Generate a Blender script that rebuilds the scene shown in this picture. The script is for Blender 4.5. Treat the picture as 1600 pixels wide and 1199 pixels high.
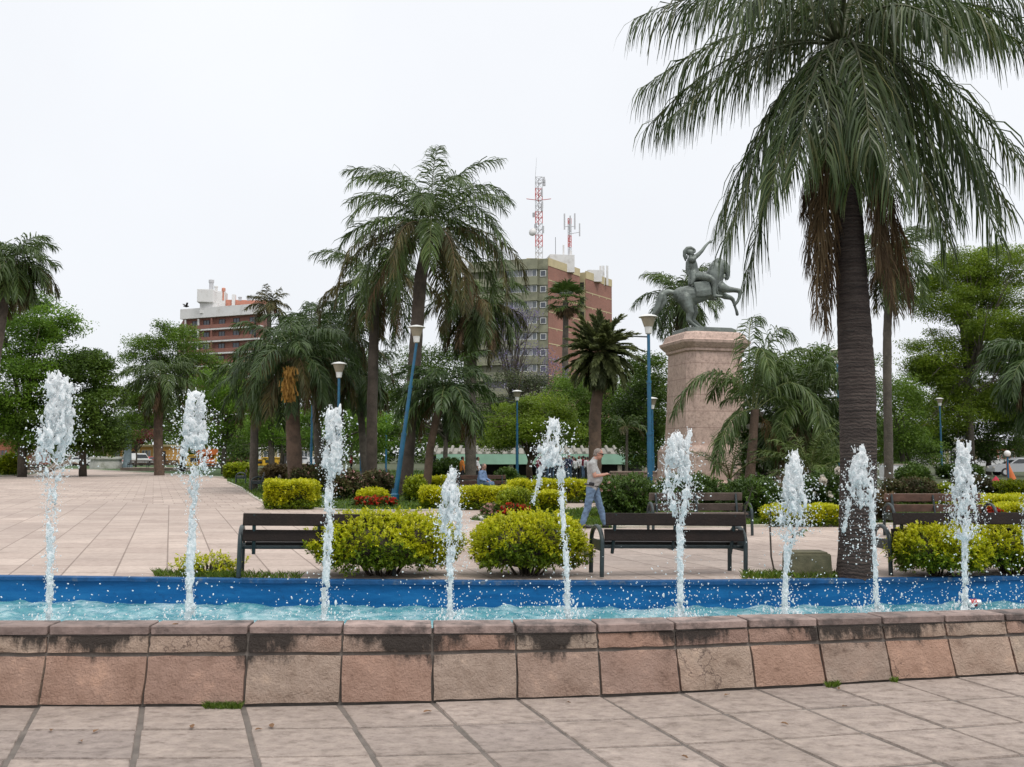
import bpy, bmesh, math, random
import numpy as np
from mathutils import Vector, Matrix, Euler
R = math.radians
PI = math.pi
sc = bpy.context.scene
for o in list(bpy.data.objects):
    bpy.data.objects.remove(o)

# ------------------------------------------------------------------ camera
FPX = 1500.0                    # focal length in pixels of the 1600 px wide photograph
HOR = 712.0                     # row of the horizon
CAMZ = 1.6
PITCH = math.atan((HOR - 599.5) / FPX)
cam = bpy.data.cameras.new('camera')
cam.sensor_width = 36.0
cam.lens = FPX / 1600.0 * 36.0
cam.clip_start = 0.05
cam.clip_end = 3000
camo = bpy.data.objects.new('camera', cam)
sc.collection.objects.link(camo)
camo.location = (0, 0, CAMZ)
camo.rotation_euler = (R(90) + PITCH, 0, 0)
sc.camera = camo

# ------------------------------------------------------------------ light
SUN_EL, SUN_AZ = R(58), R(142)          # azimuth clockwise from +Y
w = bpy.data.worlds.new('World')
sc.world = w
w.use_nodes = True
nt = w.node_tree
bg = nt.nodes['Background']
bg.inputs['Strength'].default_value = 0.1
sky = nt.nodes.new('ShaderNodeTexSky')
sky.sky_type = 'NISHITA'
sky.sun_disc = False
sky.sun_elevation = SUN_EL
sky.sun_rotation = SUN_AZ
sky.dust_density = 3.0
tc = nt.nodes.new('ShaderNodeTexCoord')
sep = nt.nodes.new('ShaderNodeSeparateXYZ')
nt.links.new(tc.outputs['Generated'], sep.inputs[0])
ramp = nt.nodes.new('ShaderNodeValToRGB')
ramp.color_ramp.elements[0].position = 0.0
ramp.color_ramp.elements[0].color = (.525, .54, .565, 1)
ramp.color_ramp.elements[1].position = 1.0
ramp.color_ramp.elements[1].color = (1, .995, .98, 1)
e = ramp.color_ramp.elements.new(.45)
e.color = (.56, .572, .595, 1)
nt.links.new(sep.outputs['Z'], ramp.inputs[0])
cn = nt.nodes.new('ShaderNodeTexNoise')
cn.inputs['Scale'].default_value = 2.2
cn.inputs['Detail'].default_value = 6
cmap = nt.nodes.new('ShaderNodeMapRange')
cmap.inputs['From Min'].default_value = .3
cmap.inputs['From Max'].default_value = .7
cmap.inputs['To Min'].default_value = 17.0
cmap.inputs['To Max'].default_value = 18.2
nt.links.new(tc.outputs['Generated'], cn.inputs['Vector'])
nt.links.new(cn.outputs['Fac'], cmap.inputs['Value'])
vm = nt.nodes.new('ShaderNodeVectorMath')
vm.operation = 'SCALE'
nt.links.new(ramp.outputs['Color'], vm.inputs[0])
nt.links.new(cmap.outputs['Result'], vm.inputs['Scale'])
mx = nt.nodes.new('ShaderNodeMix')
mx.data_type = 'RGBA'
mx.inputs['Factor'].default_value = .94
nt.links.new(sky.outputs['Color'], mx.inputs['A'])
nt.links.new(vm.outputs['Vector'], mx.inputs['B'])
nt.links.new(mx.outputs['Result'], bg.inputs['Color'])
sl = bpy.data.lights.new('sun', 'SUN')
sl.energy = 1.5
sl.angle = R(14)
sl.color = (1, .965, .92)
so = bpy.data.objects.new('sun', sl)
sc.collection.objects.link(so)
sdir = Vector((math.sin(SUN_AZ) * math.cos(SUN_EL), math.cos(SUN_AZ) * math.cos(SUN_EL), math.sin(SUN_EL)))
so.rotation_euler = (-sdir).to_track_quat('-Z', 'Y').to_euler()
so.location = sdir * 60
sc.view_settings.view_transform = 'Standard'
sc.view_settings.look = 'None'
sc.view_settings.exposure = 0.0
sc.view_settings.gamma = 1.0
sc.cycles.max_bounces = 8
sc.cycles.diffuse_bounces = 3
sc.cycles.glossy_bounces = 3
sc.cycles.transmission_bounces = 5
sc.cycles.transparent_max_bounces = 8
sc.cycles.caustics_reflective = False
sc.cycles.caustics_refractive = False

# ------------------------------------------------------------------ pixel helpers
CP, SP = math.cos(PITCH), math.sin(PITCH)
def ray(px, py):
    u = (px - 800) / FPX
    v = (599.5 - py) / FPX
    return np.array((u, CP - v * SP, SP + v * CP))
def at(px, py, Y):
    """world point seen at a pixel, at distance Y in front of the camera"""
    r = ray(px, py)
    return Vector(r * (Y / r[1]) + np.array((0, 0, CAMZ)))
def gnd(px, py, z=0.0):
    r = ray(px, py)
    return Vector(r * ((z - CAMZ) / r[2]) + np.array((0, 0, CAMZ)))
def pxm(Y):
    return Y / FPX                    # metres per photo pixel at distance Y

# ------------------------------------------------------------------ objects
COL = sc.collection
def tag(o, label=None, cat=None, group=None, kind=None):
    if label: o['label'] = label
    if cat: o['category'] = cat
    if group: o['group'] = group
    if kind: o['kind'] = kind
    return o
def thing(name, label, cat, loc=(0, 0, 0), rz=0.0, group=None):
    o = bpy.data.objects.new(name, None)
    o.empty_display_size = .2
    COL.objects.link(o)
    o.location = loc
    o.rotation_euler = (0, 0, rz)
    return tag(o, label, cat, group)
def addmesh(name, me, parent=None, loc=None):
    o = bpy.data.objects.new(name, me)
    COL.objects.link(o)
    if parent is not None: o.parent = parent
    if loc is not None: o.location = loc
    return o
def np_mesh(name, V, Q, mats, parent=None, midx=None, smooth=False):
    """V (n,3), Q (m,4) quads or (m,3) tris"""
    V = np.asarray(V, dtype=np.float32); Q = np.asarray(Q, dtype=np.int32)
    me = bpy.data.meshes.new(name)
    k = Q.shape[1]
    me.vertices.add(len(V)); me.vertices.foreach_set('co', V.ravel())
    me.loops.add(Q.size); me.loops.foreach_set('vertex_index', Q.ravel())
    me.polygons.add(len(Q))
    me.polygons.foreach_set('loop_start', np.arange(0, Q.size, k, dtype=np.int32))
    me.polygons.foreach_set('loop_total', np.full(len(Q), k, dtype=np.int32))
    for m in (mats if isinstance(mats, (list, tuple)) else [mats]): me.materials.append(m)
    if midx is not None: me.polygons.foreach_set('material_index', np.asarray(midx, dtype=np.int32))
    if smooth: me.polygons.foreach_set('use_smooth', np.ones(len(Q), dtype=bool))
    me.update(calc_edges=True)
    return addmesh(name, me, parent)
def copy_tree(o, parent=None):
    c = o.copy(); COL.objects.link(c)
    if parent is not None: c.parent = parent
    for ch in list(o.children): copy_tree(ch, c)
    return c

class MB:
    """collects simple shapes; build() links them as ONE mesh object"""
    def __init__(s): s.v = []; s.f = []; s.m = []
    def add(s, vs, fs, mi=0):
        n = len(s.v); s.v += [tuple(v) for v in vs]
        s.f += [tuple(i + n for i in f) for f in fs]; s.m += [mi] * len(fs)
    def box(s, c, d, rz=0.0, rx=0.0, ry=0.0, mi=0, bev=0.0):
        hx, hy, hz = d[0] / 2, d[1] / 2, d[2] / 2
        E = Euler((rx, ry, rz)).to_matrix(); c = Vector(c)
        if bev <= 0:
            vs = [c + E @ Vector((sx * hx, sy * hy, sz * hz)) for sz in (-1, 1) for sx, sy in ((-1, -1), (1, -1), (1, 1), (-1, 1))]
            s.add(vs, [(3, 2, 1, 0), (4, 5, 6, 7), (0, 1, 5, 4), (1, 2, 6, 5), (2, 3, 7, 6), (3, 0, 4, 7)], mi)
            return
        bm = bmesh.new(); bmesh.ops.create_cube(bm, size=1.0)
        for v in bm.verts: v.co = Vector((v.co.x * d[0], v.co.y * d[1], v.co.z * d[2]))
        bmesh.ops.bevel(bm, geom=bm.edges[:], offset=min(bev, min(d) * .45), segments=2, affect='EDGES', profile=.6)
        bm.verts.index_update()
        s.add([c + E @ v.co for v in bm.verts], [[v.index for v in f.verts] for f in bm.faces], mi)
        bm.free()
    def tube(s, pts, rad, n=8, cap=True, mi=0, flat=1.0, flatdir=None):
        P = [Vector(p) for p in pts]; k = len(P)
        if not hasattr(rad, '__len__'): rad = [rad] * k
        vs = []; up = None
        for i in range(k):
            t = (P[min(i + 1, k - 1)] - P[max(i - 1, 0)])
            if t.length < 1e-9: t = Vector((0, 0, 1))
            t.normalize()
            if up is None:
                up = Vector(flatdir) if flatdir else (Vector((1, 0, 0)) if abs(t.x) < .8 else Vector((0, 1, 0)))
            a = (up - t * up.dot(t))
            if a.length < 1e-6: a = t.orthogonal()
            a.normalize(); up = a; b = t.cross(a)
            for j in range(n):
                q = 2 * PI * j / n
                vs.append(P[i] + (a * math.cos(q) * flat + b * math.sin(q)) * rad[i])
        fs = [(i * n + j, i * n + (j + 1) % n, (i + 1) * n + (j + 1) % n, (i + 1) * n + j) for i in range(k - 1) for j in range(n)]
        if cap: fs += [tuple(range(n - 1, -1, -1)), tuple((k - 1) * n + j for j in range(n))]
        s.add(vs, fs, mi)
    def lathe(s, prof, c=(0, 0, 0), n=16, mi=0, caps=True):
        c = Vector(c); vs = []
        for r, z in prof:
            for j in range(n):
                q = 2 * PI * j / n
                vs.append(c + Vector((r * math.cos(q), r * math.sin(q), z)))
        k = len(prof)
        fs = [(i * n + j, i * n + (j + 1) % n, (i + 1) * n + (j + 1) % n, (i + 1) * n + j) for i in range(k - 1) for j in range(n)]
        if caps: fs += [tuple(range(n - 1, -1, -1)), tuple((k - 1) * n + j for j in range(n))]
        s.add(vs, fs, mi)
    def ball(s, c, r, seg=12, rings=8, mi=0, E=None):
        if not hasattr(r, '__len__'): r = (r, r, r)
        c = Vector(c); vs = [Vector((0, 0, -r[2]))]
        for i in range(1, rings):
            a = -PI / 2 + PI * i / rings
            for j in range(seg):
                q = 2 * PI * j / seg
                vs.append(Vector((r[0] * math.cos(a) * math.cos(q), r[1] * math.cos(a) * math.sin(q), r[2] * math.sin(a))))
        vs.append(Vector((0, 0, r[2])))
        if E is not None: vs = [E @ v for v in vs]
        vs = [c + v for v in vs]; L = len(vs) - 1; fs = []
        for j in range(seg):
            fs.append((0, 1 + (j + 1) % seg, 1 + j))
            fs.append((L, L - seg + j, L - seg + (j + 1) % seg))
        for i in range(rings - 2):
            for j in range(seg):
                a = 1 + i * seg; b = a + seg
                fs.append((a + j, a + (j + 1) % seg, b + (j + 1) % seg, b + j))
        s.add(vs, fs, mi)
    def prism(s, poly, z0, z1, mi=0):
        n = len(poly)
        vs = [(p[0], p[1], z0) for p in poly] + [(p[0], p[1], z1) for p in poly]
        fs = [tuple(range(n - 1, -1, -1)), tuple(range(n, 2 * n))] + [(i, (i + 1) % n, n + (i + 1) % n, n + i) for i in range(n)]
        s.add(vs, fs, mi)
    def loft(s, rings, mi=0, cap=True):
        n = len(rings[0]); vs = [v for r in rings for v in r]
        fs = [(i * n + j, i * n + (j + 1) % n, (i + 1) * n + (j + 1) % n, (i + 1) * n + j) for i in range(len(rings) - 1) for j in range(n)]
        if cap: fs += [tuple(range(n - 1, -1, -1)), tuple((len(rings) - 1) * n + j for j in range(n))]
        s.add(vs, fs, mi)
    def flesh(s, chain, n=12):
        """chain of (x,y,z,r): tapered limb with round ends, to be fused by remesh"""
        for a, b in zip(chain[:-1], chain[1:]):
            A, B = Vector(a[:3]), Vector(b[:3]); L = (B - A).length
            k = max(2, int(L / max(.25 * min(a[3], b[3]), 1e-4)) + 1); k = min(k, 14)
            s.tube([A.lerp(B, i / k) for i in range(k + 1)], [a[3] + (b[3] - a[3]) * i / k for i in range(k + 1)], n)
        for c in chain:
            s.ball(c[:3], c[3], n, max(6, n // 2 + 2))
    def build(s, name, mats, parent=None, smooth=False, fix=False):
        me = bpy.data.meshes.new(name)
        me.from_pydata(s.v, [], s.f)
        for m in (mats if isinstance(mats, (list, tuple)) else [mats]): me.materials.append(m)
        me.polygons.foreach_set('material_index', s.m)
        if fix:
            bm = bmesh.new(); bm.from_mesh(me); bmesh.ops.recalc_face_normals(bm, faces=bm.faces); bm.to_mesh(me); bm.free()
        if smooth is True: me.polygons.foreach_set('use_smooth', [True] * len(s.f))
        elif smooth:
            me.polygons.foreach_set('use_smooth', [True] * len(s.f)); me.set_sharp_from_angle(angle=R(smooth))
        me.update()
        return addmesh(name, me, parent)
    def fused(s, name, mats, parent=None, voxel=.01, smooth=3, xf=None):
        """one continuous skin round everything collected"""
        me = bpy.data.meshes.new(name + '_raw')
        me.from_pydata(s.v, [], s.f)
        o = bpy.data.objects.new(name, me); COL.objects.link(o)
        r = o.modifiers.new('r', 'REMESH'); r.mode = 'VOXEL'; r.voxel_size = voxel; r.use_smooth_shade = True
        if smooth:
            q = o.modifiers.new('s', 'SMOOTH'); q.iterations = smooth; q.factor = .5
        dg = bpy.context.evaluated_depsgraph_get()
        new = bpy.data.meshes.new_from_object(o.evaluated_get(dg))
        bpy.data.objects.remove(o); bpy.data.meshes.remove(me)
        new.name = name; new.materials.clear()
        for m in (mats if isinstance(mats, (list, tuple)) else [mats]): new.materials.append(m)
        new.polygons.foreach_set('use_smooth', [True] * len(new.polygons))
        return addmesh(name, new, parent)

# ------------------------------------------------------------------ materials
def newmat(name):
    m = bpy.data.materials.new(name); m.use_nodes = True
    t = m.node_tree; return m, t, t.nodes['Principled BSDF']
def nd(t, kind, **kw):
    n = t.nodes.new(kind)
    for k, v in kw.items():
        if hasattr(n, k): setattr(n, k, v)
    return n
def noise(t, scale, detail=5, coord=None, rough=.6):
    n = nd(t, 'ShaderNodeTexNoise'); n.inputs['Scale'].default_value = scale
    n.inputs['Detail'].default_value = detail; n.inputs['Roughness'].default_value = rough
    if coord is not None: t.links.new(coord, n.inputs['Vector'])
    return n.outputs['Fac']
def rampn(t, fac, stops):
    r = nd(t, 'ShaderNodeValToRGB')
    els = r.color_ramp.elements
    while len(els) < len(stops): els.new(.5)
    for e_, (p, c) in zip(els, stops):
        e_.position = p; e_.color = (c[0], c[1], c[2], 1) if hasattr(c, '__len__') else (c, c, c, 1)
    t.links.new(fac, r.inputs[0]); return r.outputs['Color']
def mixc(t, fac, a, b, mode='MIX'):
    m = nd(t, 'ShaderNodeMix', data_type='RGBA', blend_type=mode)
    for sock, v in (('Factor', fac), ('A', a), ('B', b)):
        i = [x for x in m.inputs if x.name == sock and (x.type == 'RGBA' if sock != 'Factor' else x.type == 'VALUE')][0]
        if hasattr(v, 'is_linked') or hasattr(v, 'links'): t.links.new(v, i)
        elif sock == 'Factor': i.default_value = v
        else: i.default_value = (v[0], v[1], v[2], 1)
    return [x for x in m.outputs if x.type == 'RGBA'][0]
def bump(t, b, h, strength=.3, dist=.02):
    n = nd(t, 'ShaderNodeBump'); n.inputs['Strength'].default_value = strength; n.inputs['Distance'].default_value = dist
    t.links.new(h, n.inputs['Height']); t.links.new(n.outputs['Normal'], b.inputs['Normal']); return n
def objc(t): return nd(t, 'ShaderNodeTexCoord').outputs['Object']
def posc(t): return nd(t, 'ShaderNodeNewGeometry').outputs['Position']
def island(t): return nd(t, 'ShaderNodeNewGeometry').outputs['Random Per Island']
def math_(t, op, a, b=None, clamp=False):
    n = nd(t, 'ShaderNodeMath', operation=op, use_clamp=clamp)
    for i, v in enumerate((a, b)):
        if v is None: continue
        if hasattr(v, 'links'): t.links.new(v, n.inputs[i])
        else: n.inputs[i].default_value = v
    return n.outputs[0]
def mul(c, k): return tuple(min(1, x * k) for x in c)
def M(name, col, rough=.7, var=.2, scale=5, bmp=0, bscale=40, metal=0.0, isl=0.0, spec=.5, dirt=None, dscale=1.5, dlo=.5, dhi=.7, bdist=.02):
    m, t, b = newmat(name); oc = objc(t)
    c = rampn(t, noise(t, scale, 6, oc), [(.3, mul(col, 1 - var)), (.7, mul(col, 1 + var))])
    if isl: c = mixc(t, 1.0, c, rampn(t, island(t), [(0, 1 - isl), (1, 1 + isl)]), 'MULTIPLY')
    if dirt:
        c = mixc(t, rampn(t, noise(t, dscale, 8, oc, .7), [(dlo, 0), (dhi, 1)]), c, dirt)
    t.links.new(c, b.inputs['Base Color'])
    b.inputs['Roughness'].default_value = rough; b.inputs['Metallic'].default_value = metal
    b.inputs['Specular IOR Level'].default_value = spec
    if bmp: bump(t, b, noise(t, bscale, 6, oc), bmp, bdist)
    return m
def LEAF(name, stops, rough=.5, trans=.25, clump=.35, cscale=.6, spec=.35):
    """leaf colour varies leaf by leaf and branch by branch"""
    m, t, b = newmat(name)
    c = rampn(t, island(t), [(i / max(1, len(stops) - 1), s) for i, s in enumerate(stops)])
    if clump:
        k = rampn(t, noise(t, cscale, 3, posc(t)), [(.35, (1 - clump, 1 - clump * .9, 1 - clump * .6)), (.65, (1 + clump, 1 + clump * .9, 1 + clump * .2))])
        c = mixc(t, 1.0, c, k, 'MULTIPLY')
    t.links.new(c, b.inputs['Base Color'])
    b.inputs['Roughness'].default_value = rough; b.inputs['Specular IOR Level'].default_value = spec
    if trans:
        tr = nd(t, 'ShaderNodeBsdfTranslucent'); t.links.new(c, tr.inputs['Color'])
        ms = nd(t, 'ShaderNodeMixShader'); ms.inputs[0].default_value = trans
        t.links.new(b.outputs[0], ms.inputs[1]); t.links.new(tr.outputs[0], ms.inputs[2])
        t.links.new(ms.outputs[0], t.nodes['Material Output'].inputs['Surface'])
    return m
# ================================================================== SETTING
rng = np.random.default_rng(7)
# ---- materials of the setting
def pave_mat(name, a, b_, isl_, bs, bmp_, mortar=None):
    m, t, b = newmat(name); oc = objc(t)
    n1 = noise(t, 1.1, 8, oc, .65); n2 = noise(t, 14, 8, oc, .7); n3 = noise(t, 60, 4, oc, .6)
    c = rampn(t, n1, [(.3, a), (.7, b_)])
    c = mixc(t, 1.0, c, rampn(t, n2, [(.25, (.72, .70, .70)), (.55, (1.02, 1, 1)), (.8, (1.14, 1.12, 1.1))]), 'MULTIPLY')
    c = mixc(t, 1.0, c, rampn(t, island(t), [(0, (1 - isl_, 1 - isl_, 1 - isl_ * .9)), (.5, (1, .99, .98)), (1, (1 + isl_ * .6, 1 + isl_ * .55, 1 + isl_ * .5))]), 'MULTIPLY')
    d = noise(t, 3.5, 10, oc, .75)
    c = mixc(t, rampn(t, d, [(.56, 0), (.74, .55)]), c, (.10, .085, .075))
    t.links.new(c, b.inputs['Base Color']); b.inputs['Roughness'].default_value = .82
    b.inputs['Specular IOR Level'].default_value = .3
    # split stone: long ridges
    mp = nd(t, 'ShaderNodeMapping'); mp.inputs['Rotation'].default_value = (0, 0, R(34)); mp.inputs['Scale'].default_value = (1, 1.7, 1)
    t.links.new(oc, mp.inputs['Vector'])
    r1 = noise(t, 7, 9, mp.outputs[0], .72)
    c = mixc(t, 1.0, c, rampn(t, r1, [(.36, (.66, .64, .62)), (.48, (.97, .97, .97)), (.68, (1.2, 1.19, 1.17))]), 'MULTIPLY'); t.links.new(c, b.inputs['Base Color'])
    h = math_(t, 'ADD', math_(t, 'MULTIPLY', r1, 1.0), math_(t, 'MULTIPLY', n3, .25))
    bump(t, b, h, bmp_, bs)
    return m
PAVE = pave_mat('sandstone_paving', (.325, .275, .24), (.44, .375, .335), .16, .035, 1.0)
MORTAR = M('grey_mortar', (.14, .12, .105), .9, .3, 6, .4, 60)
def clad_mat():
    m, t, b = newmat('sandstone_cladding'); oc = objc(t)
    isl_ = island(t)
    c = rampn(t, isl_, [(0, (.43, .315, .25)), (.16, (.37, .235, .18)), (.32, (.36, .275, .225)), (.48, (.46, .35, .275)), (.64, (.33, .22, .18)), (.8, (.43, .275, .205)), (.9, (.38, .30, .24)), (1, (.42, .31, .245))])
    c = mixc(t, 1.0, c, rampn(t, noise(t, 5, 10, oc, .72), [(.28, (.42, .38, .36)), (.42, (.85, .83, .81)), (.55, (1, 1, 1)), (.72, (1.4, 1.36, 1.3))]), 'MULTIPLY')
    c = mixc(t, rampn(t, noise(t, 2.2, 6, oc, .6), [(.5, 0), (.75, .3)]), c, (.42, .24, .17))
    vo = nd(t, 'ShaderNodeTexVoronoi', feature='DISTANCE_TO_EDGE'); vo.inputs['Scale'].default_value = 1.0; wp = nd(t, 'ShaderNodeMapping'); wp.inputs['Scale'].default_value = (1, 1, .8); dis = nd(t, 'ShaderNodeVectorMath', operation='ADD'); nz = nd(t, 'ShaderNodeTexNoise'); nz.inputs['Scale'].default_value = 6; nz.inputs['Detail'].default_value = 6; t.links.new(oc, nz.inputs['Vector']); t.links.new(oc, wp.inputs['Vector']); t.links.new(wp.outputs[0], dis.inputs[0]); t.links.new(nz.outputs['Color'], dis.inputs[1]); t.links.new(dis.outputs[0], vo.inputs['Vector'])
    c = mixc(t, math_(t, 'MULTIPLY', rampn(t, vo.outputs['Distance'], [(0, .85), (.012, 0)]), rampn(t, isl_, [(.78, 0), (.80, 1)])), c, (.09, .06, .05))
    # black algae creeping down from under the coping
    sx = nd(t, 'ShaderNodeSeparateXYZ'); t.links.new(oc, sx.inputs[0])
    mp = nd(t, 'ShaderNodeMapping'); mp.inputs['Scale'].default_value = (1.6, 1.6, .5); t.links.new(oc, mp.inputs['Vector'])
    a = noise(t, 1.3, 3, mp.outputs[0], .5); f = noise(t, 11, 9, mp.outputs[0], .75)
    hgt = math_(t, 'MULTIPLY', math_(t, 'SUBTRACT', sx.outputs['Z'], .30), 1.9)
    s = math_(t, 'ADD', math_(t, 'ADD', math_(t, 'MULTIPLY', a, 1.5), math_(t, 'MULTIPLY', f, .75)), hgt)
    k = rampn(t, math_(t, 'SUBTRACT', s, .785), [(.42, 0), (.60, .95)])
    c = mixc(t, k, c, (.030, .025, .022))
    t.links.new(c, b.inputs['Base Color']); b.inputs['Roughness'].default_value = .8
    b.inputs['Specular IOR Level'].default_value = .3
    h = math_(t, 'ADD', noise(t, 9, 9, oc, .72), math_(t, 'MULTIPLY', noise(t, 70, 4, oc, .6), .35))
    bump(t, b, h, 1.0, .045)
    return m
CLAD = clad_mat()
COPING = M('coping_stone', (.25, .185, .165), .75, .35, 7, .6, 26, isl=.25, dirt=(.04, .034, .032), dscale=4, dlo=.48, dhi=.68)
def blue_mat():
    m, t, b = newmat('blue_pool_paint'); oc = objc(t)
    mp = nd(t, 'ShaderNodeMapping'); mp.inputs['Scale'].default_value = (.35, 1, 2.5); t.links.new(oc, mp.inputs['Vector'])
    c = rampn(t, noise(t, 2.6, 7, mp.outputs[0], .65), [(.3, (.004, .075, .225)), (.5, (.006, .115, .32)), (.72, (.018, .17, .41))])
    c = mixc(t, rampn(t, noise(t, 9, 8, oc, .7), [(.56, 0), (.72, .6)]), c, (.008, .045, .13))
    c = mixc(t, rampn(t, noise(t, 5, 10, mp.outputs[0], .8), [(.64, 0), (.72, .5)]), c, (.10, .20, .30))
    t.links.new(c, b.inputs['Base Color']); b.inputs['Specular IOR Level'].default_value = .22; b.inputs['Roughness'].default_value = .5
    bump(t, b, noise(t, 16, 6, oc), .25, .02); return m
BLUE = blue_mat()
RIM = M('worn_rim', (.012, .075, .20), .65, .3, 6, .4, 30, spec=.25, dirt=(.16, .18, .19), dscale=5, dlo=.56, dhi=.72)
def plaza_mat():
    m, t, b = newmat('plaza_paving'); oc = objc(t)
    s = nd(t, 'ShaderNodeSeparateXYZ'); t.links.new(oc, s.inputs[0])
    wob = math_(t, 'MULTIPLY', noise(t, .9, 3, oc), .16)
    u = math_(t, 'ADD', s.outputs['X'], math_(t, 'MULTIPLY', s.outputs['Y'], .355))
    v = math_(t, 'ADD', math_(t, 'ADD', s.outputs['Y'], math_(t, 'MULTIPLY', s.outputs['X'], .03)), wob)
    cb = nd(t, 'ShaderNodeCombineXYZ'); t.links.new(u, cb.inputs[0]); t.links.new(v, cb.inputs[1])
    br = nd(t, 'ShaderNodeTexBrick', offset=0.0, squash=1.0)
    t.links.new(cb.outputs[0], br.inputs['Vector'])
    br.inputs['Scale'].default_value = 1.0; br.inputs['Brick Width'].default_value = .71; br.inputs['Row Height'].default_value = .88
    br.inputs['Mortar Size'].default_value = .014; br.inputs['Mortar Smooth'].default_value = .3; br.inputs['Bias'].default_value = 0
    far = rampn(t, math_(t, 'MULTIPLY', math_(t, 'SUBTRACT', math_(t, 'ADD', s.outputs['Y'], math_(t, 'MULTIPLY', s.outputs['X'], .85)), 21.8), .1), [(0, 0), (.01, 1)]); t.links.new(math_(t, 'ADD', u, math_(t, 'MULTIPLY', math_(t, 'FLOOR', math_(t, 'MULTIPLY', v, 1 / .88)), math_(t, 'MULTIPLY', far, .37))), cb.inputs[0]); FARM = far
    br.inputs['Color1'].default_value = (.50, .425, .38, 1); br.inputs['Color2'].default_value = (.40, .33, .295, 1); br.inputs['Mortar'].default_value = (.24, .195, .17, 1)
    c = mixc(t, 1.0, br.outputs['Color'], rampn(t, noise(t, .35, 7, oc, .65), [(.3, (.84, .82, .81)), (.7, (1.14, 1.12, 1.1))]), 'MULTIPLY')
    c = mixc(t, 1.0, c, rampn(t, noise(t, 9, 9, oc, .75), [(.25, (.74, .72, .7)), (.6, (1.06, 1.05, 1.04))]), 'MULTIPLY')
    c = mixc(t, rampn(t, noise(t, 1.7, 10, oc, .78), [(.52, 0), (.70, .55)]), c, (.19, .145, .12))
    c = mixc(t, rampn(t, noise(t, .12, 6, oc, .7), [(.45, 0), (.7, .5)]), c, (.33, .27, .24))
    t.links.new(c, b.inputs['Base Color']); b.inputs['Roughness'].default_value = .8; b.inputs['Specular IOR Level'].default_value = .3
    bump(t, b, math_(t, 'ADD', noise(t, 9, 9, oc, .7), math_(t, 'MULTIPLY', br.outputs['Fac'], -.6)), .5, .02); return m
PLAZA = plaza_mat()
PATH = M('path_concrete', (.42, .37, .34), .85, .12, 3, .3, 30, dirt=(.25, .2, .17), dscale=2)
KERB = M('pale_kerb', (.48, .45, .38), .8, .15, 4, .3, 30)
GROUND = M('park_earth', (.05, .065, .025), .95, .4, .6, .5, 8, dirt=(.085, .07, .045), dscale=.3)
LAWN = M('lawn_soil', (.035, .075, .014), .95, .4, 2.5, .5, 20, dirt=(.06, .055, .03), dscale=1.2, dlo=.55, dhi=.75)
def water_mat():
    m, t, b = newmat('fountain_water'); oc = objc(t)
    n1 = noise(t, 2.2, 8, oc, .7); n2 = noise(t, 9, 8, oc, .75)
    c = rampn(t, n1, [(.3, (.06, .235, .285)), (.55, (.11, .32, .36)), (.75, (.23, .44, .48))])
    fo = math_(t, 'ADD', math_(t, 'MULTIPLY', n1, .55), math_(t, 'MULTIPLY', n2, .6))
    c = mixc(t, rampn(t, fo, [(.53, 0), (.80, .85)]), c, (.72, .82, .84))
    t.links.new(c, b.inputs['Base Color']); b.inputs['Roughness'].default_value = .16; b.inputs['IOR'].default_value = 1.33
    bump(t, b, n2, .6, .05); return m
WATER = water_mat()

# ---- ground
def sheet(name, poly, z, m, kind='structure', skirt=.05):
    mb = MB(); mb.prism([(p[0], p[1]) for p in poly], z - skirt, z); o = mb.build(name, m, fix=True); tag(o, kind=kind); return o
def interp_curve(pts, step=.25):
    P = np.array([(p[0], p[1]) for p in pts]); d = np.r_[0, np.cumsum(np.linalg.norm(np.diff(P, axis=0), axis=1))]
    s = np.arange(0, d[-1], step); return np.c_[np.interp(s, d, P[:, 0]), np.interp(s, d, P[:, 1])]
def smooth_poly(P, it=20):
    P = P.copy()
    for _ in range(it): P[1:-1] = P[1:-1] * .5 + .25 * (P[:-2] + P[2:])
    return P

# foot of the fountain wall, joint by joint, from the photograph
JX = [(-680, 1113), (-540, 1111), (-390, 1109), (-250, 1107), (-95, 1105), (60, 1104.5), (222, 1104), (380, 1103), (531, 1101), (676, 1097.5), (809, 1093), (940, 1088.5), (1064, 1082.5), (1181, 1076), (1291, 1070.5), (1395, 1064.5), (1494, 1058.5), (1590, 1053), (1680, 1047.5), (1768, 1042.5), (1852, 1037.5), (1935, 1032.5), (2015, 1028), (2090, 1023.5), (2165, 1019)]
WB = np.array([gnd(*p)[:2] for p in JX])
tg = np.gradient(WB, axis=0); tg /= np.linalg.norm(tg, axis=1)[:, None]
for _ in range(3): tg[1:-1] = (tg[:-2] + 2 * tg[1:-1] + tg[2:]) / 4
tg /= np.linalg.norm(tg, axis=1)[:, None]
WN = np.c_[-tg[:, 1], tg[:, 0]]                     # towards the pool
nW = len(WB)
HF = np.interp([p[0] for p in JX], [400, 940, 1180, 1590, 2165], [1, .93, .915, .85, .8])
BWP = [(-1500, 893), (-600, 894), (0, 898.5), (300, 902.5), (600, 906), (800, 907), (1000, 907), (1200, 905.5), (1400, 902.5), (1600, 899), (2200, 893), (3000, 890)]
BW = smooth_poly(interp_curve([gnd(x, y, .03) for x, y in BWP], .3), 30)

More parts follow.
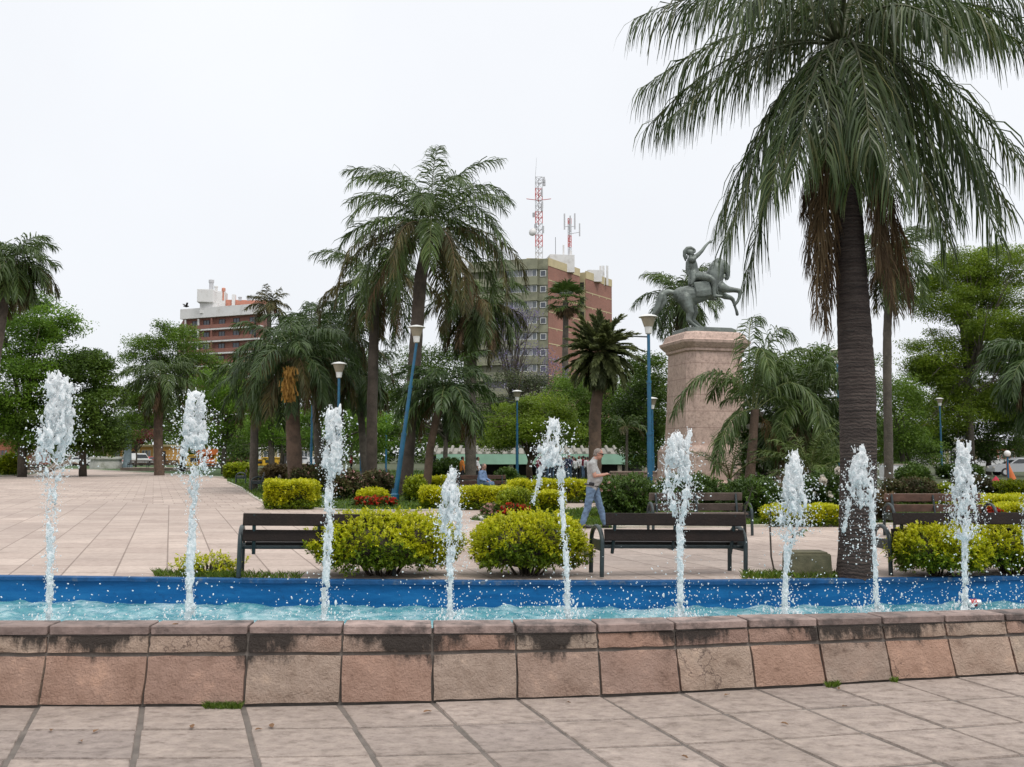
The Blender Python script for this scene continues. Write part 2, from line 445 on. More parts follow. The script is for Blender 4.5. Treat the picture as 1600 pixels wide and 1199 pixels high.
sheet('ground', [(-1500, 13.6), (1500, 13.6), (1500, 2500), (-1500, 2500)], -.06, GROUND, skirt=.5)
back = [gnd(x, y) for x, y in [(-420, 752), (-150, 748), (0, 745), (55, 742), (95, 733.5), (135, 734), (186, 737), (274, 742), (354, 747)]]
edge = [gnd(x, y) for x, y in [(356, 754), (379, 764), (396, 777), (416, 788), (457, 794), (546, 799.5), (640, 799.5), (754, 796), (882, 783.5), (925, 780), (1050, 768), (1700, 760), (2600, 760)]]
rimback = [(p[0], p[1] + .14) for p in BW]
pl = [p for p in rimback if -32 < p[0] < 34]
sheet('plaza', [(p.x, p.y) for p in (back + edge)] + [(36, edge[-1].y), (36, pl[-1][1])] + pl[::-1] + [(-32, back[0].y)], 0.0, PLAZA, skirt=.3)
def lawn(name, pix, z=.006): return sheet(name, [(p.x, p.y) for p in [gnd(x, y) for x, y in pix]], z, LAWN, skirt=.05)
CENTRAL = [(354, 747), (356, 754), (379, 764), (396, 777), (416, 788), (457, 794), (546, 799.5), (640, 799.5), (754, 796), (882, 783.5), (925, 780), (1050, 768), (1050, 742), (700, 735), (354, 735)]
RIGHTL = [(734, 811), (760, 806.5), (880, 797), (930, 795), (945, 782), (1050, 772), (1700, 765), (2000, 780), (2000, 820), (1380, 820.5), (1200, 823), (1050, 825), (917, 825.5), (800, 818), (738, 813)]
lawn('lawn', CENTRAL); lawn('lawn', RIGHTL)
lawn('lawn', [(-500, 752), (-150, 748), (0, 745), (55, 742), (95, 733.5), (135, 734), (186, 737), (274, 742), (354, 747), (354, 728), (-500, 728)])
def kerb(pix, wd=.1, hz=.05):
    P = interp_curve([gnd(x, y) for x, y in pix], .8); P = smooth_poly(P, 2)
    T = np.gradient(P, axis=0); T /= np.linalg.norm(T, axis=1)[:, None]; N = np.c_[-T[:, 1], T[:, 0]]
    mb = MB()
    mb.loft([[(*(p - n * wd / 2), 0), (*(p - n * wd / 2), hz), (*(p + n * wd / 2), hz), (*(p + n * wd / 2), 0)] for p, n in zip(P, N)])
    tag(mb.build('kerb', KERB, fix=True), kind='structure')
kerb([(-150, 748), (0, 745), (55, 742), (95, 733.5), (135, 734), (186, 737), (274, 742), (354, 747)], .25, .08)
kerb([(356, 754), (379, 764), (396, 777), (416, 788), (457, 794), (546, 799.5), (640, 799.5), (754, 796), (882, 783.5)], .12, .05)
kerb([(2000, 820), (1380, 820.5), (1200, 823), (1050, 825), (917, 825.5), (800, 818), (738, 813), (734, 811), (760, 806.5), (880, 797), (930, 795)], .12, .05)

# ---- front pavement: every slab its own island over a mortar bed
PD = np.array((.325, -.946))
mb = MB(); ext = [WB + PD * .56 * k for k in range(0, 14)]
rr = random.Random(3)
for i in range(nW - 1):
    for k in range(13):
        c = [ext[k][i], ext[k][i + 1], ext[k + 1][i + 1], ext[k + 1][i]]
        c = [Vector((p[0], p[1], 0)) for p in c]; ctr = sum(c, Vector()) / 4
        g = .009
        dz = rr.uniform(-.003, .003); tx, ty = rr.uniform(-.006, .006), rr.uniform(-.006, .006)
        ringo, ringi = [], []
        for p in c:
            d = (ctr - p).normalized(); j = Vector((rr.uniform(-.006, .006), rr.uniform(-.006, .006), 0))
            q = p + d * g * 1.4 + j; ringo.append((q.x, q.y, -.02))
            q2 = q + d * .012; ringi.append((q2.x, q2.y, dz + (q2.x - ctr.x) * tx + (q2.y - ctr.y) * ty))
        mb.add(ringo + ringi, [(7, 6, 5, 4)[::1], (0, 1, 5, 4), (1, 2, 6, 5), (2, 3, 7, 6), (3, 0, 4, 7)])
o = mb.build('pavement', PAVE, fix=False)
bm = bmesh.new(); bm.from_mesh(o.data); bmesh.ops.recalc_face_normals(bm, faces=bm.faces)
for f in bm.faces:
    if len(f.verts) == 4 and abs(f.normal.z) > .7 and f.normal.z < 0: f.normal_flip()
bm.to_mesh(o.data); bm.free()
tag(o, kind='structure')
mb = MB(); mb.prism([tuple(p) for p in WB + WN * .1] + [(40, -20), (-40, -20)], -.1, -.008)
tag(mb.build('pavement_bed', MORTAR, fix=True), kind='structure')

# ---- fountain basin
bas = thing('fountain_basin', 'long fountain basin of pink stone slabs with a blue painted far side', 'fountain', (0, 0, 0))
def slab(mb, i0, i1, o0, z0, o1, z1, g=.008, th=.014, jit=.004, rr=rr):
    """slab on the wall face between joints, from (offset o0, z0) to (o1, z1)"""
    P = [Vector((*(WB[i] + WN[i] * o), z * HF[i])) for i, o, z in ((i0, o0, z0), (i1, o0, z0), (i1, o1, z1), (i0, o1, z1))]
    ctr = sum(P, Vector()) / 4; nrm = (P[1] - P[0]).cross(P[3] - P[0]).normalized()
    out, inn = [], []
    ex, ez = (P[1] - P[0]).normalized(), (P[3] - P[0]).normalized()
    nx, nz = 5, 4
    gx, gz = g / (P[1] - P[0]).length, g / (P[3] - P[0]).length
    vs = []
    for a in range(nz + 1):
        for b in range(nx + 1):
            u, v = gx + (1 - 2 * gx) * b / nx, gz + (1 - 2 * gz) * a / nz
            p = P[0].lerp(P[1], u).lerp(P[3].lerp(P[2], u), v)
            edge_ = a in (0, nz) or b in (0, nx)
            p = p + ex * rr.uniform(-jit, jit) * edge_ + ez * rr.uniform(-jit, jit) * edge_ + nrm * (th * (.55 if edge_ else 1) + rr.uniform(-.003, .003))
            vs.append(p)
    n = (nx + 1) * (nz + 1); fs = [(a * (nx + 1) + b, a * (nx + 1) + b + 1, (a + 1) * (nx + 1) + b + 1, (a + 1) * (nx + 1) + b) for a in range(nz) for b in range(nx)]
    ring = [b for b in range(nx + 1)] + [a * (nx + 1) + nx for a in range(1, nz + 1)] + [nz * (nx + 1) + b for b in range(nx - 1, -1, -1)] + [a * (nx + 1) for a in range(nz - 1, 0, -1)]
    bk = [vs[q] - nrm * .03 for q in ring]
    fs += [(ring[(q + 1) % len(ring)], ring[q], n + q, n + (q + 1) % len(ring)) for q in range(len(ring))]
    mb.add(vs + bk, fs)
mb = MB()
for i in range(nW - 1):
    slab(mb, i, i + 1, 0.0, .004, .088, .305)
    slab(mb, i, i + 1, .09, .313, .118, .428)
mb.build('stone_cladding', CLAD, bas, smooth=35)
mb = MB()
mb.loft([[(*(WB[i] + WN[i] * a), z * HF[i]) for a, z in ((.012, -.05), (.10, .31), (.125, .438), (.30, .438), (.30, -.9), (.012, -.9))] for i in range(nW)])
mb.build('wall_core', MORTAR, bas, fix=True)
mb = MB()
for i in range(nW - 1):
    a, b = WB[i], WB[i + 1]; na, nb = WN[i], WN[i + 1]
    d = (b - a) / np.linalg.norm(b - a) * .008
    o0, o1 = .098 + rr.uniform(-.006, .006), .31
    z0, z1 = .434 + rr.uniform(0, .005), .490 + rr.uniform(-.003, .003)
    e = .008
    r = []
    for p, n_, s, hf in ((a + d, na, 1, HF[i]), (a + d * 1.8, na, 2, HF[i]), (b - d * 1.8, nb, 2, HF[i + 1]), (b - d, nb, 1, HF[i + 1])):
        k = 0 if s == 2 else e * .6
        r.append([(*(p + n_ * q), z * hf) for q, z in ((o0 + k, z0 + k), (o0 + k, z1 - e), (o0 + e, z1 - k), (o1 - k, z1 - k), (o1 - k, z0 + k))])
    mb.loft(r)
mb.build('coping', COPING, bas, fix=True)
# far side, painted blue
T = np.gradient(BW, axis=0); T /= np.linalg.norm(T, axis=1)[:, None]; BN = np.c_[-T[:, 1], T[:, 0]]
mb = MB()
jit = [rr.uniform(-.008, .008) for _ in BW]
mb.loft([[(*(p + n * .02), -.03), (*(p + n * .035), -.9), (*(p + n * .13), -.9), (*(p + n * .13), -.03)] for p, n in zip(BW, BN)])
mb.build('back_wall', BLUE, bas, fix=True)
mb = MB()
mb.loft([[(*(p + n * (-.012 + j)), -.032 + j * .6), (*(p + n * (-.012 + j)), .010), (*(p + n * (.0)), .018 + j * .3), (*(p + n * .142), .016), (*(p + n * .142), -.032)] for (p, n, j) in zip(BW, BN, jit)])
mb.build('rim', [RIM], bas, fix=True)

# ---- jets' places, then water
def jet_y(px):
    u = (px - 800) / FPX
    return 10.15 / (1 - .16 * u)
JETS = [(77, 'a'), (297, 'b'), (507, 'c'), (704, 'd'), (885, 'e'), (1064, 'f'), (1227, 'g'), (1368, 'h'), (1508, 'i'), (1632, 'j')]
JP = []
for px, _ in JETS:
    Y = jet_y(px); JP.append((at(px, 960, Y).x, Y))
WZ = -.315
xs = np.arange(-13, 13.01, .055); ys = np.arange(5.6, 13.6, .055)
X, Yg = np.meshgrid(xs, ys)
lo = np.interp(xs, WB[:, 0] + WN[:, 0] * .28, WB[:, 1] + WN[:, 1] * .28); hi = np.interp(xs, BW[:, 0], BW[:, 1] + .028)
tt = np.linspace(0, 1, 110)[:, None]; Yg = lo + (hi - lo) * tt; X = np.broadcast_to(xs, Yg.shape)
Z = np.zeros_like(Yg)
for k in range(26):
    a = rng.uniform(0, 2 * PI); f = rng.uniform(6, 26); Z += .045 / f ** .55 * .35 * np.sin((X * math.cos(a) + Yg * math.sin(a)) * f + rng.uniform(0, 6) + 1.5 * np.sin(X * 1.3 + k) + Yg)
for jx, jy in JP:
    d = np.hypot(X - jx, Yg - jy); Z += .05 * np.exp(-d * 1.6) * np.sin(d * 26 + rng.uniform(0, 6)) + .06 * np.exp(-(d / .22) ** 2)
V = np.c_[X.ravel(), Yg.ravel(), (WZ + Z).ravel()]
ny, nx = Yg.shape; I = (np.arange(ny - 1)[:, None] * nx + np.arange(nx - 1)).ravel()
o = np_mesh('water', V, np.c_[I, I + 1, I + nx + 1, I + nx], WATER, smooth=True); tag(o, kind='structure')

# ================================================================== BUILDINGS
CREAM = M('cream_render', (.50, .42, .25), .8, .1, 1)
OLIVE = M('olive_render', (.245, .245, .17), .8, .15, .6, dirt=(.12, .12, .085), dscale=.4)
OLIVE2 = M('dark_olive_render', (.16, .16, .115), .8, .15, .6)
WHITE = M('white_render', (.68, .67, .66), .8, .06, 1, dirt=(.45, .43, .41), dscale=.5)
WFRAME = M('white_frame', (.70, .70, .70), .6, .05)
DARKF = M('dark_void', (.03, .028, .028), .6, .2)
PINK = M('salmon_render', (.55, .24, .17), .8, .12, 1)
def brick_mat(name, c1, c2, mo, sx=.5, sy=.16):
    m, t, b = newmat(name); g = nd(t, 'ShaderNodeNewGeometry'); s = nd(t, 'ShaderNodeSeparateXYZ'); t.links.new(g.outputs['Position'], s.inputs[0])
    cb = nd(t, 'ShaderNodeCombineXYZ'); t.links.new(math_(t, 'ADD', s.outputs['X'], s.outputs['Y']), cb.inputs[0]); t.links.new(s.outputs['Z'], cb.inputs[1])
    br = nd(t, 'ShaderNodeTexBrick'); t.links.new(cb.outputs[0], br.inputs['Vector']); br.inputs['Scale'].default_value = 1
    br.inputs['Brick Width'].default_value = sx; br.inputs['Row Height'].default_value = sy; br.inputs['Mortar Size'].default_value = .012
    br.inputs['Color1'].default_value = (*c1, 1); br.inputs['Color2'].default_value = (*c2, 1); br.inputs['Mortar'].default_value = (*mo, 1)
    c = mixc(t, 1.0, br.outputs['Color'], rampn(t, noise(t, .25, 6, g.outputs['Position']), [(.3, (.85, .85, .85)), (.7, (1.12, 1.1, 1.1))]), 'MULTIPLY')
    t.links.new(c, b.inputs['Base Color']); b.inputs['Roughness'].default_value = .85; return m
BRICK = brick_mat('red_brick', (.30, .135, .098), (.25, .11, .082), (.30, .21, .17))
DBRICK = brick_mat('dark_brick', (.27, .115, .085), (.22, .09, .07), (.22, .14, .11))
def glass_mat():
    m, t, b = newmat('window_glass'); b.inputs['Base Color'].default_value = (.05, .06, .075, 1); b.inputs['Roughness'].default_value = .08
    b.inputs['Specular IOR Level'].default_value = .6
    c = rampn(t, island(t), [(0, (.02, .025, .03)), (.6, (.07, .08, .10)), (.8, (.35, .35, .36)), (1, (.10, .12, .14))]); t.links.new(c, b.inputs['Base Color']); return m
GLASS = glass_mat()
class Face:
    """wall plane from p0 to p1 (plan), s runs along, out is the outward side"""
    def __init__(s, p0, p1):
        s.p = Vector((p0[0], p0[1], 0)); d = Vector((p1[0] - p0[0], p1[1] - p0[1], 0)); s.L = d.length; s.d = d.normalized()
        s.n = Vector((s.d.y, -s.d.x, 0)); s.rz = math.atan2(s.d.y, s.d.x)
    def box(s, mb, s0, s1, z0, z1, o0, o1, mi=0):
        c = s.p + s.d * (s0 + s1) / 2 + s.n * (o0 + o1) / 2; c.z = (z0 + z1) / 2
        mb.box(c, (s1 - s0, abs(o1 - o0), z1 - z0), s.rz, mi=mi)
def window(face, parent, s0, s1, z0, z1, panes=2, o=0.0, fr=WFRAME):
    mb = MB(); t = .09
    face.box(mb, s0, s1, z1 - t, z1, o + .01, o + .12); face.box(mb, s0, s1, z0, z0 + t, o + .01, o + .12)
    w_ = (s1 - s0)
    for k in range(panes + 1):
        c = s0 + w_ * k / panes; c = min(max(c, s0 + t / 2), s1 - t / 2)
        face.box(mb, c - t / 2, c + t / 2, z0 + t + .002, z1 - t - .002, o + .012, o + .118)
    f = mb.build('window', fr, parent); mg = MB()
    for k in range(panes): face.box(mg, s0 + w_ * k / panes + .05, s0 + w_ * (k + 1) / panes - .05, z0 + .05, z1 - .05, o + .015, o + .06)
    mg.build('pane', GLASS, f)
def hgt(px, py, Y): return at(px, py, Y).z
# olive and brick tower
b1 = thing('apartment_tower', 'tall olive and red brick apartment tower carrying lattice antenna masts', 'building')
c0 = at(856, 405, 180); c1 = at(955, 442, 203); cl = at(735, 412, 184.5)
mid0 = at(905, 424, 191); TOP = c0.z
A = Face((cl.x, cl.y), (c0.x, c0.y)); Bf = Face((c0.x, c0.y), (mid0.x, mid0.y))
rec = Bf.n * -1.6
d2 = Bf.d * 2.6
q0 = Vector((mid0.x, mid0.y, 0)) + rec; q1 = q0 + d2; q2 = q1 - rec; q3 = Vector((c1.x, c1.y, 0))
C2 = Face((q0.x, q0.y), (q1.x, q1.y)); D2 = Face((q2.x, q2.y), (q3.x, q3.y))
back_ = [(c1.x - 14, c1.y + 8), (cl.x - 2, cl.y + 14)]
mb = MB(); mb.prism([(cl.x, cl.y), (c0.x, c0.y), (mid0.x, mid0.y), (q0.x, q0.y), (q1.x, q1.y), (q2.x, q2.y), (q3.x, q3.y)] + back_, 0, TOP)
mb.build('wall', OLIVE2, b1, fix=True)
FH = 3.02
mb = MB(); mc = MB()
nf = int(TOP / FH)
for F, s0, s1 in ((Bf, .0, Bf.L), (D2, .0, D2.L)):
    F.box(mb, s0, s1, 0, TOP - 1.3, .0, .12)
    F.box(mc, s0, s1 + .0, TOP - 1.3, TOP + .25, .0, .2)
    for k in range(nf):
        z = TOP - 1.3 - FH * (k + 1) + .2
        F.box(mc, s0, s1, z, z + .18, .12, .16)
        for q in (.25, .5, .78): F.box(mc, F.L * q - .12, F.L * q + .12, z - .3, z, .12, .16)
mb.build('brick_wall', BRICK, b1); 
E2 = Face((q1.x, q1.y), (q2.x, q2.y)); E2.box(mc, 0, E2.L, 0, TOP, .0, .08)
mc.build('cream_trim', CREAM, b1)
for k in range(nf):
    z = TOP - 1.3 - FH * (k + 1)
    mw = MB(); E2.box(mw, .25, 1.35, z + .9, z + 2.3, .03, .12); mw.build('shaft_window', DARKF, b1)
sA = A.L - 1.9
mp_ = MB()
A.box(mp_, 0, sA, TOP - 1.9, TOP + .1, .0, .9); A.box(mp_, sA + .01, A.L + .0, TOP - 1.9, TOP + .1, .0, .12)
mp_.build('parapet', OLIVE, b1)
for k in range(nf):
    z = TOP - 1.9 - FH * k
    mbk = MB(); A.box(mbk, 0, sA, z - FH, z - FH + 1.62, .0, .9); mbk.build('balcony', OLIVE, b1)
    window(A, b1, sA - 6.6, sA - .15, z - FH + 1.64, z - .05, 7, .35)
    window(A, b1, A.L - 1.5, A.L - .35, z - FH + 1.62, z - .25, 1, .0)
    ms = MB(); A.box(ms, sA + .01, A.L, z - FH, z - FH + 1.4, .0, .12); ms.build('spandrel', OLIVE, b1)
# roof sheds
def shed(px0, px1, pyt, pyb, Y, dep, m, name='roof_shed'):
    a = at(px0, pyb, Y); b = at(px1, pyt, Y); mb = MB(); mb.box(((a.x + b.x) / 2, Y + dep / 2, (a.z + b.z) / 2), (b.x - a.x, dep, b.z - a.z), .15); mb.build(name, m, b1)
shed(855, 894, 398, 425, 186, 7, WHITE); shed(916, 938, 422, 440, 196, 5, WHITE); shed(820, 852, 404, 412, 182, 5, CREAM, 'roof_parapet')
for px in (938.5, 943, 949):
    mb = MB(); a = at(px, 450, 200); mb.box((a.x, 200, at(px, 431, 200).z), (.45, .3, 4.2)); mb.build('panel_antenna', WHITE, b1)
mb = MB(); p = at(868, 398, 187); mb.tube([(p.x, 187, p.z - .5), (p.x, 187, p.z + 3.5)], .05, 5); mb.build('whip_antenna', DARKF, b1)
RED = M('signal_red', (.5, .05, .04), .6, .15); GALV = M('galvanised', (.5, .5, .52), .5, .1)
def mast(name, label, px, py0, py1, Y, wpx, red=True, drums=True):
    a, b = at(px, py0, Y), at(px, py1, Y); t = thing(name, label, 'antenna mast', (a.x, a.y, a.z))
    H = b.z - a.z; w_ = wpx * pxm(Y) / 2; n = max(4, int(H / 1.1)); mm = MB(); leg = [(-w_, -w_), (w_, -w_), (0, w_)]
    for k in range(n):
        z0, z1 = H * k / n, H * (k + 1) / n; mi = (k // 2) % 2 if red else 0
        for j in range(3):
            p, q = leg[j], leg[(j + 1) % 3]
            mm.tube([(*p, z0), (*p, z1)], .075, 5, mi=mi); mm.tube([(*p, z0), (*q, z1)], .045, 4, mi=mi); mm.tube([(*p, z1), (*q, z1)], .045, 4, mi=mi)
    mm.build('lattice', [GALV, RED] if red else [GALV, RED], t)
    r_ = random.Random(int(px))
    if drums:
        for f in (.35, .4, .55, .62, .68, .8, .93, .97):
            q = r_.uniform(0, 6.3); m2 = MB(); s_ = r_.uniform(.25, .5)
            m2.box((math.cos(q) * (w_ + .45), math.sin(q) * (w_ + .45), H * f), (s_, .25, r_.uniform(.8, 1.9)), q, bev=.05); m2.tube([(0, 0, H * f), (math.cos(q) * (w_ + .45), math.sin(q) * (w_ + .45), H * f)], .06, 5); m2.build('panel_antenna', GALV, t)
        m3 = MB(); m3.lathe([(.05, -.2), (.75, -.1), (.8, .15), (.05, .2)], n=12); d = m3.build('dish', WHITE, t, smooth=True); d.location = (-w_ - .5, -.6, H * .32); d.rotation_euler = (R(80), 0, R(-30))
        m4 = MB(); m4.tube([(-2.4, 0, H * .74), (0, 0, H * .72), (2.4, 0, H * .74)], .07, 5); m4.tube([(0, -2.2, H * .74), (0, 2.2, H * .74)], .07, 5); m4.build('outrigger', RED, t)
        m5 = MB(); m5.tube([(-w_, 0, H), (-w_ * .6, 0, H * 1.25)], [.05, .03], 5); m5.build('lightning_rod', GALV, t)
    else:
        for sx in (-1.0, .15, 1.05):
            m2 = MB(); m2.box((sx, -.3, H * .86 + abs(sx) * .5), (.3, .22, 3.2), bev=.04); m2.tube([(0, 0, H * .8), (sx, -.3, H * .8)], .06, 5); m2.build('panel_antenna', GALV, t)
        m2 = MB(); m2.tube([(0, 0, H * .62), (2.0, -.2, H * .66)], .06, 5); m2.box((2.0, -.2, H * .72), (.25, .2, 2.6), bev=.04); m2.build('side_antenna', GALV, t)
        m2 = MB(); m2.box((-1.2, 0, H * .2), (.35, .25, 2.4), bev=.05); m2.box((.2, -.4, H * .1), (.5, .4, 1.6), bev=.05); m2.build('panel_antenna', WHITE, t)
    return t
mast('antenna_mast', 'tall red and white lattice mast with drum and panel antennas on the olive tower roof', 842, 405, 278, 184, 11)
mast('antenna_mast', 'short dark mast with long panel antennas on the brick side of the tower roof', 890, 405, 342, 188, 5, True, False)

# dark brick block on the left, white bands
b2 = thing('apartment_block', 'dark red brick apartment block with white floor bands and white rooftop water tank', 'building')
Y2 = 235; a0 = at(287, 480, Y2 + 8); a1 = at(412, 480, Y2 - 2)
F2 = Face((a0.x, a0.y), (a1.x, a1.y)); top2 = hgt(286, 489, Y2 + 8); ft = hgt(286, 500, Y2 + 8)
mb = MB(); mb.prism([(a0.x, a0.y), (a1.x, a1.y), (a1.x - 2, a1.y + 14), (a0.x - 6, a0.y + 14)], 0, ft); mb.build('wall', DBRICK, b2, fix=True)
mb = MB(); F2.box(mb, 0, F2.L, ft, top2 + .7, -4, 1.2); mb.build('parapet', WHITE, b2)
for k in range(1, 13):
    z = ft - 3.05 * k
    if z < 1: break
    mb = MB(); F2.box(mb, 0, F2.L, z - .2, z + .22, .0, 1.1); mb.build('floor_band', WHITE, b2)
    mb = MB(); F2.box(mb, 2.2, F2.L - 2, z + .22, z + 1.15, 1.0, 1.15); mb.build('balcony_front', DBRICK, b2)
    for s_ in (1.4, 5.6, 9.8): 
        mb = MB(); F2.box(mb, s_, s_ + .35, z + .22, z + 2.83, .75, 1.1); mb.build('pillar', WHITE if s_ < 6 else DBRICK, b2)
    for j, s_ in enumerate((3, 6.6, 11.5, 16, 21, 26)):
        if s_ + 2 < F2.L: window(F2, b2, s_, s_ + 1.9, z + .6, z + 2.5, 2, .0, WFRAME if (k == 3 and j < 2) else DARKF)
def roofbox(px0, px1, py0, py1, Y, dep, m, name):
    a, b = at(px0, py1, Y), at(px1, py0, Y); mb = MB(); mb.box(((a.x + b.x) / 2, Y + dep / 2, (a.z + b.z) / 2), (b.x - a.x, dep, b.z - a.z), .12, bev=.08); mb.build(name, m, b2)
roofbox(306, 331, 452, 472, 238, 5, WHITE, 'water_tank'); roofbox(310, 337, 472, 490, 239, 6, WHITE, 'tank_base'); roofbox(325, 350, 455, 490, 242, 4, WHITE, 'stair_head')
roofbox(337, 425, 469, 486, 244, 5, PINK, 'penthouse'); roofbox(361, 366.5, 460, 486, 243, 2, WHITE, 'chimney')
for px, py0, py1, rr_, m_ in ((330, 437, 455, .7, GALV), (337.5, 447, 457, .5, WHITE), (349, 450, 470, .5, PINK), (375, 464, 470, .5, GALV), (388, 463, 470, .4, GALV)):
    a, b = at(px, py1, 242.5), at(px, py0, 242.5); mb = MB(); mb.lathe([(rr_ * .8, 0), (rr_ * .8, (b.z - a.z) * .7), (rr_, (b.z - a.z) * .72), (rr_, (b.z - a.z) * .95), (rr_ * .6, b.z - a.z)], (a.x, 242.5, a.z), 10); mb.build('flue', m_, b2, smooth=40)
# low houses glimpsed under the trees
YEL = M('ochre_render', (.55, .30, .08), .8, .12, 1); ORB = M('orange_brick', (.32, .12, .07), .85, .25, 1.5)
ROOFT = M('roof_tile', (.28, .10, .06), .8, .2, 2)
def house(name, label, px0, px1, pyt, Y, m, trim, dep=9, nw=3, door=True, roof=None):
    a, b = at(px0, pyt, Y), at(px1, pyt, Y); F = Face((a.x, Y), (b.x, Y)); t = thing(name, label, 'building'); H = a.z
    mb = MB(); mb.prism([(a.x, Y), (b.x, Y), (b.x, Y + dep), (a.x, Y + dep)], 0, H); mb.build('wall', m, t, fix=True)
    mb = MB(); F.box(mb, -.3, F.L + .3, H, H + .35, -dep, .3); mb.build('roof', roof or trim, t)
    st = F.L / nw
    for k in range(nw):
        mb = MB(); F.box(mb, st * k + .0, st * k + .35, 0, H - .05, .0, .25); mb.build('pilaster', trim, t)
        if door and k % 2: mb = MB(); F.box(mb, st * k + st * .3, st * k + st * .8, 0, 2.4, -.02, .06); mb.build('door', DARKF, t)
        else: window(F, t, st * k + st * .25, st * k + st * .85, 1.0, min(2.6, H - .3), 3, 0, trim)
    return t
house('shop_house', 'low ochre yellow shop front with pillars behind the parked white van', 168, 264, 698, 172, YEL, CREAM, 9, 4)
house('brick_house', 'low orange brick house behind the pale bare log at the far left', -60, 42, 690, 168, ORB, ORB, 9, 4)
house('street_house', 'white street house seen under the trees right of the near palm', 1455, 1545, 690, 180, WHITE, CREAM, 10, 4)
house('corner_house', 'low white house with red tiled roof at the far right edge', 1556, 1690, 705, 175, WHITE, PINK, 10, 4, True, ROOFT)
house('garden_house', 'pale cream house glimpsed between the trunks behind the row of park benches', 405, 520, 702, 178, CREAM, WHITE, 9, 4)
# ================================================================== VEGETATION
BARK = M('grey_bark', (.10, .085, .068), .9, .35, 3, .9, 18, dirt=(.05, .045, .035), dscale=2, bdist=.05)
PBARK = M('palm_bark', (.095, .075, .06), .9, .35, 2.5, .7, 14, dirt=(.045, .038, .03), dscale=1.5, bdist=.04)
RBARK = M('reddish_palm_bark', (.13, .085, .06), .9, .35, 2.5, .7, 14, dirt=(.05, .04, .03), dscale=1.5, bdist=.04)
RACH = M('frond_midrib', (.14, .16, .05), .6, .25, 2)
RACHN = M('dark_midrib', (.055, .062, .024), .7, .3, 2)
RACHD = M('dead_midrib', (.16, .10, .055), .85, .3, 3)
PALM = LEAF('palm_leaf', [(.042, .076, .015), (.068, .112, .022), (.056, .098, .024), (.10, .14, .032)], .45, .25, .25, .5, .4)
PALMN = LEAF('near_palm_leaf', [(.024, .047, .011), (.04, .07, .016), (.052, .086, .02), (.10, .13, .04), (.034, .06, .016), (.13, .13, .045)], .42, .3, .2, .8, .45)
PALMD = LEAF('dark_palm_leaf', [(.034, .066, .016), (.048, .088, .022), (.062, .104, .026)], .45, .22, .25, .6, .4)
PALMY = LEAF('yellow_green_palm_leaf', [(.06, .10, .02), (.09, .13, .03), (.11, .15, .035)], .45, .25, .25, .6, .4)
DATE = LEAF('date_palm_leaf', [(.085, .105, .04), (.12, .145, .052), (.17, .19, .085)], .5, .38, .25, .7, .35)
DEAD = LEAF('dead_palm_leaf', [(.115, .073, .042), (.17, .11, .062), (.085, .055, .034), (.22, .155, .09)], .8, .12, .3, .8, .15)
OLIVEP = LEAF('ageing_palm_leaf', [(.05, .055, .016), (.085, .08, .025), (.11, .085, .035), (.04, .055, .018)], .55, .2, .3, .9, .3)
UP = np.array((0, 0, 1.0))
def nrm(a): return a / (np.linalg.norm(a, axis=-1, keepdims=True) + 1e-9)
def rachis(P0, az, el, L, droop, n=16, sway=0.0):
    """arching midrib: starts at elevation el, bends down along its length"""
    pts = [np.array(P0, float)]; e = el; a = az
    for i in range(n):
        t = (i + .5) / n
        e = el - droop * (t ** 1.25)
        e = max(e, -R(88))
        d = np.array((math.cos(e) * math.cos(a), math.cos(e) * math.sin(a), math.sin(e)))
        pts.append(pts[-1] + d * L / n); a += sway / n
    return np.array(pts)
def bez(P0, P1, P2, P3, n=18):
    t = np.linspace(0, 1, n + 1)[:, None]
    return (1 - t) ** 3 * P0 + 3 * (1 - t) ** 2 * t * P1 + 3 * (1 - t) * t * t * P2 + t ** 3 * P3
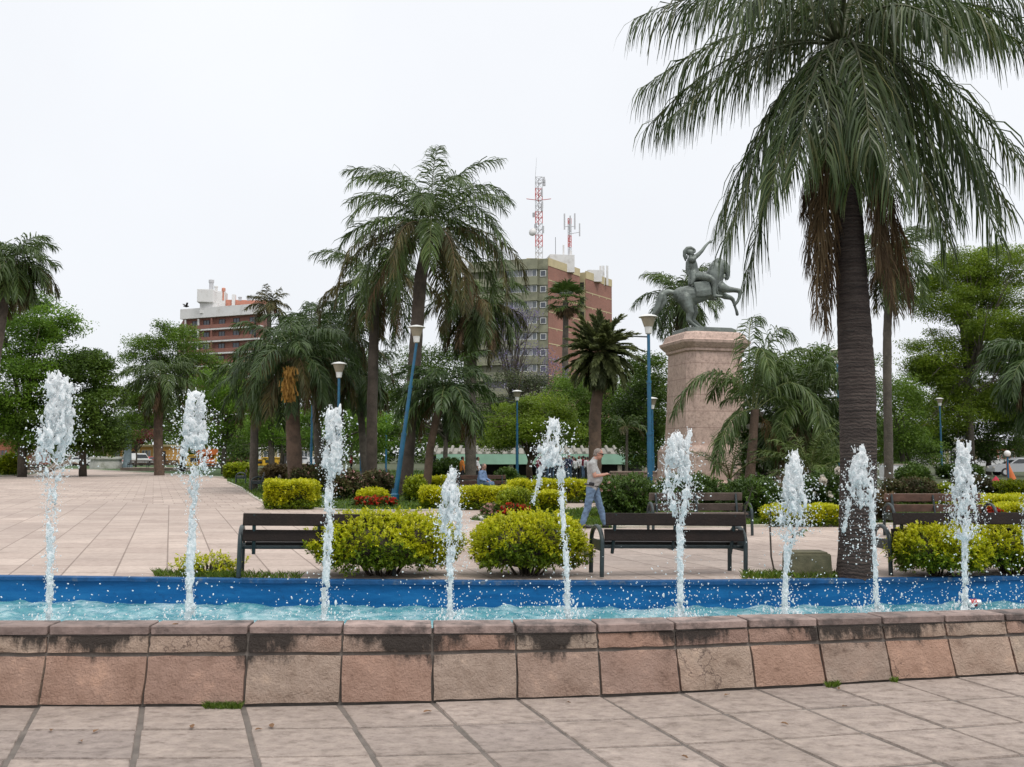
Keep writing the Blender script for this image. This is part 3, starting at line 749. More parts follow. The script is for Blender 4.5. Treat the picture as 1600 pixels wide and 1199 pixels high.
def frond_geo(C, pairs, ll, wd, rng, droop=.7, t0=.16, spread=.35, rad=.022, fwd=.55):
    """one feather frond along curve C -> (V, Q, midx)"""
    d = np.r_[0, np.cumsum(np.linalg.norm(np.diff(C, axis=0), axis=1))]; L = d[-1]
    t = np.linspace(t0, .995, pairs) ; t = np.repeat(t, 2) + rng.uniform(-.5, .5, pairs * 2) * (1 - t0) / pairs
    t = np.clip(t, t0, 1.0); s = t * L
    B = np.c_[[np.interp(s, d, C[:, k]) for k in range(3)]].T
    T = nrm(np.gradient(C, axis=0)); T = nrm(np.c_[[np.interp(s, d, T[:, k]) for k in range(3)]].T)
    hz = np.cross(T, UP); bad = np.linalg.norm(hz, axis=1) < .15
    f = C[-1] - C[0]; f[2] = 0; f = f / (np.linalg.norm(f) + 1e-6); alt = np.cross(f, UP)
    hz[bad] = alt; S = nrm(hz); N = nrm(np.cross(S, T))
    sg = np.tile([1., -1.], pairs)[:, None]
    prof = np.sin(np.clip((t - t0) / (1 - t0), 0, 1) ** .8 * PI * .86 + .30) ** .7
    l = ll * (.28 + .72 * np.clip(prof, 0, 1)) * rng.uniform(.8, 1.12, len(t))
    a = fwd + .5 * t + rng.normal(0, .10, len(t))
    dirs = nrm(T * a[:, None] + S * sg * (1.0 - .25 * t)[:, None] + N * rng.normal(.12, spread, len(t))[:, None])
    dr = (droop * rng.uniform(.6, 1.35, len(t)))[:, None]
    d1 = nrm(dirs - UP * dr * .25); d2 = nrm(dirs - UP * dr * .95); d3 = nrm(dirs * .75 - UP * dr * 1.9)
    l_ = l[:, None]
    p0 = B; p1 = p0 + d1 * l_ * .3; p2 = p1 + d2 * l_ * .38; p3 = p2 + d3 * l_ * .34
    W = nrm(np.cross(d2, N + rng.normal(0, .6, N.shape)))
    w_ = wd * rng.uniform(.75, 1.2, len(t))[:, None] * (.5 + .5 * l_ / ll)
    k = len(t)
    V = np.stack([p0 - W * w_ * .3, p0 + W * w_ * .3, p1 - W * w_ * .5, p1 + W * w_ * .5, p2 - W * w_ * .42, p2 + W * w_ * .42, p3 - W * w_ * .08, p3 + W * w_ * .08], 1).reshape(-1, 3)
    o = (np.arange(k) * 8)[:, None]
    Q = np.concatenate([o + np.array(q) for q in ((0, 1, 3, 2), (2, 3, 5, 4), (4, 5, 7, 6))])
    mi = np.zeros(len(Q), int)
    # midrib
    m = len(C); Tc = nrm(np.gradient(C, axis=0)); hc = np.cross(Tc, UP); hc[np.linalg.norm(hc, axis=1) < .15] = alt; Sc = nrm(hc); Nc = np.cross(Sc, Tc)
    rr_ = (rad * (1.0 - .85 * np.linspace(0, 1, m)))[:, None]
    RV = np.stack([C + Sc * rr_ * 1.3, C + Nc * rr_, C - Sc * rr_ * 1.3, C - Nc * rr_], 1).reshape(-1, 3)
    i = np.arange(m - 1)[:, None] * 4
    RQ = np.concatenate([i + np.array((j, (j + 1) % 4, (j + 1) % 4 + 4, j + 4)) for j in range(4)]) + len(V)
    return np.r_[V, RV], np.r_[Q, RQ], np.r_[mi, np.ones(len(RQ), int)]
def join_geo(parts):
    V, Q, Mi, n = [], [], [], 0
    for v, q, m in parts: V.append(v); Q.append(q + n); Mi.append(m); n += len(v)
    return np.concatenate(V), np.concatenate(Q), np.concatenate(Mi)
def trunk_mesh(name, pts, rads, m, parent, rng, n=14, ring=.0, step=.08, rough=.04):
    P = np.array([tuple(p) for p in pts], float); d = np.r_[0, np.cumsum(np.linalg.norm(np.diff(P, axis=0), axis=1))]
    k = max(6, int(d[-1] / step)); s = np.linspace(0, d[-1], k)
    C = np.c_[[np.interp(s, d, P[:, j]) for j in range(3)]].T
    for _ in range(max(2, int(.5 / step))): C[1:-1] = C[1:-1] * .5 + .25 * (C[:-2] + C[2:])
    r = np.interp(s, d, rads)
    if ring: r = r * (1 + ring * (np.arange(k) % 2) + rng.normal(0, ring * .6, k))
    q = np.linspace(0, 2 * PI, n, endpoint=False)
    rad = r[:, None] * (1 + rng.normal(0, rough, (k, n)) * .6 + rough * np.sin(q * 3 + s[:, None] * 1.3))
    V = np.stack([C[:, None, 0] + rad * np.cos(q), C[:, None, 1] + rad * np.sin(q), np.broadcast_to(C[:, None, 2], rad.shape)], -1).reshape(-1, 3)
    i = (np.arange(k - 1)[:, None] * n + np.arange(n)).ravel(); j = (np.arange(k - 1)[:, None] * n + (np.arange(n) + 1) % n).ravel()
    return np_mesh(name, V, np.c_[i, j, j + n, i + n], m, parent, smooth=True)

def palm(name, label, base, crown, R_, D, tr, seed, leafm=None, nf=26, pairs=46, ll=.6, wd=.04, el=(75, -35), droop=(1.1, 1.9), dead=5, bark=None, mid=None, per_frond=False, group=None, cat='palm tree', spread=.4, ldroop=.7, bulge=1.1, fronds=None, deadL=.9, nobase=False, fwd=.55, ageing=2, hang=0):
    """feather palm; base and crown are pixels of the photograph at distance D, R_ the frond length in metres"""
    r = np.random.default_rng(seed); leafm = leafm or PALM
    C = np.array(at(crown[0], crown[1], D)); g = at(base[0], base[1], D)
    t = thing(name, label, cat, (g.x, D, 0), 0, group)
    org = np.array((g.x, D, 0)); C = C - org
    pts = [(0, 0, 0)]
    for (px, py) in (mid or []): p = at(px, py, D); pts.append((p.x - g.x, 0, p.z))
    pts.append(tuple(C))
    rad = [tr * bulge] + [tr] * (len(pts) - 2) + [tr * .8]
    trunk_mesh('trunk', pts, rad, bark or PBARK, t, r, 12, .03, .09 if D < 20 else .2)
    G, GD, GA = [], [], []
    fr = fronds if fronds is not None else []
    if fronds is None:
        for i in range(nf):
            f = i / max(1, nf - 1); az = i * 2.39996 + r.uniform(-.25, .25)
            e = R(el[0] + (el[1] - el[0]) * f ** .9 + r.uniform(-8, 8)); dr = droop[0] + (droop[1] - droop[0]) * r.uniform(0, 1)
            fr.append((rachis(C + np.array((math.cos(az), math.sin(az), 0)) * tr * .5, az, e, R_ * r.uniform(.85, 1.1), dr, 14, r.uniform(-.4, .4)), i >= nf - ageing))
    for Cc, old in fr:
        g_ = frond_geo(Cc, pairs, ll, wd, r, ldroop, .14, spread, .02 + .01 * (D < 20), fwd)
        (GA if old else G).append(g_)
    for i in range(dead):
        az = i * 2.4 + r.uniform(0, 1)
        Cc = rachis(C + np.array((math.cos(az), math.sin(az), -.8)) * tr * .9, az, R(-35), R_ * deadL * r.uniform(.6, 1), R(52), 10)
        GD.append(frond_geo(Cc, int(pairs * .8), ll * .8, wd * .7, r, 1.6, .12, .5, .018))
    for i in range(hang):
        az = i * 2.4 + r.uniform(0, 1.2); Cc = rachis(C + np.array((math.cos(az), math.sin(az), 0)) * tr, az, R(r.uniform(-5, 25)), R_ * r.uniform(.9, 1.2), R(r.uniform(85, 112)), 14)
        GA.append(frond_geo(Cc, pairs, ll * .8, wd, r, 1.6, .16, .45, .02))
    def put(nm, geos, mm):
        if not geos: return
        if per_frond:
            for g_ in geos: np_mesh(nm, g_[0], g_[1], mm, t, g_[2])
        else:
            V, Q, mi = join_geo(geos); np_mesh({'frond': 'crown', 'ageing_frond': 'ageing_fronds', 'dead_frond': 'dead_skirt'}[nm], V, Q, mm, t, mi)
    put('frond', G, [leafm, RACH]); put('ageing_frond', GA, [OLIVEP, RACHD]); put('dead_frond', GD, [DEAD, RACHD])
    return t

def near_bark():
    m, t, b = newmat('near_palm_bark'); oc = objc(t)
    mp = nd(t, 'ShaderNodeMapping'); mp.inputs['Scale'].default_value = (1.2, 1.2, 16); t.links.new(oc, mp.inputs['Vector'])
    n1 = noise(t, 1.4, 9, mp.outputs[0], .75); n2 = noise(t, 5, 8, oc, .7)
    wv = nd(t, 'ShaderNodeTexWave', wave_type='BANDS', bands_direction='Z'); wv.inputs['Scale'].default_value = 6.5; wv.inputs['Distortion'].default_value = 6.0; wv.inputs['Detail'].default_value = 5; wv.inputs['Detail Scale'].default_value = 2.2; t.links.new(oc, wv.inputs['Vector'])
    c = rampn(t, n1, [(.32, (.035, .026, .024)), (.52, (.085, .064, .056)), (.72, (.14, .108, .092))])
    c = mixc(t, rampn(t, n2, [(.5, 0), (.72, .6)]), c, (.045, .034, .03))
    c = mixc(t, rampn(t, wv.outputs['Fac'], [(.0, .5), (.14, 0)]), c, (.022, .016, .015))
    t.links.new(c, b.inputs['Base Color']); b.inputs['Roughness'].default_value = .95; b.inputs['Specular IOR Level'].default_value = .2
    bump(t, b, math_(t, 'ADD', n1, math_(t, 'MULTIPLY', wv.outputs['Fac'], .35)), 1.0, .035); return m
# ---- near palm, fronds placed one by one: (start dir px, apex px, tip px, depth at tip)
ND = 13.15
r = np.random.default_rng(11)
nb = gnd(1336, 903); ND = nb.y
np_t = thing('palm_tree', 'huge near palm with thick ringed trunk and hanging brown dead fronds at right', 'palm tree', (nb.x, ND, 0))
org = np.array((nb.x, ND, 0))
def L(px, py, dy=0.0): return np.array(at(px, py, ND + dy)) - org
trunk_mesh('trunk', [L(1337, 905), L(1338, 860), L(1341, 740), L(1339, 600), L(1331, 430), L(1322, 280), L(1312, 90)], [.255, .225, .232, .235, .20, .18, .155], near_bark(), np_t, r, 26, .010, .035, .02)
CR = L(1312, 70)
def nfrond(apex, tip, dy, bendz=.0, nm='frond', mm=None, pairs=88, ll=1.0, wd=.022, droop=2.1, spread=.38, start=None, dy2=None):
    P0 = CR if start is None else L(*start)
    A = L(apex[0], apex[1], dy * .55); T_ = L(tip[0], tip[1], dy if dy2 is None else dy2)
    c = bez(P0, P0 + (A - P0) * .62 + np.array((0, 0, .10)), A + (T_ - A) * .12 + np.array((0, 0, .10)), T_, 20)
    v, q, mi = frond_geo(c, pairs, ll, wd, r, droop, .14, spread, .03)
    np_mesh(nm, v, q, mm or [PALMN, RACHN], np_t, mi)
for ap, tp, dy in [
    ((1180, 20), (1000, 140), .5), ((1170, -40), (990, 30), -.6), ((1190, 70), (1040, 190), -.3), ((1150, 60), (1010, 200), 1.0),
    ((1225, 110), (1132, 385), -.4), ((1238, 130), (1165, 440), .5), ((1250, 100), (1205, 300), -1.2), ((1215, 130), (1120, 350), .1),
    ((1300, 60), (1290, 250), -1.5), ((1345, 50), (1360, 230), -1.7), ((1270, 80), (1245, 260), -1.5), ((1370, 70), (1400, 300), -1.5), ((1335, 90), (1330, 285), -1.2),
    ((1400, 90), (1500, 330), -.7), ((1440, 80), (1575, 330), .0), ((1430, 90), (1560, 370), .6), ((1410, 120), (1455, 340), -.9), ((1450, 110), (1540, 300), -.6), ((1460, 90), (1600, 260), .9), ((1420, 130), (1480, 380), .3),
    ((1450, -10), (1600, 70), -.5), ((1440, -60), (1620, 10), .5), ((1480, -30), (1640, 60), 1.0), ((1420, -40), (1560, 40), -1.3), ((1400, -20), (1500, 60), -1.9),
    ((1210, -60), (1080, 10), 1.2), ((1300, -90), (1230, -100), 2.0), ((1350, -90), (1430, -110), 2.0), ((1340, -60), (1390, 100), 2.0), ((1270, -40), (1200, 100), 1.8), ((1330, -100), (1330, -60), -1.8), ((1250, -70), (1150, 20), -1.4)]:
    nfrond(ap, tp, dy)
for k, (ap, tp, dy) in enumerate([((1292, 240), (1292, 520), -.15), ((1278, 230), (1276, 500), -.3), ((1370, 250), (1398, 500), -.1), ((1290, 200), (1282, 440), -.35), ((1275, 190), (1262, 420), .0), ((1268, 230), (1290, 500), .25), ((1283, 240), (1300, 470), -.2), ((1372, 230), (1392, 470), -.3), ((1380, 210), (1408, 430), .1), ((1365, 260), (1385, 440), .3), ((1378, 250), (1372, 420), -.4), ((1280, 220), (1255, 330), .1), ((1386, 240), (1420, 480), .2)]):
    nfrond(ap, tp, dy, nm='dead_frond', mm=[DEAD, RACHD], pairs=130, ll=.5, wd=.014, droop=2.4, spread=.6, start=(1318, 160 + 8 * (k % 3)))

# ---- mid distance palms
palm('palm_tree', 'tall palm with leaning trunk and olive hanging fronds behind the tilted blue lamp', (632, 768), (672, 360), 4.6, 38, .25, 21, PALM, 34, 78, .95, .045, (88, -25), (1.3, 2.3), 3, PBARK, [(641, 660), (652, 500), (658, 430)], deadL=1.0, ageing=3, hang=9)
palm('palm_tree', 'palm with swept crown just left of and behind the tall leaning palm', (580, 745), (588, 440), 3.5, 46, .24, 22, PALM, 22, 56, .95, .05, (75, -40), (1.4, 2.4), 4, PBARK, [(583, 560)], ageing=3, hang=5)
palm('palm_tree', 'broad dark palm with brown trunk and orange flower cluster in front of the brick block', (462, 745), (458, 560), 3.2, 41, .3, 23, PALMD, 30, 62, .9, .05, (82, -35), (1.2, 2.2), 3, RBARK, [(458, 660)], deadL=.8, hang=6)
palm('palm_tree', 'dark palm whose crown touches the brick block above the row of benches', (396, 748), (408, 590), 2.5, 45, .18, 24, PALMD, 24, 52, .75, .045, (75, -35), (1.2, 2.2), 2, BARK, [(398, 660)])
palm('palm_tree', 'leafy palm crown filling the gap between the flower cluster palm and the tall palm', (525, 745), (520, 525), 3.4, 49, .22, 25, PALMD, 24, 56, .9, .05, (78, -40), (1.3, 2.3), 2, BARK, [(520, 620)], hang=5)
palm('palm_tree', 'short brown tipped palm poking above the dark palms beside the brick block', (425, 735), (420, 478), 1.8, 70, .2, 26, OLIVEP, 18, 30, .6, .06, (80, -20), (.9, 1.6), 2, BARK)
palm('palm_tree', 'slender palm with spreading crown standing left of the brick block', (249, 731), (252, 590), 3.7, 78, .36, 27, PALM, 24, 50, 1.1, .075, (76, -40), (1.2, 2.2), 3, RBARK, [(247, 660)])
palm('palm_tree', 'tall palm cut by the left edge of the picture', (-16, 745), (14, 412), 3.2, 60, .26, 28, PALM, 28, 60, 1.2, .07, (80, -45), (1.4, 2.6), 4, PBARK, [(-6, 560), (6, 480)], ageing=4, hang=6)
palm('palm_tree', 'dark short palm with leaning brown trunk right of the tilted blue lamp', (665, 765), (694, 615), 2.4, 37, .15, 29, PALMD, 26, 52, .65, .05, (78, -25), (1.1, 2.0), 2, RBARK, [(672, 700), (683, 650)])
palm('palm_tree', 'palm with thick straight grey trunk and drooping crown before the olive tower', (735, 748), (742, 480), 2.9, 47, .25, 30, PALM, 22, 56, .95, .05, (70, -50), (1.4, 2.5), 5, BARK, [(735, 600)], ageing=4, hang=7)
palm('palm_tree', 'bushy palm behind the bronze statue', (1062, 745), (1062, 465), 3.3, 62, .28, 31, PALM, 26, 50, 1.1, .06, (82, -45), (1.2, 2.3), 3, PBARK)
palm('palm_tree', 'slim palm right behind the trunk of the near palm', (1389, 760), (1392, 405), 2.6, 44, .19, 32, PALM, 24, 54, .9, .045, (78, -45), (1.3, 2.3), 3, BARK, [(1387, 640), (1386, 520)])
palm('palm_tree', 'palm with drooping fronds cut by the right edge of the picture', (1640, 770), (1635, 565), 2.9, 36, .2, 33, PALMD, 28, 56, .9, .055, (70, -45), (1.3, 2.3), 2, BARK)
palm('palm_tree', 'small thin palm sapling standing beside the globe lamp left of the pedestal', (978, 748), (980, 668), 1.3, 52, .08, 34, PALM, 9, 22, .4, .045, (80, 0), (.9, 1.5), 0, BARK)
# young clumping palms before the pedestal
YD = 31.0
palm('palm_tree', 'young palm with long arching fronds screening the right side of the stone pedestal', (1168, 775), (1180, 640), 3.1, YD, .16, 35, PALM, fronds=[(bez(*[np.array(at(px, py, YD + dy)) - np.array((at(1168, 775, YD).x, YD, 0)) for px, py, dy in f], 16), False) for f in [
    [(1172, 640, 0), (1150, 560, -.3), (1085, 560, -.6), (1052, 650, -.9)], [(1178, 630, 0), (1165, 520, .2), (1168, 480, .4), (1190, 500, .8)], [(1178, 630, 0), (1200, 520, -.2), (1215, 490, -.6), (1240, 530, -1)],
    [(1180, 630, 0), (1215, 540, .3), (1260, 510, .5), (1310, 600, .7)], [(1178, 640, 0), (1145, 640, -.5), (1125, 670, -.9), (1118, 730, -1.2)], [(1180, 640, 0), (1230, 570, -.6), (1270, 590, -1.1), (1300, 690, -1.5)], 
    [(1176, 635, 0), (1180, 530, -.6), (1190, 520, -1.3), (1205, 590, -2)], [(1176, 640, 0), (1150, 590, .6), (1130, 570, 1.2), (1112, 620, 1.8)], [(1184, 640, 0), (1220, 600, .3), (1250, 620, .5), (1262, 720, .6)], [(1180, 640, 0), (1195, 560, 1), (1210, 540, 1.8), (1240, 600, 2.4)]]],
     pairs=84, ll=.78, wd=.04, dead=1, bark=RBARK, ldroop=1.1)
palm('palm_tree', 'second young palm with drooping fronds between the pedestal and the near palm trunk', (1262, 775), (1252, 640), 3.0, YD + 2, .11, 36, PALM, 30, 66, .8, .045, (86, -10), (1.1, 2.1), 1, RBARK)
palm('palm_tree', 'low yellowish palm clump left of the near palm trunk', (1268, 772), (1266, 735), 1.9, YD - 1.5, .12, 37, PALMY, 22, 40, .32, .03, (85, 5), (.8, 1.5), 0, RBARK, ldroop=.4)
palm('palm_tree', 'small sparse dark palm at the foot of the pedestal', (1142, 772), (1140, 748), 1.7, YD - 1, .07, 38, PALMD, 9, 30, .25, .02, (85, 35), (.5, 1.0), 0, BARK, ldroop=.3)
# date palm: stiff dense ball of fronds
palm('date_palm', 'stout date palm with dense round crown of stiff fronds left of the statue', (929, 745), (940, 552), 2.3, 55, .34, 39, DATE, 105, 50, .5, .10, (88, -62), (.4, 1.1), 8, RBARK, [(930, 650)], spread=.22, ldroop=.12, fwd=1.0, deadL=.55)
# fan palm
def fan_palm(name, label, base, crown, D, Rl, tr, seed):
    r = np.random.default_rng(seed); g = at(base[0], base[1], D); C = np.array(at(crown[0], crown[1], D)) - np.array((g.x, D, 0))
    t = thing(name, label, 'palm tree', (g.x, D, 0)); trunk_mesh('trunk', [(0, 0, 0), tuple(C)], [tr * 1.3, tr], BARK, t, r, 10, .02, .4)
    def fans(n, e0, e1, Lr):
        V, Q = [], []; c = 0
        for i in range(n):
            az = i * 2.4 + r.uniform(-.3, .3); e = R(e0 + (e1 - e0) * i / n + r.uniform(-8, 8)); d = np.array((math.cos(az) * math.cos(e), math.sin(az) * math.cos(e), math.sin(e)))
            P = C + d * Lr * .55; s = nrm(np.cross(d, UP)); u = np.cross(s, d)
            for k in range(15):
                a = R(-80 + 160 * k / 14) + r.uniform(-.04, .04); dd = nrm(d * math.cos(a) + s * math.sin(a) + u * .15 * abs(math.sin(a))); l = Lr * .62 * r.uniform(.85, 1.1)
                wv = nrm(np.cross(dd, u)) * Lr * .035
                p1 = P + dd * l * .6; p2 = p1 + nrm(dd - UP * .7) * l * .4
                V += [P - wv * .2, P + wv * .2, p1 + wv, p1 - wv, p2 + wv * .1, p2 - wv * .1]; Q += [(c, c + 1, c + 2, c + 3), (c + 3, c + 2, c + 4, c + 5)]; c += 6
            V += [C - s * .04, C + s * .04, P + s * .03, P - s * .03]; Q += [(c, c + 1, c + 2, c + 3)]; c += 4
        return np.array(V), np.array(Q)
    v, q = fans(30, 75, -45, Rl); np_mesh('crown', v, q, PALM, t)
    v, q = fans(8, -55, -80, Rl * .8); np_mesh('dead_skirt', v, q, DEAD, t)
fan_palm('fan_palm', 'tall thin fan palm in front of the brick side of the tower', (882, 745), (884, 470), 105, 2.5, .3, 41)
# ochre flower cluster hanging under the dark palm crown: part of that palm
ft_ = [o for o in bpy.data.objects if o.get('label', '').startswith('broad dark palm')][0]
r = np.random.default_rng(5)
p = at(453, 592, 38.2); k = 700; zz = r.uniform(-.7, .5, k)
P = np.c_[p.x - ft_.location.x + r.normal(0, .125, k) * (1 - .45 * np.abs(zz + .2)), r.normal(-2.9, .15, k), p.z + zz]
V = np.stack([P, P + r.normal(0, .022, (k, 3)), P + np.c_[r.normal(0, .035, k), r.normal(0, .035, k), -r.uniform(.15, .3, k)], P + np.c_[r.normal(0, .03, k), r.normal(0, .03, k), -r.uniform(.15, .3, k)]], 1).reshape(-1, 3)
np_mesh('flower_cluster', V, np.arange(k * 4).reshape(-1, 4), LEAF('ochre_flower', [(.22, .11, .02), (.35, .19, .04), (.28, .15, .03)], .7, .2, .2), ft_)

# ------------------------------------------------------------------ broadleaf trees
def leaf_quads(P, r, l, w_, up=.35, flat=None):
    """rhombic leaves, folded a little, at points P"""
    k = len(P); d = nrm(r.normal(0, 1, (k, 3)) * np.array((1, 1, .55)) - UP * .15); n = nrm(r.normal(0, 1, (k, 3)) + UP * up * 3)
    s = nrm(np.cross(d, n)); L_ = (l * r.uniform(.65, 1.25, k))[:, None]; W = (w_ * r.uniform(.7, 1.2, k))[:, None]
    V = np.stack([P, P + d * L_ * .5 + s * W * .5, P + d * L_ - UP * L_ * .12, P + d * L_ * .5 - s * W * .5], 1).reshape(-1, 3)
    return V, np.arange(k * 4).reshape(-1, 4)
G1 = LEAF('fresh_green_leaf', [(.10, .20, .018), (.15, .27, .026), (.08, .17, .016), (.19, .30, .04)], .5, .42, .35, .35)
G2 = LEAF('deep_green_leaf', [(.05, .095, .014), (.075, .13, .018), (.095, .155, .024)], .5, .35, .35, .35)
G3 = LEAF('mid_green_leaf', [(.075, .14, .016), (.11, .19, .022), (.13, .21, .028)], .5, .38, .35, .4)
G4 = LEAF('olive_green_leaf', [(.13, .21, .016), (.185, .27, .022), (.10, .165, .014), (.24, .30, .035)], .5, .42, .35, .4)
G5 = LEAF('grey_green_leaf', [(.045, .06, .025), (.06, .08, .032), (.075, .09, .04)], .55, .2, .3, .5)
JAC = LEAF('lilac_blossom', [(.20, .16, .33), (.26, .21, .40), (.15, .15, .22), (.09, .11, .06)], .6, .3, .2)
REDL = LEAF('crimson_leaf', [(.16, .03, .035), (.22, .05, .05), (.11, .03, .03)], .5, .25, .3)
def tree(name, label, base, D, lobes, leafm, seed, tr=.3, leaf=(.28, .15), per=110, fork=None, cl=.75, group=None, nl=14, bark=None, dens=1.0, cat='tree'):
    """lobes: (px, py, rx px, ry px, clumps[, depth offset])"""
    r = np.random.default_rng(seed); k = pxm(D); g = at(base[0], base[1], D)
    t = thing(name, label, cat, (g.x, D, 0), 0, group); org = np.array((g.x, D, 0)); P, ends = [], []
    zmin = 1e9
    for lb in lobes:
        px, py, rx, ry, n = lb[:5]; dy = lb[5] if len(lb) > 5 else 0
        c = np.array(at(px, py, D)) - org; c[1] += dy; rx, rz = rx * k, ry * k; ryy = (rx + rz) * .5
        zmin = min(zmin, c[2] - rz * .3)
        u = nrm(r.normal(0, 1, (n, 3))); f = r.uniform(.35, 1.0, n) ** .5
        cc = c + u * f[:, None] * np.array((rx, ryy, rz)) * .88; ends.append(cc)
        for q in cc:
            m = int(per * dens * r.uniform(.45, 1.3)); s = cl * r.uniform(.6, 1.15)
            P.append(q + np.clip(r.normal(0, 1, (m, 3)), -1.45, 1.45) * np.array((s, s, s * .5)) * .86)
    V, Q = leaf_quads(np.concatenate(P), r, *leaf)
    mb = MB(); fz = fork if fork else max(1.2, zmin)
    tr = tr * .5; mb.tube([(0, 0, -.05), (r.uniform(-.1, .1), 0, fz * .5), (r.uniform(-.15, .15), 0, fz)], [tr * 1.25, tr, tr * .85], 9)
    E = np.concatenate(ends); pick = E[r.choice(len(E), min(nl, len(E)), replace=False)]
    for e_ in pick:
        z0 = fz * r.uniform(.7, 1.0); h = Vector((0, 0, z0)); e_ = Vector(e_); md = h.lerp(e_, .5) + Vector((0, 0, (e_.z - z0) * .15)) + Vector(r.normal(0, .3, 3))
        a = tr * r.uniform(.35, .6); mb.tube([h, h.lerp(md, .5) + Vector(r.normal(0, .12, 3)), md, md.lerp(e_, .5) + Vector(r.normal(0, .2, 3)), e_], [a, a * .85, a * .6, a * .4, a * .12], 6)
        for _ in range(2):
            e2 = e_ + Vector(r.normal(0, 1.0, 3)); mb.tube([md, md.lerp(e2, .5) + Vector(r.normal(0, .15, 3)), e2], [a * .45, a * .28, a * .06], 5)
    mb.build('trunk', bark or BARK, t, smooth=True)
    np_mesh('crown', V, Q, leafm, t)
    return t
tree('broad_tree', 'large bright green tree behind the leftmost palm', (35, 735), 72, [(40, 500, 75, 60, 40), (95, 510, 40, 28, 12), (20, 590, 80, 60, 46, -2), (70, 570, 60, 50, 26), (-60, 520, 60, 80, 20), (30, 650, 70, 40, 30), (60, 690, 60, 20, 18), (-30, 660, 50, 50, 18)], G1, 51, .55, (0.224, 0.105), 346, 5, .8)
tree('broad_tree', 'dark rounded tree between the bright left tree and the slender palm', (130, 733), 74, [(130, 590, 58, 52, 50), (120, 650, 66, 50, 40, -2), (160, 640, 40, 60, 24), (85, 640, 40, 40, 22), (130, 685, 60, 22, 26), (170, 690, 30, 22, 14)], G2, 52, .5, (0.238, 0.112), 350, 3.5, .75)
tree('broad_tree', 'dark feathery tree behind the slender palm left of the brick block', (285, 733), 95, [(270, 545, 50, 50, 44), (225, 560, 34, 36, 20), (310, 590, 40, 60, 30), (265, 640, 70, 50, 40), (320, 660, 40, 50, 26), (205, 640, 22, 60, 16)], G3, 53, .5, (0.238, 0.099), 320, 5, .85)
tree('broad_tree', 'fresh green tree standing below the brick block', (350, 733), 82, [(345, 610, 50, 40, 40), (385, 640, 45, 50, 36), (330, 665, 50, 40, 30), (420, 660, 40, 40, 26)], G1, 54, .4, (0.198, 0.093), 260, 3, .8)
tree('broad_tree', 'dark green tree behind the palms left of the tilted lamp', (530, 733), 88, [(500, 610, 60, 50, 44), (560, 600, 60, 70, 50), (600, 640, 50, 60, 36), (540, 660, 80, 40, 40)], G2, 55, .5, (0.224, 0.105), 260, 4, .95)
tree('broad_tree', 'bright bush like tree behind the flower cluster palm trunk', (500, 734), 70, [(490, 665, 40, 30, 26), (420, 668, 40, 32, 28), (550, 670, 40, 30, 26), (610, 672, 36, 32, 22)], G1, 56, .3, (0.172, 0.087), 240, 2.2, .6)
tree('broad_tree', 'dark tree behind the tall leaning palm', (640, 734), 92, [(650, 600, 50, 70, 40), (700, 590, 50, 70, 44), (690, 660, 70, 50, 40)], G2, 57, .4, (0.224, 0.105), 240, 4, .95)
tree('broad_tree', 'small round light green tree above the pergola roof', (828, 738), 62, [(800, 655, 50, 30, 34), (850, 640, 46, 30, 30), (780, 680, 40, 24, 20, -1), (835, 672, 50, 24, 24, -1.5), (880, 665, 30, 30, 14)], G4, 58, .38, (0.145, 0.074), 260, 1.6, .55, bark=RBARK)
tree('broad_tree', 'dark green tree behind the stout date palm', (905, 735), 85, [(890, 620, 50, 40, 34), (950, 640, 60, 50, 44), (990, 620, 50, 55, 40), (900, 680, 60, 40, 34), (985, 690, 50, 40, 34)], G3, 59, .5, (0.211, 0.099), 260, 3.5, .9)
tree('broad_tree', 'green tree between the blue lamp and the stone pedestal', (1025, 738), 58, [(1010, 590, 40, 40, 24), (1020, 640, 40, 50, 30), (985, 655, 40, 40, 24), (1010, 700, 40, 30, 20)], G2, 60, .3, (0.185, 0.087), 240, 2.5, .7)
tree('broad_tree', 'large yellow green tree with open crown at the right side', (1517, 748), 79, [(1500, 420, 55, 40, 34), (1560, 420, 55, 45, 36), (1480, 470, 60, 40, 34), (1590, 480, 55, 60, 36), (1530, 500, 60, 50, 40, -2), (1470, 560, 50, 50, 36), (1590, 560, 50, 50, 30), (1525, 590, 60, 60, 40, 1), (1450, 610, 45, 50, 30), (1430, 660, 36, 40, 20), (1640, 500, 50, 80, 22), (1510, 445, 70, 40, 30, 2), (1560, 540, 60, 60, 36, 3), (1490, 640, 50, 40, 26), (1575, 620, 50, 50, 30), (1440, 560, 30, 30, 14)], G4, 61, .6, (0.185, 0.084), 430, 8.5, .80, nl=40)
tree('broad_tree', 'dark green tree low behind the right blue lamp', (1545, 748), 82, [(1530, 660, 60, 40, 40), (1570, 640, 40, 50, 30), (1480, 670, 50, 36, 30), (1600, 650, 30, 40, 14), (1500, 705, 60, 24, 24), (1440, 690, 40, 30, 20), (1560, 700, 40, 24, 18)], G2, 62, .4, (0.185, 0.087), 260, 2.6, .7)
tree('broad_tree', 'green tree between the near palm trunk and the slim palm', (1410, 745), 70, [(1410, 640, 36, 60, 34), (1385, 690, 40, 40, 24), (1430, 700, 50, 34, 30), (1365, 620, 24, 70, 16)], G3, 63, .35, (0.185, 0.087), 240, 3, .75)
tree('broad_tree', 'green tree behind the young palms right of the pedestal', (1250, 742), 52, [(1220, 610, 50, 60, 40), (1280, 600, 40, 70, 34), (1210, 690, 50, 40, 30), (1290, 690, 40, 44, 26)], G2, 64, .4, (0.172, 0.081), 260, 2.6, .65)
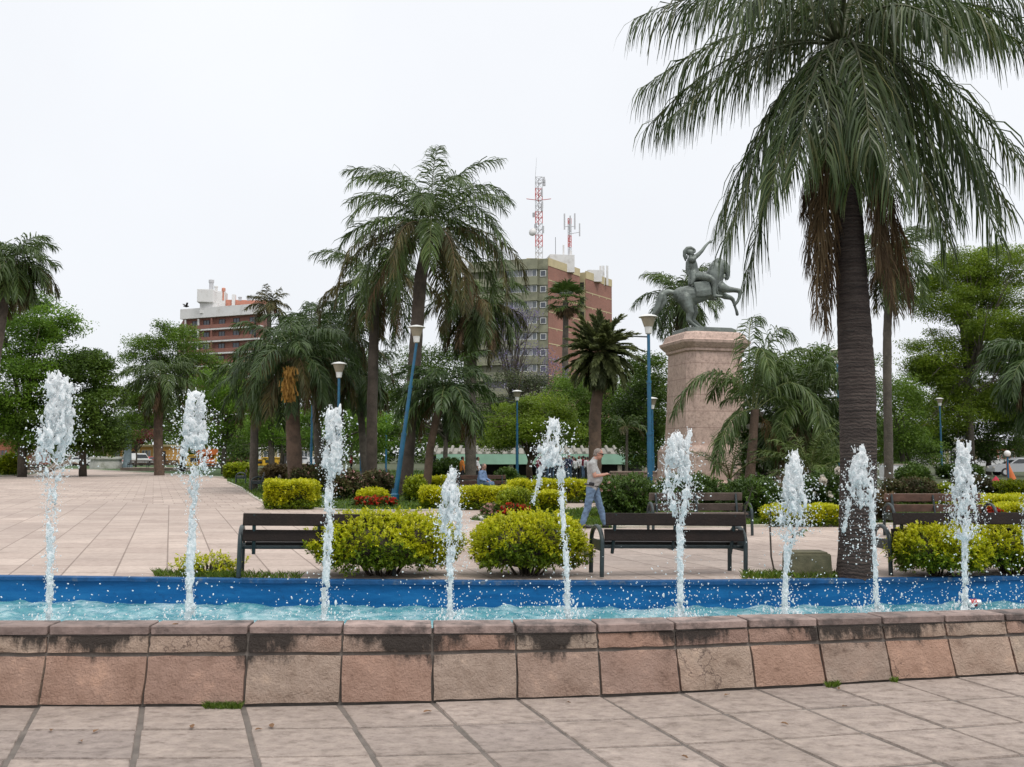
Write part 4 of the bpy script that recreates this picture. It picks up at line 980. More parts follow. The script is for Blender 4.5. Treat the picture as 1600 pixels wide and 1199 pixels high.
tree('broad_tree', 'thin pale green tree at the far right edge', (1592, 742), 105, [(1590, 660, 24, 40, 16), (1600, 705, 30, 25, 14), (1640, 690, 40, 50, 20)], G5, 65, .3, (0.224, 0.105), 180, 3, .9)
tree('jacaranda_tree', 'leggy jacaranda with lilac blossom in front of the olive tower', (800, 742), 98, [(785, 500, 40, 26, 16), (820, 500, 28, 20, 10), (775, 545, 34, 30, 12), (835, 560, 36, 30, 12), (865, 590, 40, 18, 12), (800, 600, 40, 30, 8)], JAC, 66, .45, (0.172, 0.099), 110, 8, 1.0, nl=26)
tree('broad_tree', 'grey green half bare tree below the olive tower', (845, 742), 90, [(800, 590, 40, 20, 12), (850, 610, 50, 24, 18), (900, 610, 40, 18, 14), (770, 620, 40, 24, 16)], G5, 67, .4, (0.198, 0.093), 180, 4.5, .9, nl=26)
tree('crimson_tree', 'small crimson leaved tree behind the grey stone lamp column', (212, 731), 128, [(195, 690, 26, 12, 14), (225, 683, 18, 10, 10)], REDL, 68, .2, (0.264, 0.136), 160, 2.6, .8)
tree('broad_tree', 'small bare branched tree behind the short dark palm', (698, 742), 56, [(690, 640, 40, 30, 10), (720, 650, 30, 30, 8), (670, 660, 26, 26, 6)], G5, 69, .28, (0.132, 0.062), 100, 3.2, .6, nl=26)
tree('broad_tree', 'dark tree crowns far behind the row of benches', (440, 731), 125, [(380, 690, 60, 24, 20), (450, 680, 70, 30, 26), (530, 690, 60, 24, 20)], G2, 70, .5, (0.330, 0.161), 220, 3.5, 1.4)
palm('palm_tree', 'dark palm crown behind the flower cluster palm and the third jet', (500, 745), (488, 520), 3.0, 54, .22, 42, PALMD, 24, 54, .9, .055, (78, -40), (1.3, 2.3), 2, BARK, hang=4)
palm('palm_tree', 'low dark palm crown filling the gap left of the tilted lamp', (572, 745), (560, 590), 2.6, 52, .2, 43, PALMD, 22, 52, .85, .055, (78, -40), (1.3, 2.3), 2, BARK, hang=3)
tree('broad_tree', 'far dark green tree seen between the left trees behind the parked cars', (120, 731), 165, [(60, 660, 50, 36, 22), (120, 672, 40, 30, 18), (185, 655, 44, 40, 24), (225, 640, 30, 40, 14), (265, 660, 40, 36, 18)], G2, 74, .5, (.45, .2), 190, 3.5, 1.5)
tree('broad_tree', 'tree with dark crown in the gap behind the olive tower foot', (760, 734), 118, [(730, 650, 50, 40, 26), (790, 660, 60, 40, 30), (700, 690, 50, 30, 18)], G3, 71, .5, (0.330, 0.161), 220, 4, 1.3)
tree('broad_tree', 'far dark tree behind the pergola and the date palm trunk', (900, 733), 130, [(860, 670, 60, 34, 26), (930, 670, 70, 40, 30), (1000, 680, 50, 36, 22)], G2, 72, .5, (0.330, 0.161), 220, 4, 1.4)
tree('broad_tree', 'far green tree behind the slim palm and the market umbrella', (1400, 734), 130, [(1370, 680, 50, 36, 22), (1440, 690, 50, 26, 20), (1330, 690, 50, 36, 20)], G3, 73, .5, (0.330, 0.161), 220, 4, 1.4)
# far mass of trees closing the horizon
r = np.random.default_rng(9); P = []
for px in range(-700, 2400, 22):
    Y = 205 + r.uniform(-14, 18); h = r.uniform(38, 75) * (.45 if 1440 < px < 1700 else 1)
    for _ in range(12): P.append(np.array(at(px + r.uniform(-14, 14), 722 - r.uniform(0, h), Y)) + r.normal(0, 1, (46, 3)) * np.array((1.5, 1.5, .9)))
P = np.concatenate(P); P[:, 2] = np.maximum(P[:, 2], .3)
v, q = leaf_quads(P, r, 1.0, .55); tag(np_mesh('far_woods', v, q, G2), 'dark mass of far trees along the horizon behind the park', 'woods', kind='stuff')
# ================================================================== SHRUBS, HEDGES, GRASS
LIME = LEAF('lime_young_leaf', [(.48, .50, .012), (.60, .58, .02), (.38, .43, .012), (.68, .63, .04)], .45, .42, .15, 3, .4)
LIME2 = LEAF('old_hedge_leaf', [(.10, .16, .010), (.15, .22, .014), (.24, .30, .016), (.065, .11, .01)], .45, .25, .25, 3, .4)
HED = LEAF('hedge_leaf', [(.22, .28, .012), (.30, .35, .016), (.16, .23, .012), (.36, .38, .02)], .45, .3, .25, 1.5, .4)
BUSH = LEAF('bush_leaf', [(.045, .09, .014), (.07, .125, .018), (.09, .15, .024), (.032, .07, .012)], .45, .25, .3, 1.5, .4)
BUSHP = LEAF('pinkish_bush_leaf', [(.06, .09, .025), (.10, .10, .045), (.14, .09, .06), (.05, .08, .02)], .55, .25, .3, 1.0, .3)
BRB = LEAF('brownish_bush_leaf', [(.10, .075, .035), (.13, .085, .05), (.07, .06, .025), (.15, .11, .06)], .6, .2, .3, 1.0, .3)
TWIG_CORE = M('shrub_twig_and_dark_core', (.055, .042, .03), .9, .3, 8)
REDF = LEAF('red_petal', [(.42, .025, .015), (.55, .05, .02), (.33, .02, .015)], .5, .3, 0)
PINKF = LEAF('pink_petal', [(.55, .28, .25), (.6, .4, .36), (.45, .16, .16)], .5, .3, 0)
WPET = LEAF('white_petal', [(.72, .66, .56), (.78, .74, .68), (.66, .56, .48)], .5, .3, 0)
GRASS = LEAF('grass_blade', [(.085, .15, .016), (.12, .19, .022), (.06, .12, .012), (.16, .20, .035)], .5, .3, .3, .8, .3)
def sprigs(P, Dr, r, n_leaf, sl, l, w_, tipfrac=.22):
    """leafy shoots: n_leaf leaves along each shoot from P in direction Dr; returns young and old leaf geometry"""
    k = len(P); out = {0: [], 1: []}
    for j in range(n_leaf):
        f = (j + .5) / n_leaf; B = P + Dr * sl[:, None] * f; a = r.uniform(0, 2 * PI, k)
        e1 = nrm(np.cross(Dr, UP + r.normal(0, .2, (k, 3)))); e2 = np.cross(Dr, e1)
        d = nrm(Dr * (.45 + .5 * f) + (e1 * np.cos(a)[:, None] + e2 * np.sin(a)[:, None]) * .9 + UP * .1)
        n = nrm(UP * 1.2 + r.normal(0, .45, (k, 3))); s = nrm(np.cross(d, n)); L_ = (l * r.uniform(.55, 1.35, k))[:, None]; W = L_ * w_ / l
        V = np.stack([B, B + d * L_ * .45 + s * W * .5 + n * L_ * .06, B + d * L_ - n * L_ * .1, B + d * L_ * .45 - s * W * .5 + n * L_ * .06], 1)
        out[1 if f > tipfrac else 0].append(V)
    return out
def to_mesh(name, Vs, m, parent):
    if not Vs: return
    V = np.concatenate(Vs).reshape(-1, 3); np_mesh(name, V, np.arange(len(V)).reshape(-1, 4), m, parent)
def shrub(name, label, px0, px1, pyt, pyb, seed, depth=None, kind='dome', young=None, old=None, leaf=None, n=1400, group=None, flowers=None, Y=None, cat='shrub', top=.18, nleaf=10, gaps=0.0, wob=.12, nf=60, fs=.05):
    r = np.random.default_rng(seed); young = young or LIME; old = old or LIME2
    g = gnd((px0 + px1) / 2, pyb) if Y is None else at((px0 + px1) / 2, pyb, Y)
    Y = g.y; k = pxm(Y); w_ = (px1 - px0) * k; h = at(0, pyt, Y).z; dp = depth or w_ * .85
    leaf = leaf or (max(.045, .0042 * Y * .7)); t = thing(name, label, cat, (g.x, Y + dp * .35, 0), 0, group)
    hx, hy = w_ / 2 - leaf * .8, dp / 2 - leaf * .5; h = h - leaf * .7
    if kind == 'dome':
        u = nrm(r.normal(0, 1, (n * 2, 3))); u = u[u[:, 2] > -.75][:n]
        f = r.uniform(.55, 1.0, len(u)) ** .4
        p = 2.35; q = (np.abs(u) ** p).sum(1) ** (-1 / p)
        a = np.arctan2(u[:, 1], u[:, 0]); wb_ = 1 + wob * (np.sin(a * 3 + seed) * .5 + np.sin(a * 5 + u[:, 2] * 4 + seed * 2) * .5 + .6 * np.sin(a * 9 + u[:, 2] * 7))
        S = u * (q * f * wb_)[:, None]
        P = np.c_[S[:, 0] * hx, S[:, 1] * hy, h * .52 + S[:, 2] * h * .48]; Dn = nrm(np.c_[u[:, 0] / hx, u[:, 1] / hy, u[:, 2] / (h * .5)])
    else:
        P, Dn = [], []
        A = {'top': 4 * hx * hy, 'x': 2 * hy * h, 'y': 2 * hx * h}; T_ = A['top'] + 2 * A['x'] + 2 * A['y']
        for nm, ar in (('top', A['top']), ('x-', A['x']), ('x+', A['x']), ('y-', A['y']), ('y+', A['y'])):
            m = int(n * ar / T_) + 4; a, b = r.uniform(-1, 1, m), r.uniform(0, 1, m); i_ = r.uniform(0, .12, m)
            if nm == 'top': P.append(np.c_[a * hx, (b * 2 - 1) * hy, h - i_ * h * .6]); Dn.append(np.tile((0, 0, 1.), (m, 1)))
            elif nm[0] == 'x': s = -1 if nm[1] == '-' else 1; P.append(np.c_[s * (hx - i_ * .6 * hx), a * hy, b * h]); Dn.append(np.tile((s, 0, .25), (m, 1)))
            else: s = -1 if nm[1] == '-' else 1; P.append(np.c_[a * hx, s * (hy - i_ * .6 * hy), b * h]); Dn.append(np.tile((0, s, .25), (m, 1)))
        P, Dn = np.concatenate(P), np.concatenate(Dn)
        P = P + .03 * np.sin(P[:, [1, 2, 0]] * 7 + seed)
    P[:, 2] = np.maximum(P[:, 2], leaf * .6)
    Dr = nrm(Dn + UP * .55 + r.normal(0, .35, P.shape)); sl = leaf * r.uniform(1.6, 3.2, len(P))
    P = P - Dr * sl[:, None] * .6
    o = sprigs(P, Dr, r, nleaf, sl, leaf, leaf * .52)
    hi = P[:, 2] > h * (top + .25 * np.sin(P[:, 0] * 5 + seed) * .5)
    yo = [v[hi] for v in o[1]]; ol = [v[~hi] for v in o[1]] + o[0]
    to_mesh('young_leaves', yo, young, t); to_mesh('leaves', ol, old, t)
    mb = MB()
    for _ in range(int(26 if Y < 20 else 10)):
        a = r.uniform(0, 6.28); q = r.uniform(.3, .9); e_ = Vector((math.cos(a) * hx * q, math.sin(a) * hy * q, h * r.uniform(.45, .85))); b0 = Vector((e_.x * .25, e_.y * .25, -.02))
        mb.tube([b0, b0.lerp(e_, .5) + Vector((0, 0, .05)), e_], [.014, .010, .004], 5)
    # solid dark core added inside, standing in for shade between the leaves
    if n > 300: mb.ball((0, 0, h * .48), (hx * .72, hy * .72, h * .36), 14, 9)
    mb.build('stems', TWIG_CORE, t)  # twigs and the added dark core in one mesh
    if flowers is not None:
        q = r.choice(len(P), min(nf, len(P)), replace=False); Fp = P[q] + Dr[q] * sl[q][:, None] * .9; vs = []
        for _ in range(7): 
            d = nrm(r.normal(0, 1, Fp.shape) + UP * .6); s = nrm(np.cross(d, r.normal(0, 1, Fp.shape))); vs.append(np.stack([Fp, Fp + d * fs * .6 + s * fs * .5, Fp + d * fs, Fp + d * fs * .6 - s * fs * .5], 1))
        to_mesh('flowers', vs, flowers, t); tag(t.children[-1], kind='stuff')
    return t
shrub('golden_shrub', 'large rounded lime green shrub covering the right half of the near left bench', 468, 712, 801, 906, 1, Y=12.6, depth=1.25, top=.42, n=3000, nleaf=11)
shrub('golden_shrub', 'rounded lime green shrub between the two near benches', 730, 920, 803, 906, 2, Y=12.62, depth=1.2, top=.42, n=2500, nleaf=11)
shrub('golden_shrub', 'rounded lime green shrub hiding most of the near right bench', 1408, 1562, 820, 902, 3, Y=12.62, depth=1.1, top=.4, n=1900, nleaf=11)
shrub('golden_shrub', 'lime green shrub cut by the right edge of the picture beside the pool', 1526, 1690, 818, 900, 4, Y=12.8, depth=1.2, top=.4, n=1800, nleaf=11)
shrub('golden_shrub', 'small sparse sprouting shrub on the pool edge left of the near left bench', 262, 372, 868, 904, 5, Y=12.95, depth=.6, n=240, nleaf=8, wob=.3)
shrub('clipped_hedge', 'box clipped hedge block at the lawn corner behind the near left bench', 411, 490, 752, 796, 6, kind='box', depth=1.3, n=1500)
shrub('golden_shrub', 'small round lime shrub with red flowers at its foot on the lawn', 553, 606, 764, 792, 7, n=700, Y=31, depth=1.0)
shrub('red_flowers', 'bed of red salvia round the small lime shrub on the lawn', 545, 618, 779, 797, 8, young=BUSH, old=BUSH, flowers=REDF, n=500, Y=30, depth=1.0, cat='flowers', nf=170, fs=.09)
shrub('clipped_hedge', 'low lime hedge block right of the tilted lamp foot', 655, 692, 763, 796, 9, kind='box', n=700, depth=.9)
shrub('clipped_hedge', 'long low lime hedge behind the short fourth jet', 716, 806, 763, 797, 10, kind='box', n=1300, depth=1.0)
shrub('golden_shrub', 'rounded green shrub at the tip of the path before the hedge blocks', 776, 842, 765, 808, 11, n=900, young=HED, depth=1.2)
shrub('rose_bush', 'low bush of pink roses left of the rounded shrub at the path tip', 752, 782, 789, 808, 12, young=BUSH, old=BUSH, flowers=PINKF, n=260, nf=45, fs=.08, cat='flowers')
shrub('red_flowers', 'patch of red flowers at the foot of the rounded shrub at the path tip', 780, 826, 790, 810, 13, young=BUSH, old=BUSH, flowers=REDF, n=260, nf=50, fs=.09, cat='flowers', depth=.5)
shrub('clipped_hedge', 'lime hedge block behind the fifth jet', 830, 882, 770, 802, 14, kind='box', n=800, depth=.9)
shrub('clipped_hedge', 'far lime hedge running behind the walking man from the seated man', 792, 930, 752, 786, 15, kind='box', n=1700, depth=1.4)
shrub('clipped_hedge', 'lime hedge strip in front of the bench of the seated man', 690, 790, 764, 784, 16, kind='box', n=1100, depth=1.2)
shrub('clipped_hedge', 'lime hedge strip behind the short dark palm foot', 640, 705, 747, 772, 17, kind='box', n=900, depth=1.6)
shrub('dark_bush', 'large dark green bush just right of the walking man', 938, 1036, 744, 812, 18, young=BUSH, old=BUSH, n=1900, top=.2, depth=2.2, wob=.2, flowers=PINKF, nf=20, fs=.06)
shrub('dark_bush', 'dark green bush behind the wooden bench in front of the pedestal', 1030, 1140, 742, 800, 19, young=BUSH, old=BUSH, n=1700, depth=2, wob=.2)
shrub('dark_bush', 'dark leafy bush between the pedestal bench and the seventh jet', 1140, 1232, 748, 812, 20, young=BUSH, old=BUSH, n=1700, depth=1.8, wob=.22)
shrub('rose_bush', 'tall bush with big white roses left of the near palm trunk', 1262, 1345, 738, 806, 21, young=BUSH, old=BUSH, flowers=WPET, n=1500, nf=26, fs=.10, depth=1.6, wob=.2, cat='rose bush')
shrub('rose_bush', 'tall wild rose bush before the young palms with white blooms on top', 1160, 1215, 640, 785, 22, young=BUSH, old=BUSH, flowers=WPET, n=1300, nf=20, fs=.13, depth=1.4, wob=.35, cat='rose bush')
shrub('clipped_hedge', 'low boxed lime hedge beside the near palm trunk', 1198, 1316, 792, 823, 23, kind='box', n=1500, depth=.8)
shrub('dark_bush', 'pinkish brown bush between the near palm trunk and the brown right bench', 1368, 1402, 770, 818, 24, young=BRB, old=BUSHP, n=700, depth=1.0, wob=.25)
shrub('dark_bush', 'low green bush row behind the brown right bench', 1392, 1480, 748, 790, 25, young=BUSHP, old=BUSH, n=1200, depth=1.6)
shrub('golden_shrub', 'round lime shrub at the foot of the right blue lamp', 1466, 1502, 757, 790, 26, n=600, young=HED)
shrub('clipped_hedge', 'upper of the two stepped lime hedges at the right', 1490, 1640, 777, 800, 27, kind='box', n=1700, depth=1.4)
shrub('clipped_hedge', 'lower of the two stepped lime hedges at the right', 1545, 1660, 790, 817, 28, kind='box', n=1500, depth=.8)
shrub('red_flowers', 'clump of orange red flowers before the right stepped hedges', 1540, 1572, 796, 820, 29, young=BUSH, old=BUSH, flowers=REDF, n=350, nf=90, fs=.09, cat='flowers')
shrub('wild_bush', 'brownish bush at the end of the row of benches', 400, 448, 727, 762, 30, young=BRB, old=BRB, n=700, depth=2.5)
shrub('wild_bush', 'green bush behind the box clipped hedge', 440, 515, 728, 772, 31, young=BUSHP, old=BUSH, n=1100, depth=2.5, flowers=PINKF, nf=40, fs=.08)
shrub('wild_bush', 'pink flowering bush left of the tilted lamp', 508, 560, 735, 783, 32, young=BUSHP, old=BUSH, n=1100, depth=2, flowers=PINKF, nf=70, fs=.08)
shrub('wild_bush', 'rough mixed bush right before the tilted lamp', 556, 612, 737, 780, 33, young=BUSHP, old=BUSH, n=1100, depth=2, flowers=PINKF, nf=40, fs=.08)
shrub('dark_bush', 'dark bush beside the palm trunk behind the tilted lamp', 628, 665, 745, 785, 34, young=HED, old=BUSH, n=700, depth=1.5)
shrub('dark_bush', 'dark round bush before the pergola left of the two standing men', 668, 730, 718, 760, 35, young=BUSH, old=BUSH, n=900, depth=2.5)
shrub('dark_bush', 'dark bush on the right of the seated man', 772, 812, 733, 768, 36, young=BUSH, old=BUSH, n=700, depth=1.5)
shrub('golden_shrub', 'round lime shrub beside the far left benches', -8, 30, 710, 744, 37, young=HED, old=BUSH, n=700)
shrub('golden_shrub', 'small lime shrub right of the far left benches', 16, 40, 716, 740, 38, young=HED, n=300)
shrub('clipped_hedge', 'low lime hedge at the head of the row of benches', 350, 385, 726, 748, 39, kind='box', n=600, depth=3, young=HED)
shrub('wild_bush', 'dark bush left of the right blue lamp beneath the umbrella', 1415, 1462, 728, 765, 40, young=BUSH, old=BUSH, n=800, depth=2.5)
shrub('wild_bush', 'mixed bush far behind the right stepped hedges', 1500, 1560, 745, 777, 41, young=BUSHP, old=BUSH, n=800, depth=2)
shrub('wild_bush', 'bush below the orange sculpture at the far right', 1560, 1640, 752, 778, 42, young=HED, old=BUSH, n=800, depth=2)
def bloom(root, px, py, dY, rad, m, seed):
    r = np.random.default_rng(seed); c = np.array(at(px, py, root.location.y + dY)) - np.array(root.location); k = 46
    d = nrm(r.normal(0, 1, (k, 3))); P = c + d * rad * .35; s = nrm(np.cross(d, r.normal(0, 1, (k, 3)))); u = np.cross(s, d); h = rad * r.uniform(.5, .9, k)[:, None]
    V = np.stack([P - s * h, P + d * rad * .3 - u * h, P + s * h, P + d * rad * .3 + u * h], 1).reshape(-1, 3); np_mesh('rose_bloom', V, np.arange(k * 4).reshape(-1, 4), m, root)
for lab, sp in (('tall wild rose bush', [(1189, 647), (1187, 665), (1193, 666), (1170, 667)]), ('tall bush with big white roses', [(1311, 736), (1286, 752), (1330, 765)])):
    rt = [o for o in bpy.data.objects if o.get('label', '').startswith(lab)][0]
    for k, (px, py) in enumerate(sp): bloom(rt, px, py, -.75, .10 if 'wild' in lab else .13, WPET, k)
shrub('wild_bush', 'dark bush below the pale market umbrella right of the slim palm', 1395, 1452, 724, 752, 43, young=BUSH, old=BUSH, n=800, depth=2.5, Y=66)
shrub('wild_bush', 'dark bush between the right blue lamp and the short globe lamp', 1476, 1545, 727, 752, 44, young=BUSH, old=BUSH, n=900, depth=2.5, Y=68)
# grass
def grass(name, label, polys, n, seed, hgt_=(.05, .11), wd=.012):
    r = np.random.default_rng(seed); pts = []
    from mathutils.geometry import intersect_point_tri_2d
    for pix, frac in polys:
        P = np.array([gnd(x, y)[:2] for x, y in pix]); lo, hi = P.min(0), P.max(0); m = int(n * frac); got = []
        while sum(map(len, got)) < m:
            Yq = 1 / r.uniform(1 / hi[1], 1 / lo[1], m); c = np.c_[r.uniform(lo[0], hi[0], m), Yq]
            ins = np.zeros(len(c), bool); j = len(P) - 1
            for i in range(len(P)):
                yi, yj = P[i, 1], P[j, 1]; xi, xj = P[i, 0], P[j, 0]
                cond = ((yi > c[:, 1]) != (yj > c[:, 1])) & (c[:, 0] < (xj - xi) * (c[:, 1] - yi) / (yj - yi + 1e-12) + xi); ins ^= cond; j = i
            if not ins.any(): break
            got.append(c[ins])
        pts.append(np.concatenate(got)[:m])
    p = np.concatenate(pts); k = len(p); B = np.c_[p, np.zeros(k)]
    a = r.uniform(0, 6.28, k); d = np.c_[np.cos(a), np.sin(a), np.zeros(k)]; ln = r.normal(0, .5, (k, 3)) * np.array((1, 1, 0)); sc_ = np.clip(B[:, 1:2] / 18, .7, 3)
    h = r.uniform(*hgt_, k)[:, None] * np.clip(sc_ ** .4, .8, 1.4); w_ = wd * sc_
    V = np.stack([B - d * w_, B + d * w_, B + UP * h * .6 + ln * h * .4 + d * w_ * .6, B + UP * h + ln * h], 1).reshape(-1, 3)
    tag(np_mesh(name, V, np.arange(k * 4).reshape(-1, 4), GRASS), label, 'grass', kind='stuff')
grass('lawn_grass', 'short green grass of the park lawns beside the path', [(RIGHTL, .6), (CENTRAL, .4)], 90000, 3)
grass('edge_grass', 'weeds and grass tufts along the back of the pool rim', [([(240, 897), (378, 900), (378, 905), (240, 901)], .4), ([(1160, 899), (1310, 898), (1310, 904), (1160, 905)], .5), ([(380, 899), (470, 901), (470, 906), (380, 905)], .1)], 2600, 4, (.04, .12), .009)
grass('wall_weeds', 'small weed tufts growing at the foot of the stone fountain wall', [([(318, 1103), (380, 1103), (376, 1109), (322, 1109)], .7), ([(1290, 1071), (1312, 1070), (1310, 1074), (1292, 1075)], .2), ([(1392, 1064), (1404, 1063.5), (1402, 1067), (1393, 1067)], .1)], 900, 5, (.02, .05), .004)
# fallen leaves on the near slabs
r = np.random.default_rng(8); LEAFD = M('dry_leaf', (.16, .085, .04), .8, .3, 8)
for px, py in ((424, 1134), (300, 1135), (126, 1158), (300, 1204), (1136, 1086), (1310, 1076), (555, 1003), (80, 1141), (150, 1142), (668, 1112), (888, 1098), (1070, 1183), (1319, 1104), (1226, 1131), (275, 976), (404, 1140)):
    p = gnd(px, py, .012) if py > 1010 else at(px, py, WB[7][1] + .15); a = r.uniform(0, 6.28); s = r.uniform(.018, .04)
    mb = MB(); d = Vector((math.cos(a), math.sin(a), 0)) * s; e_ = Vector((-math.sin(a), math.cos(a), 0)) * s * .45; u = Vector((0, 0, .008))
    mb.add([p - d, p - d * .2 + e_ + u, p + d, p - d * .1 - e_ + u, p + u * .2, p - d * .6 + e_ * .7, p + d * .6 - e_ * .6 + u], [(0, 5, 4), (5, 1, 4), (1, 2, 4), (2, 6, 4), (6, 3, 4), (3, 0, 4)])
    tag(mb.build('fallen_leaf', LEAFD), 'dry brown leaf lying on the stone slabs by the fountain wall', 'leaf', 'fallen leaves on the near slabs')

# ================================================================== BENCHES
IRON = M('dark_green_iron', (.022, .035, .038), .38, .3, 6, .15, 60, dirt=(.06, .06, .05), dscale=5, dlo=.6, dhi=.8)
WOOD_D = M('wet_dark_wood', (.013, .0065, .0045), .5, .4, 4, .3, 30, spec=.22)
WOOD_B = M('worn_brown_wood', (.13, .075, .055), .7, .3, 5, .4, 30, dirt=(.06, .04, .03), dscale=3)
WOOD_G = M('grey_wood', (.10, .075, .062), .75, .3, 5, .4, 30)
def arch(x, z=.64, y0=-.27, y1=.25, rad=.032):
    pts = [(x, y0, 0)]; cy, ry = (y0 + y1) / 2, (y1 - y0) / 2
    for i in range(13): a = PI - PI * i / 12; pts.append((x, cy + math.cos(a) * ry, z - ry * .8 + math.sin(a) * ry * .8))
    return pts + [(x, y1, 0)]
def bench(label, x, y, rz, wood, L_=2.0, group='park benches', z=0, tilt=0.0):
    t = thing('park_bench', label, 'bench', (x, y, z), rz, group); h = L_ / 2; t.rotation_euler = (0, R(tilt), rz)
    for s in (-1, 1):
        m = MB(); m.tube(arch(s * h), .030, 10); m.build('leg_arch', IRON, t, smooth=60)
        m = MB(); m.box((s * h, -.01, .40), (.012, .44, .14), bev=.004); m.build('side_plate', IRON, t)
        m = MB(); m.tube([(s * (h - .17), -.16, .30), (s * (h - .17), -.20, .42), (s * (h - .17), -.30, .82)], .024, 8); m.build('back_support', IRON, t)
    for y_ in (-.17, .16):
        m = MB(); m.tube([(-h, y_, .385), (h, y_, .385)], .024, 8); m.build('seat_beam', IRON, t, smooth=60)
    m = MB(); m.tube([(0, -.16, .36), (0, -.20, .42), (0, -.29, .80)], .02, 8); m.tube([(0, -.2, .36), (0, .18, .36)], .02, 8); m.build('middle_support', IRON, t)
    for k, y_ in enumerate((-.09, .04, .17)):
        m = MB(); m.box((0, y_, .432), (L_ - .12, .115, .035), bev=.008); m.build('seat_slat', wood, t)
    for z_, w_, y_ in ((.545, .15, -.262), (.755, .16, -.312)):
        m = MB(); m.box((0, y_, z_), (L_ - .06, .034, w_), 0, R(-13), bev=.008); m.build('backrest_board', wood, t)
    return t
def bpos(px, Y): return at(px, 800, Y).x
bench('dark wet bench half hidden by the left lime shrub, seen from behind', bpos(497, 13.0), 13.02, R(11), WOOD_D, tilt=1.2)
bench('dark bench seen from behind between the lime shrub and the near palm', bpos(1042, 13.1), 13.1, R(11), WOOD_D, tilt=1.2)
bench('dark bench behind the right lime shrub whose iron arm arch sticks out at its left', bpos(1488, 13.3), 13.3, R(2), WOOD_D)
bench('grey brown bench facing the pool in front of the stone pedestal', bpos(1093, 19.6), 19.6, R(183), WOOD_G)
bench('worn brown wooden bench facing the pool right of the near palm', bpos(1468, 19.2), 19.2, R(180), WOOD_B)
bench('bench on which the grey haired man in blue sits', bpos(751, 37.5), 37.5, R(180), WOOD_B)
bench('bench nearest the box clipped hedge in the row along the lawn edge', bpos(424, 38), 38, R(105), WOOD_G)
bench('second bench from the box clipped hedge in the row along the lawn edge', bpos(401, 44), 44, R(105), WOOD_G)
bench('third and farthest bench of the row along the lawn edge', bpos(375, 54), 54, R(105), WOOD_G)
bench('dark bench at the far left edge of the plaza beside the lime shrub', bpos(18, 80), 80, R(195), WOOD_G)
bench('dark bench at the far left edge of the plaza nearer to the first jet', bpos(50, 84), 84, R(195), WOOD_G)
bench('far bench on the low stone step right of the grey lamp column', bpos(222, 104), 104, R(182), WOOD_G, 3.2, z=.25)
bench('far bench on the low stone step under the slender palm', bpos(252, 103), 103, R(182), WOOD_G, 3.2, z=.25)
bench('far bench at the plaza edge below the orange kiosk', bpos(336, 92), 92, R(180), WOOD_G, 2.6)
STEP = M('stone_step', (.30, .22, .18), .85, .2, 1.5, .4, 12)
def wallbox(name, label, px0, px1, pyt, Y, dep, m=None, cat='low wall', cap=True):
    a = at(px0, pyt, Y); b = at(px1, pyt, Y); t = thing(name, label, cat, ((a.x + b.x) / 2, Y + dep / 2, 0)); mb = MB(); mb.box((0, 0, a.z / 2 - .03), (b.x - a.x, dep, a.z - .06), bev=.01); mb.build('wall_body', m or STEP, t)
    mb = MB(); mb.box((0, 0, a.z - .025), (b.x - a.x + .06, dep + .06, .07), bev=.012); mb.build('wall_cap', m or STEP, t); return t
wallbox('stone_step', 'low stone step under the far benches beyond the plaza', 188, 285, 731.5, 101, 4.5, cat='step')
wallbox('low_wall', 'low pink stone wall running right from behind the pedestal', 1150, 1225, 738, 36, .4)
wallbox('low_wall', 'low brownish wall behind the dark bush left of the pedestal', 955, 1035, 737, 44, .4)

# ================================================================== LAMPS
BLUEP = M('blue_lamp_paint', (.012, .10, .19), .42, .25, 3, .1, 40, dirt=(.05, .08, .10), dscale=6, dlo=.58, dhi=.75)
SHADE = M('beige_lamp_shade', (.30, .26, .19), .6, .15, 4)
LAMPW = M('white_lamp_glass', (.72, .72, .70), .3, .05, 4)
COLM = M('blue_grey_column', (.10, .135, .15), .7, .25, 3, .3, 20)
def street_lamp(label, px, pyt, H=6.0, lean=(0, 0), arm=False, Y=None):
    Y = Y or (H - CAMZ) * FPX / (HOR - pyt); H = at(px, pyt, Y).z; x1 = at(px, pyt, Y).x; x0 = x1 - lean[0]
    t = thing('street_lamp', label, 'street lamp', (x0, Y, 0), 0, 'blue street lamps'); k = H / 6.0
    top = Vector((lean[0], lean[1], H - .62 * k)); q = lambda f: Vector((0, 0, 0)).lerp(top, f)
    m = MB(); m.lathe([(.16, -.05), (.16, .25), (.11, .30), (.10, .45)], n=12); m.build('base', BLUEP, t, smooth=40)
    m = MB(); m.tube([q(.05), q(.42)], .085, 10); m.tube([q(.415), q(.43)], .095, 10); m.tube([q(.43), q(.72)], .066, 10); m.tube([q(.715), q(.73)], .078, 10); m.tube([q(.73), q(1.0)], .05, 10); m.build('pole', BLUEP, t, smooth=40)
    m = MB(); m.lathe([(.06, 0), (.10, .03), (.125, .22), (.13, .24)], top, 14); m.build('lamp_cup', LAMPW, t, smooth=40)
    m = MB(); m.lathe([(.14, .24), (.235, .52), (.24, .54)], top, 16); m.build('lamp_shade', SHADE, t, smooth=40)
    m = MB(); m.lathe([(.30, .535), (.31, .55), (.22, .60), (.04, .64)], top, 18); m.build('lamp_cap', LAMPW, t, smooth=40)
    if arm: m = MB(); m.tube([q(.985), q(.985) + Vector((-.5, 0, .02))], .025, 6); m.build('bracket', IRON, t)
    return t
street_lamp('leaning blue street lamp in front of the tall leaning palm', 651, 508, lean=(.72, 0), Y=33.5)
street_lamp('tall blue street lamp just left of the stone pedestal', 1013, 492, arm=True)
street_lamp('blue street lamp in front of the dark palms above the third jet', 530, 570, Y=37)
street_lamp('blue street lamp above the pergola roof', 808, 612, arm=True, Y=56)
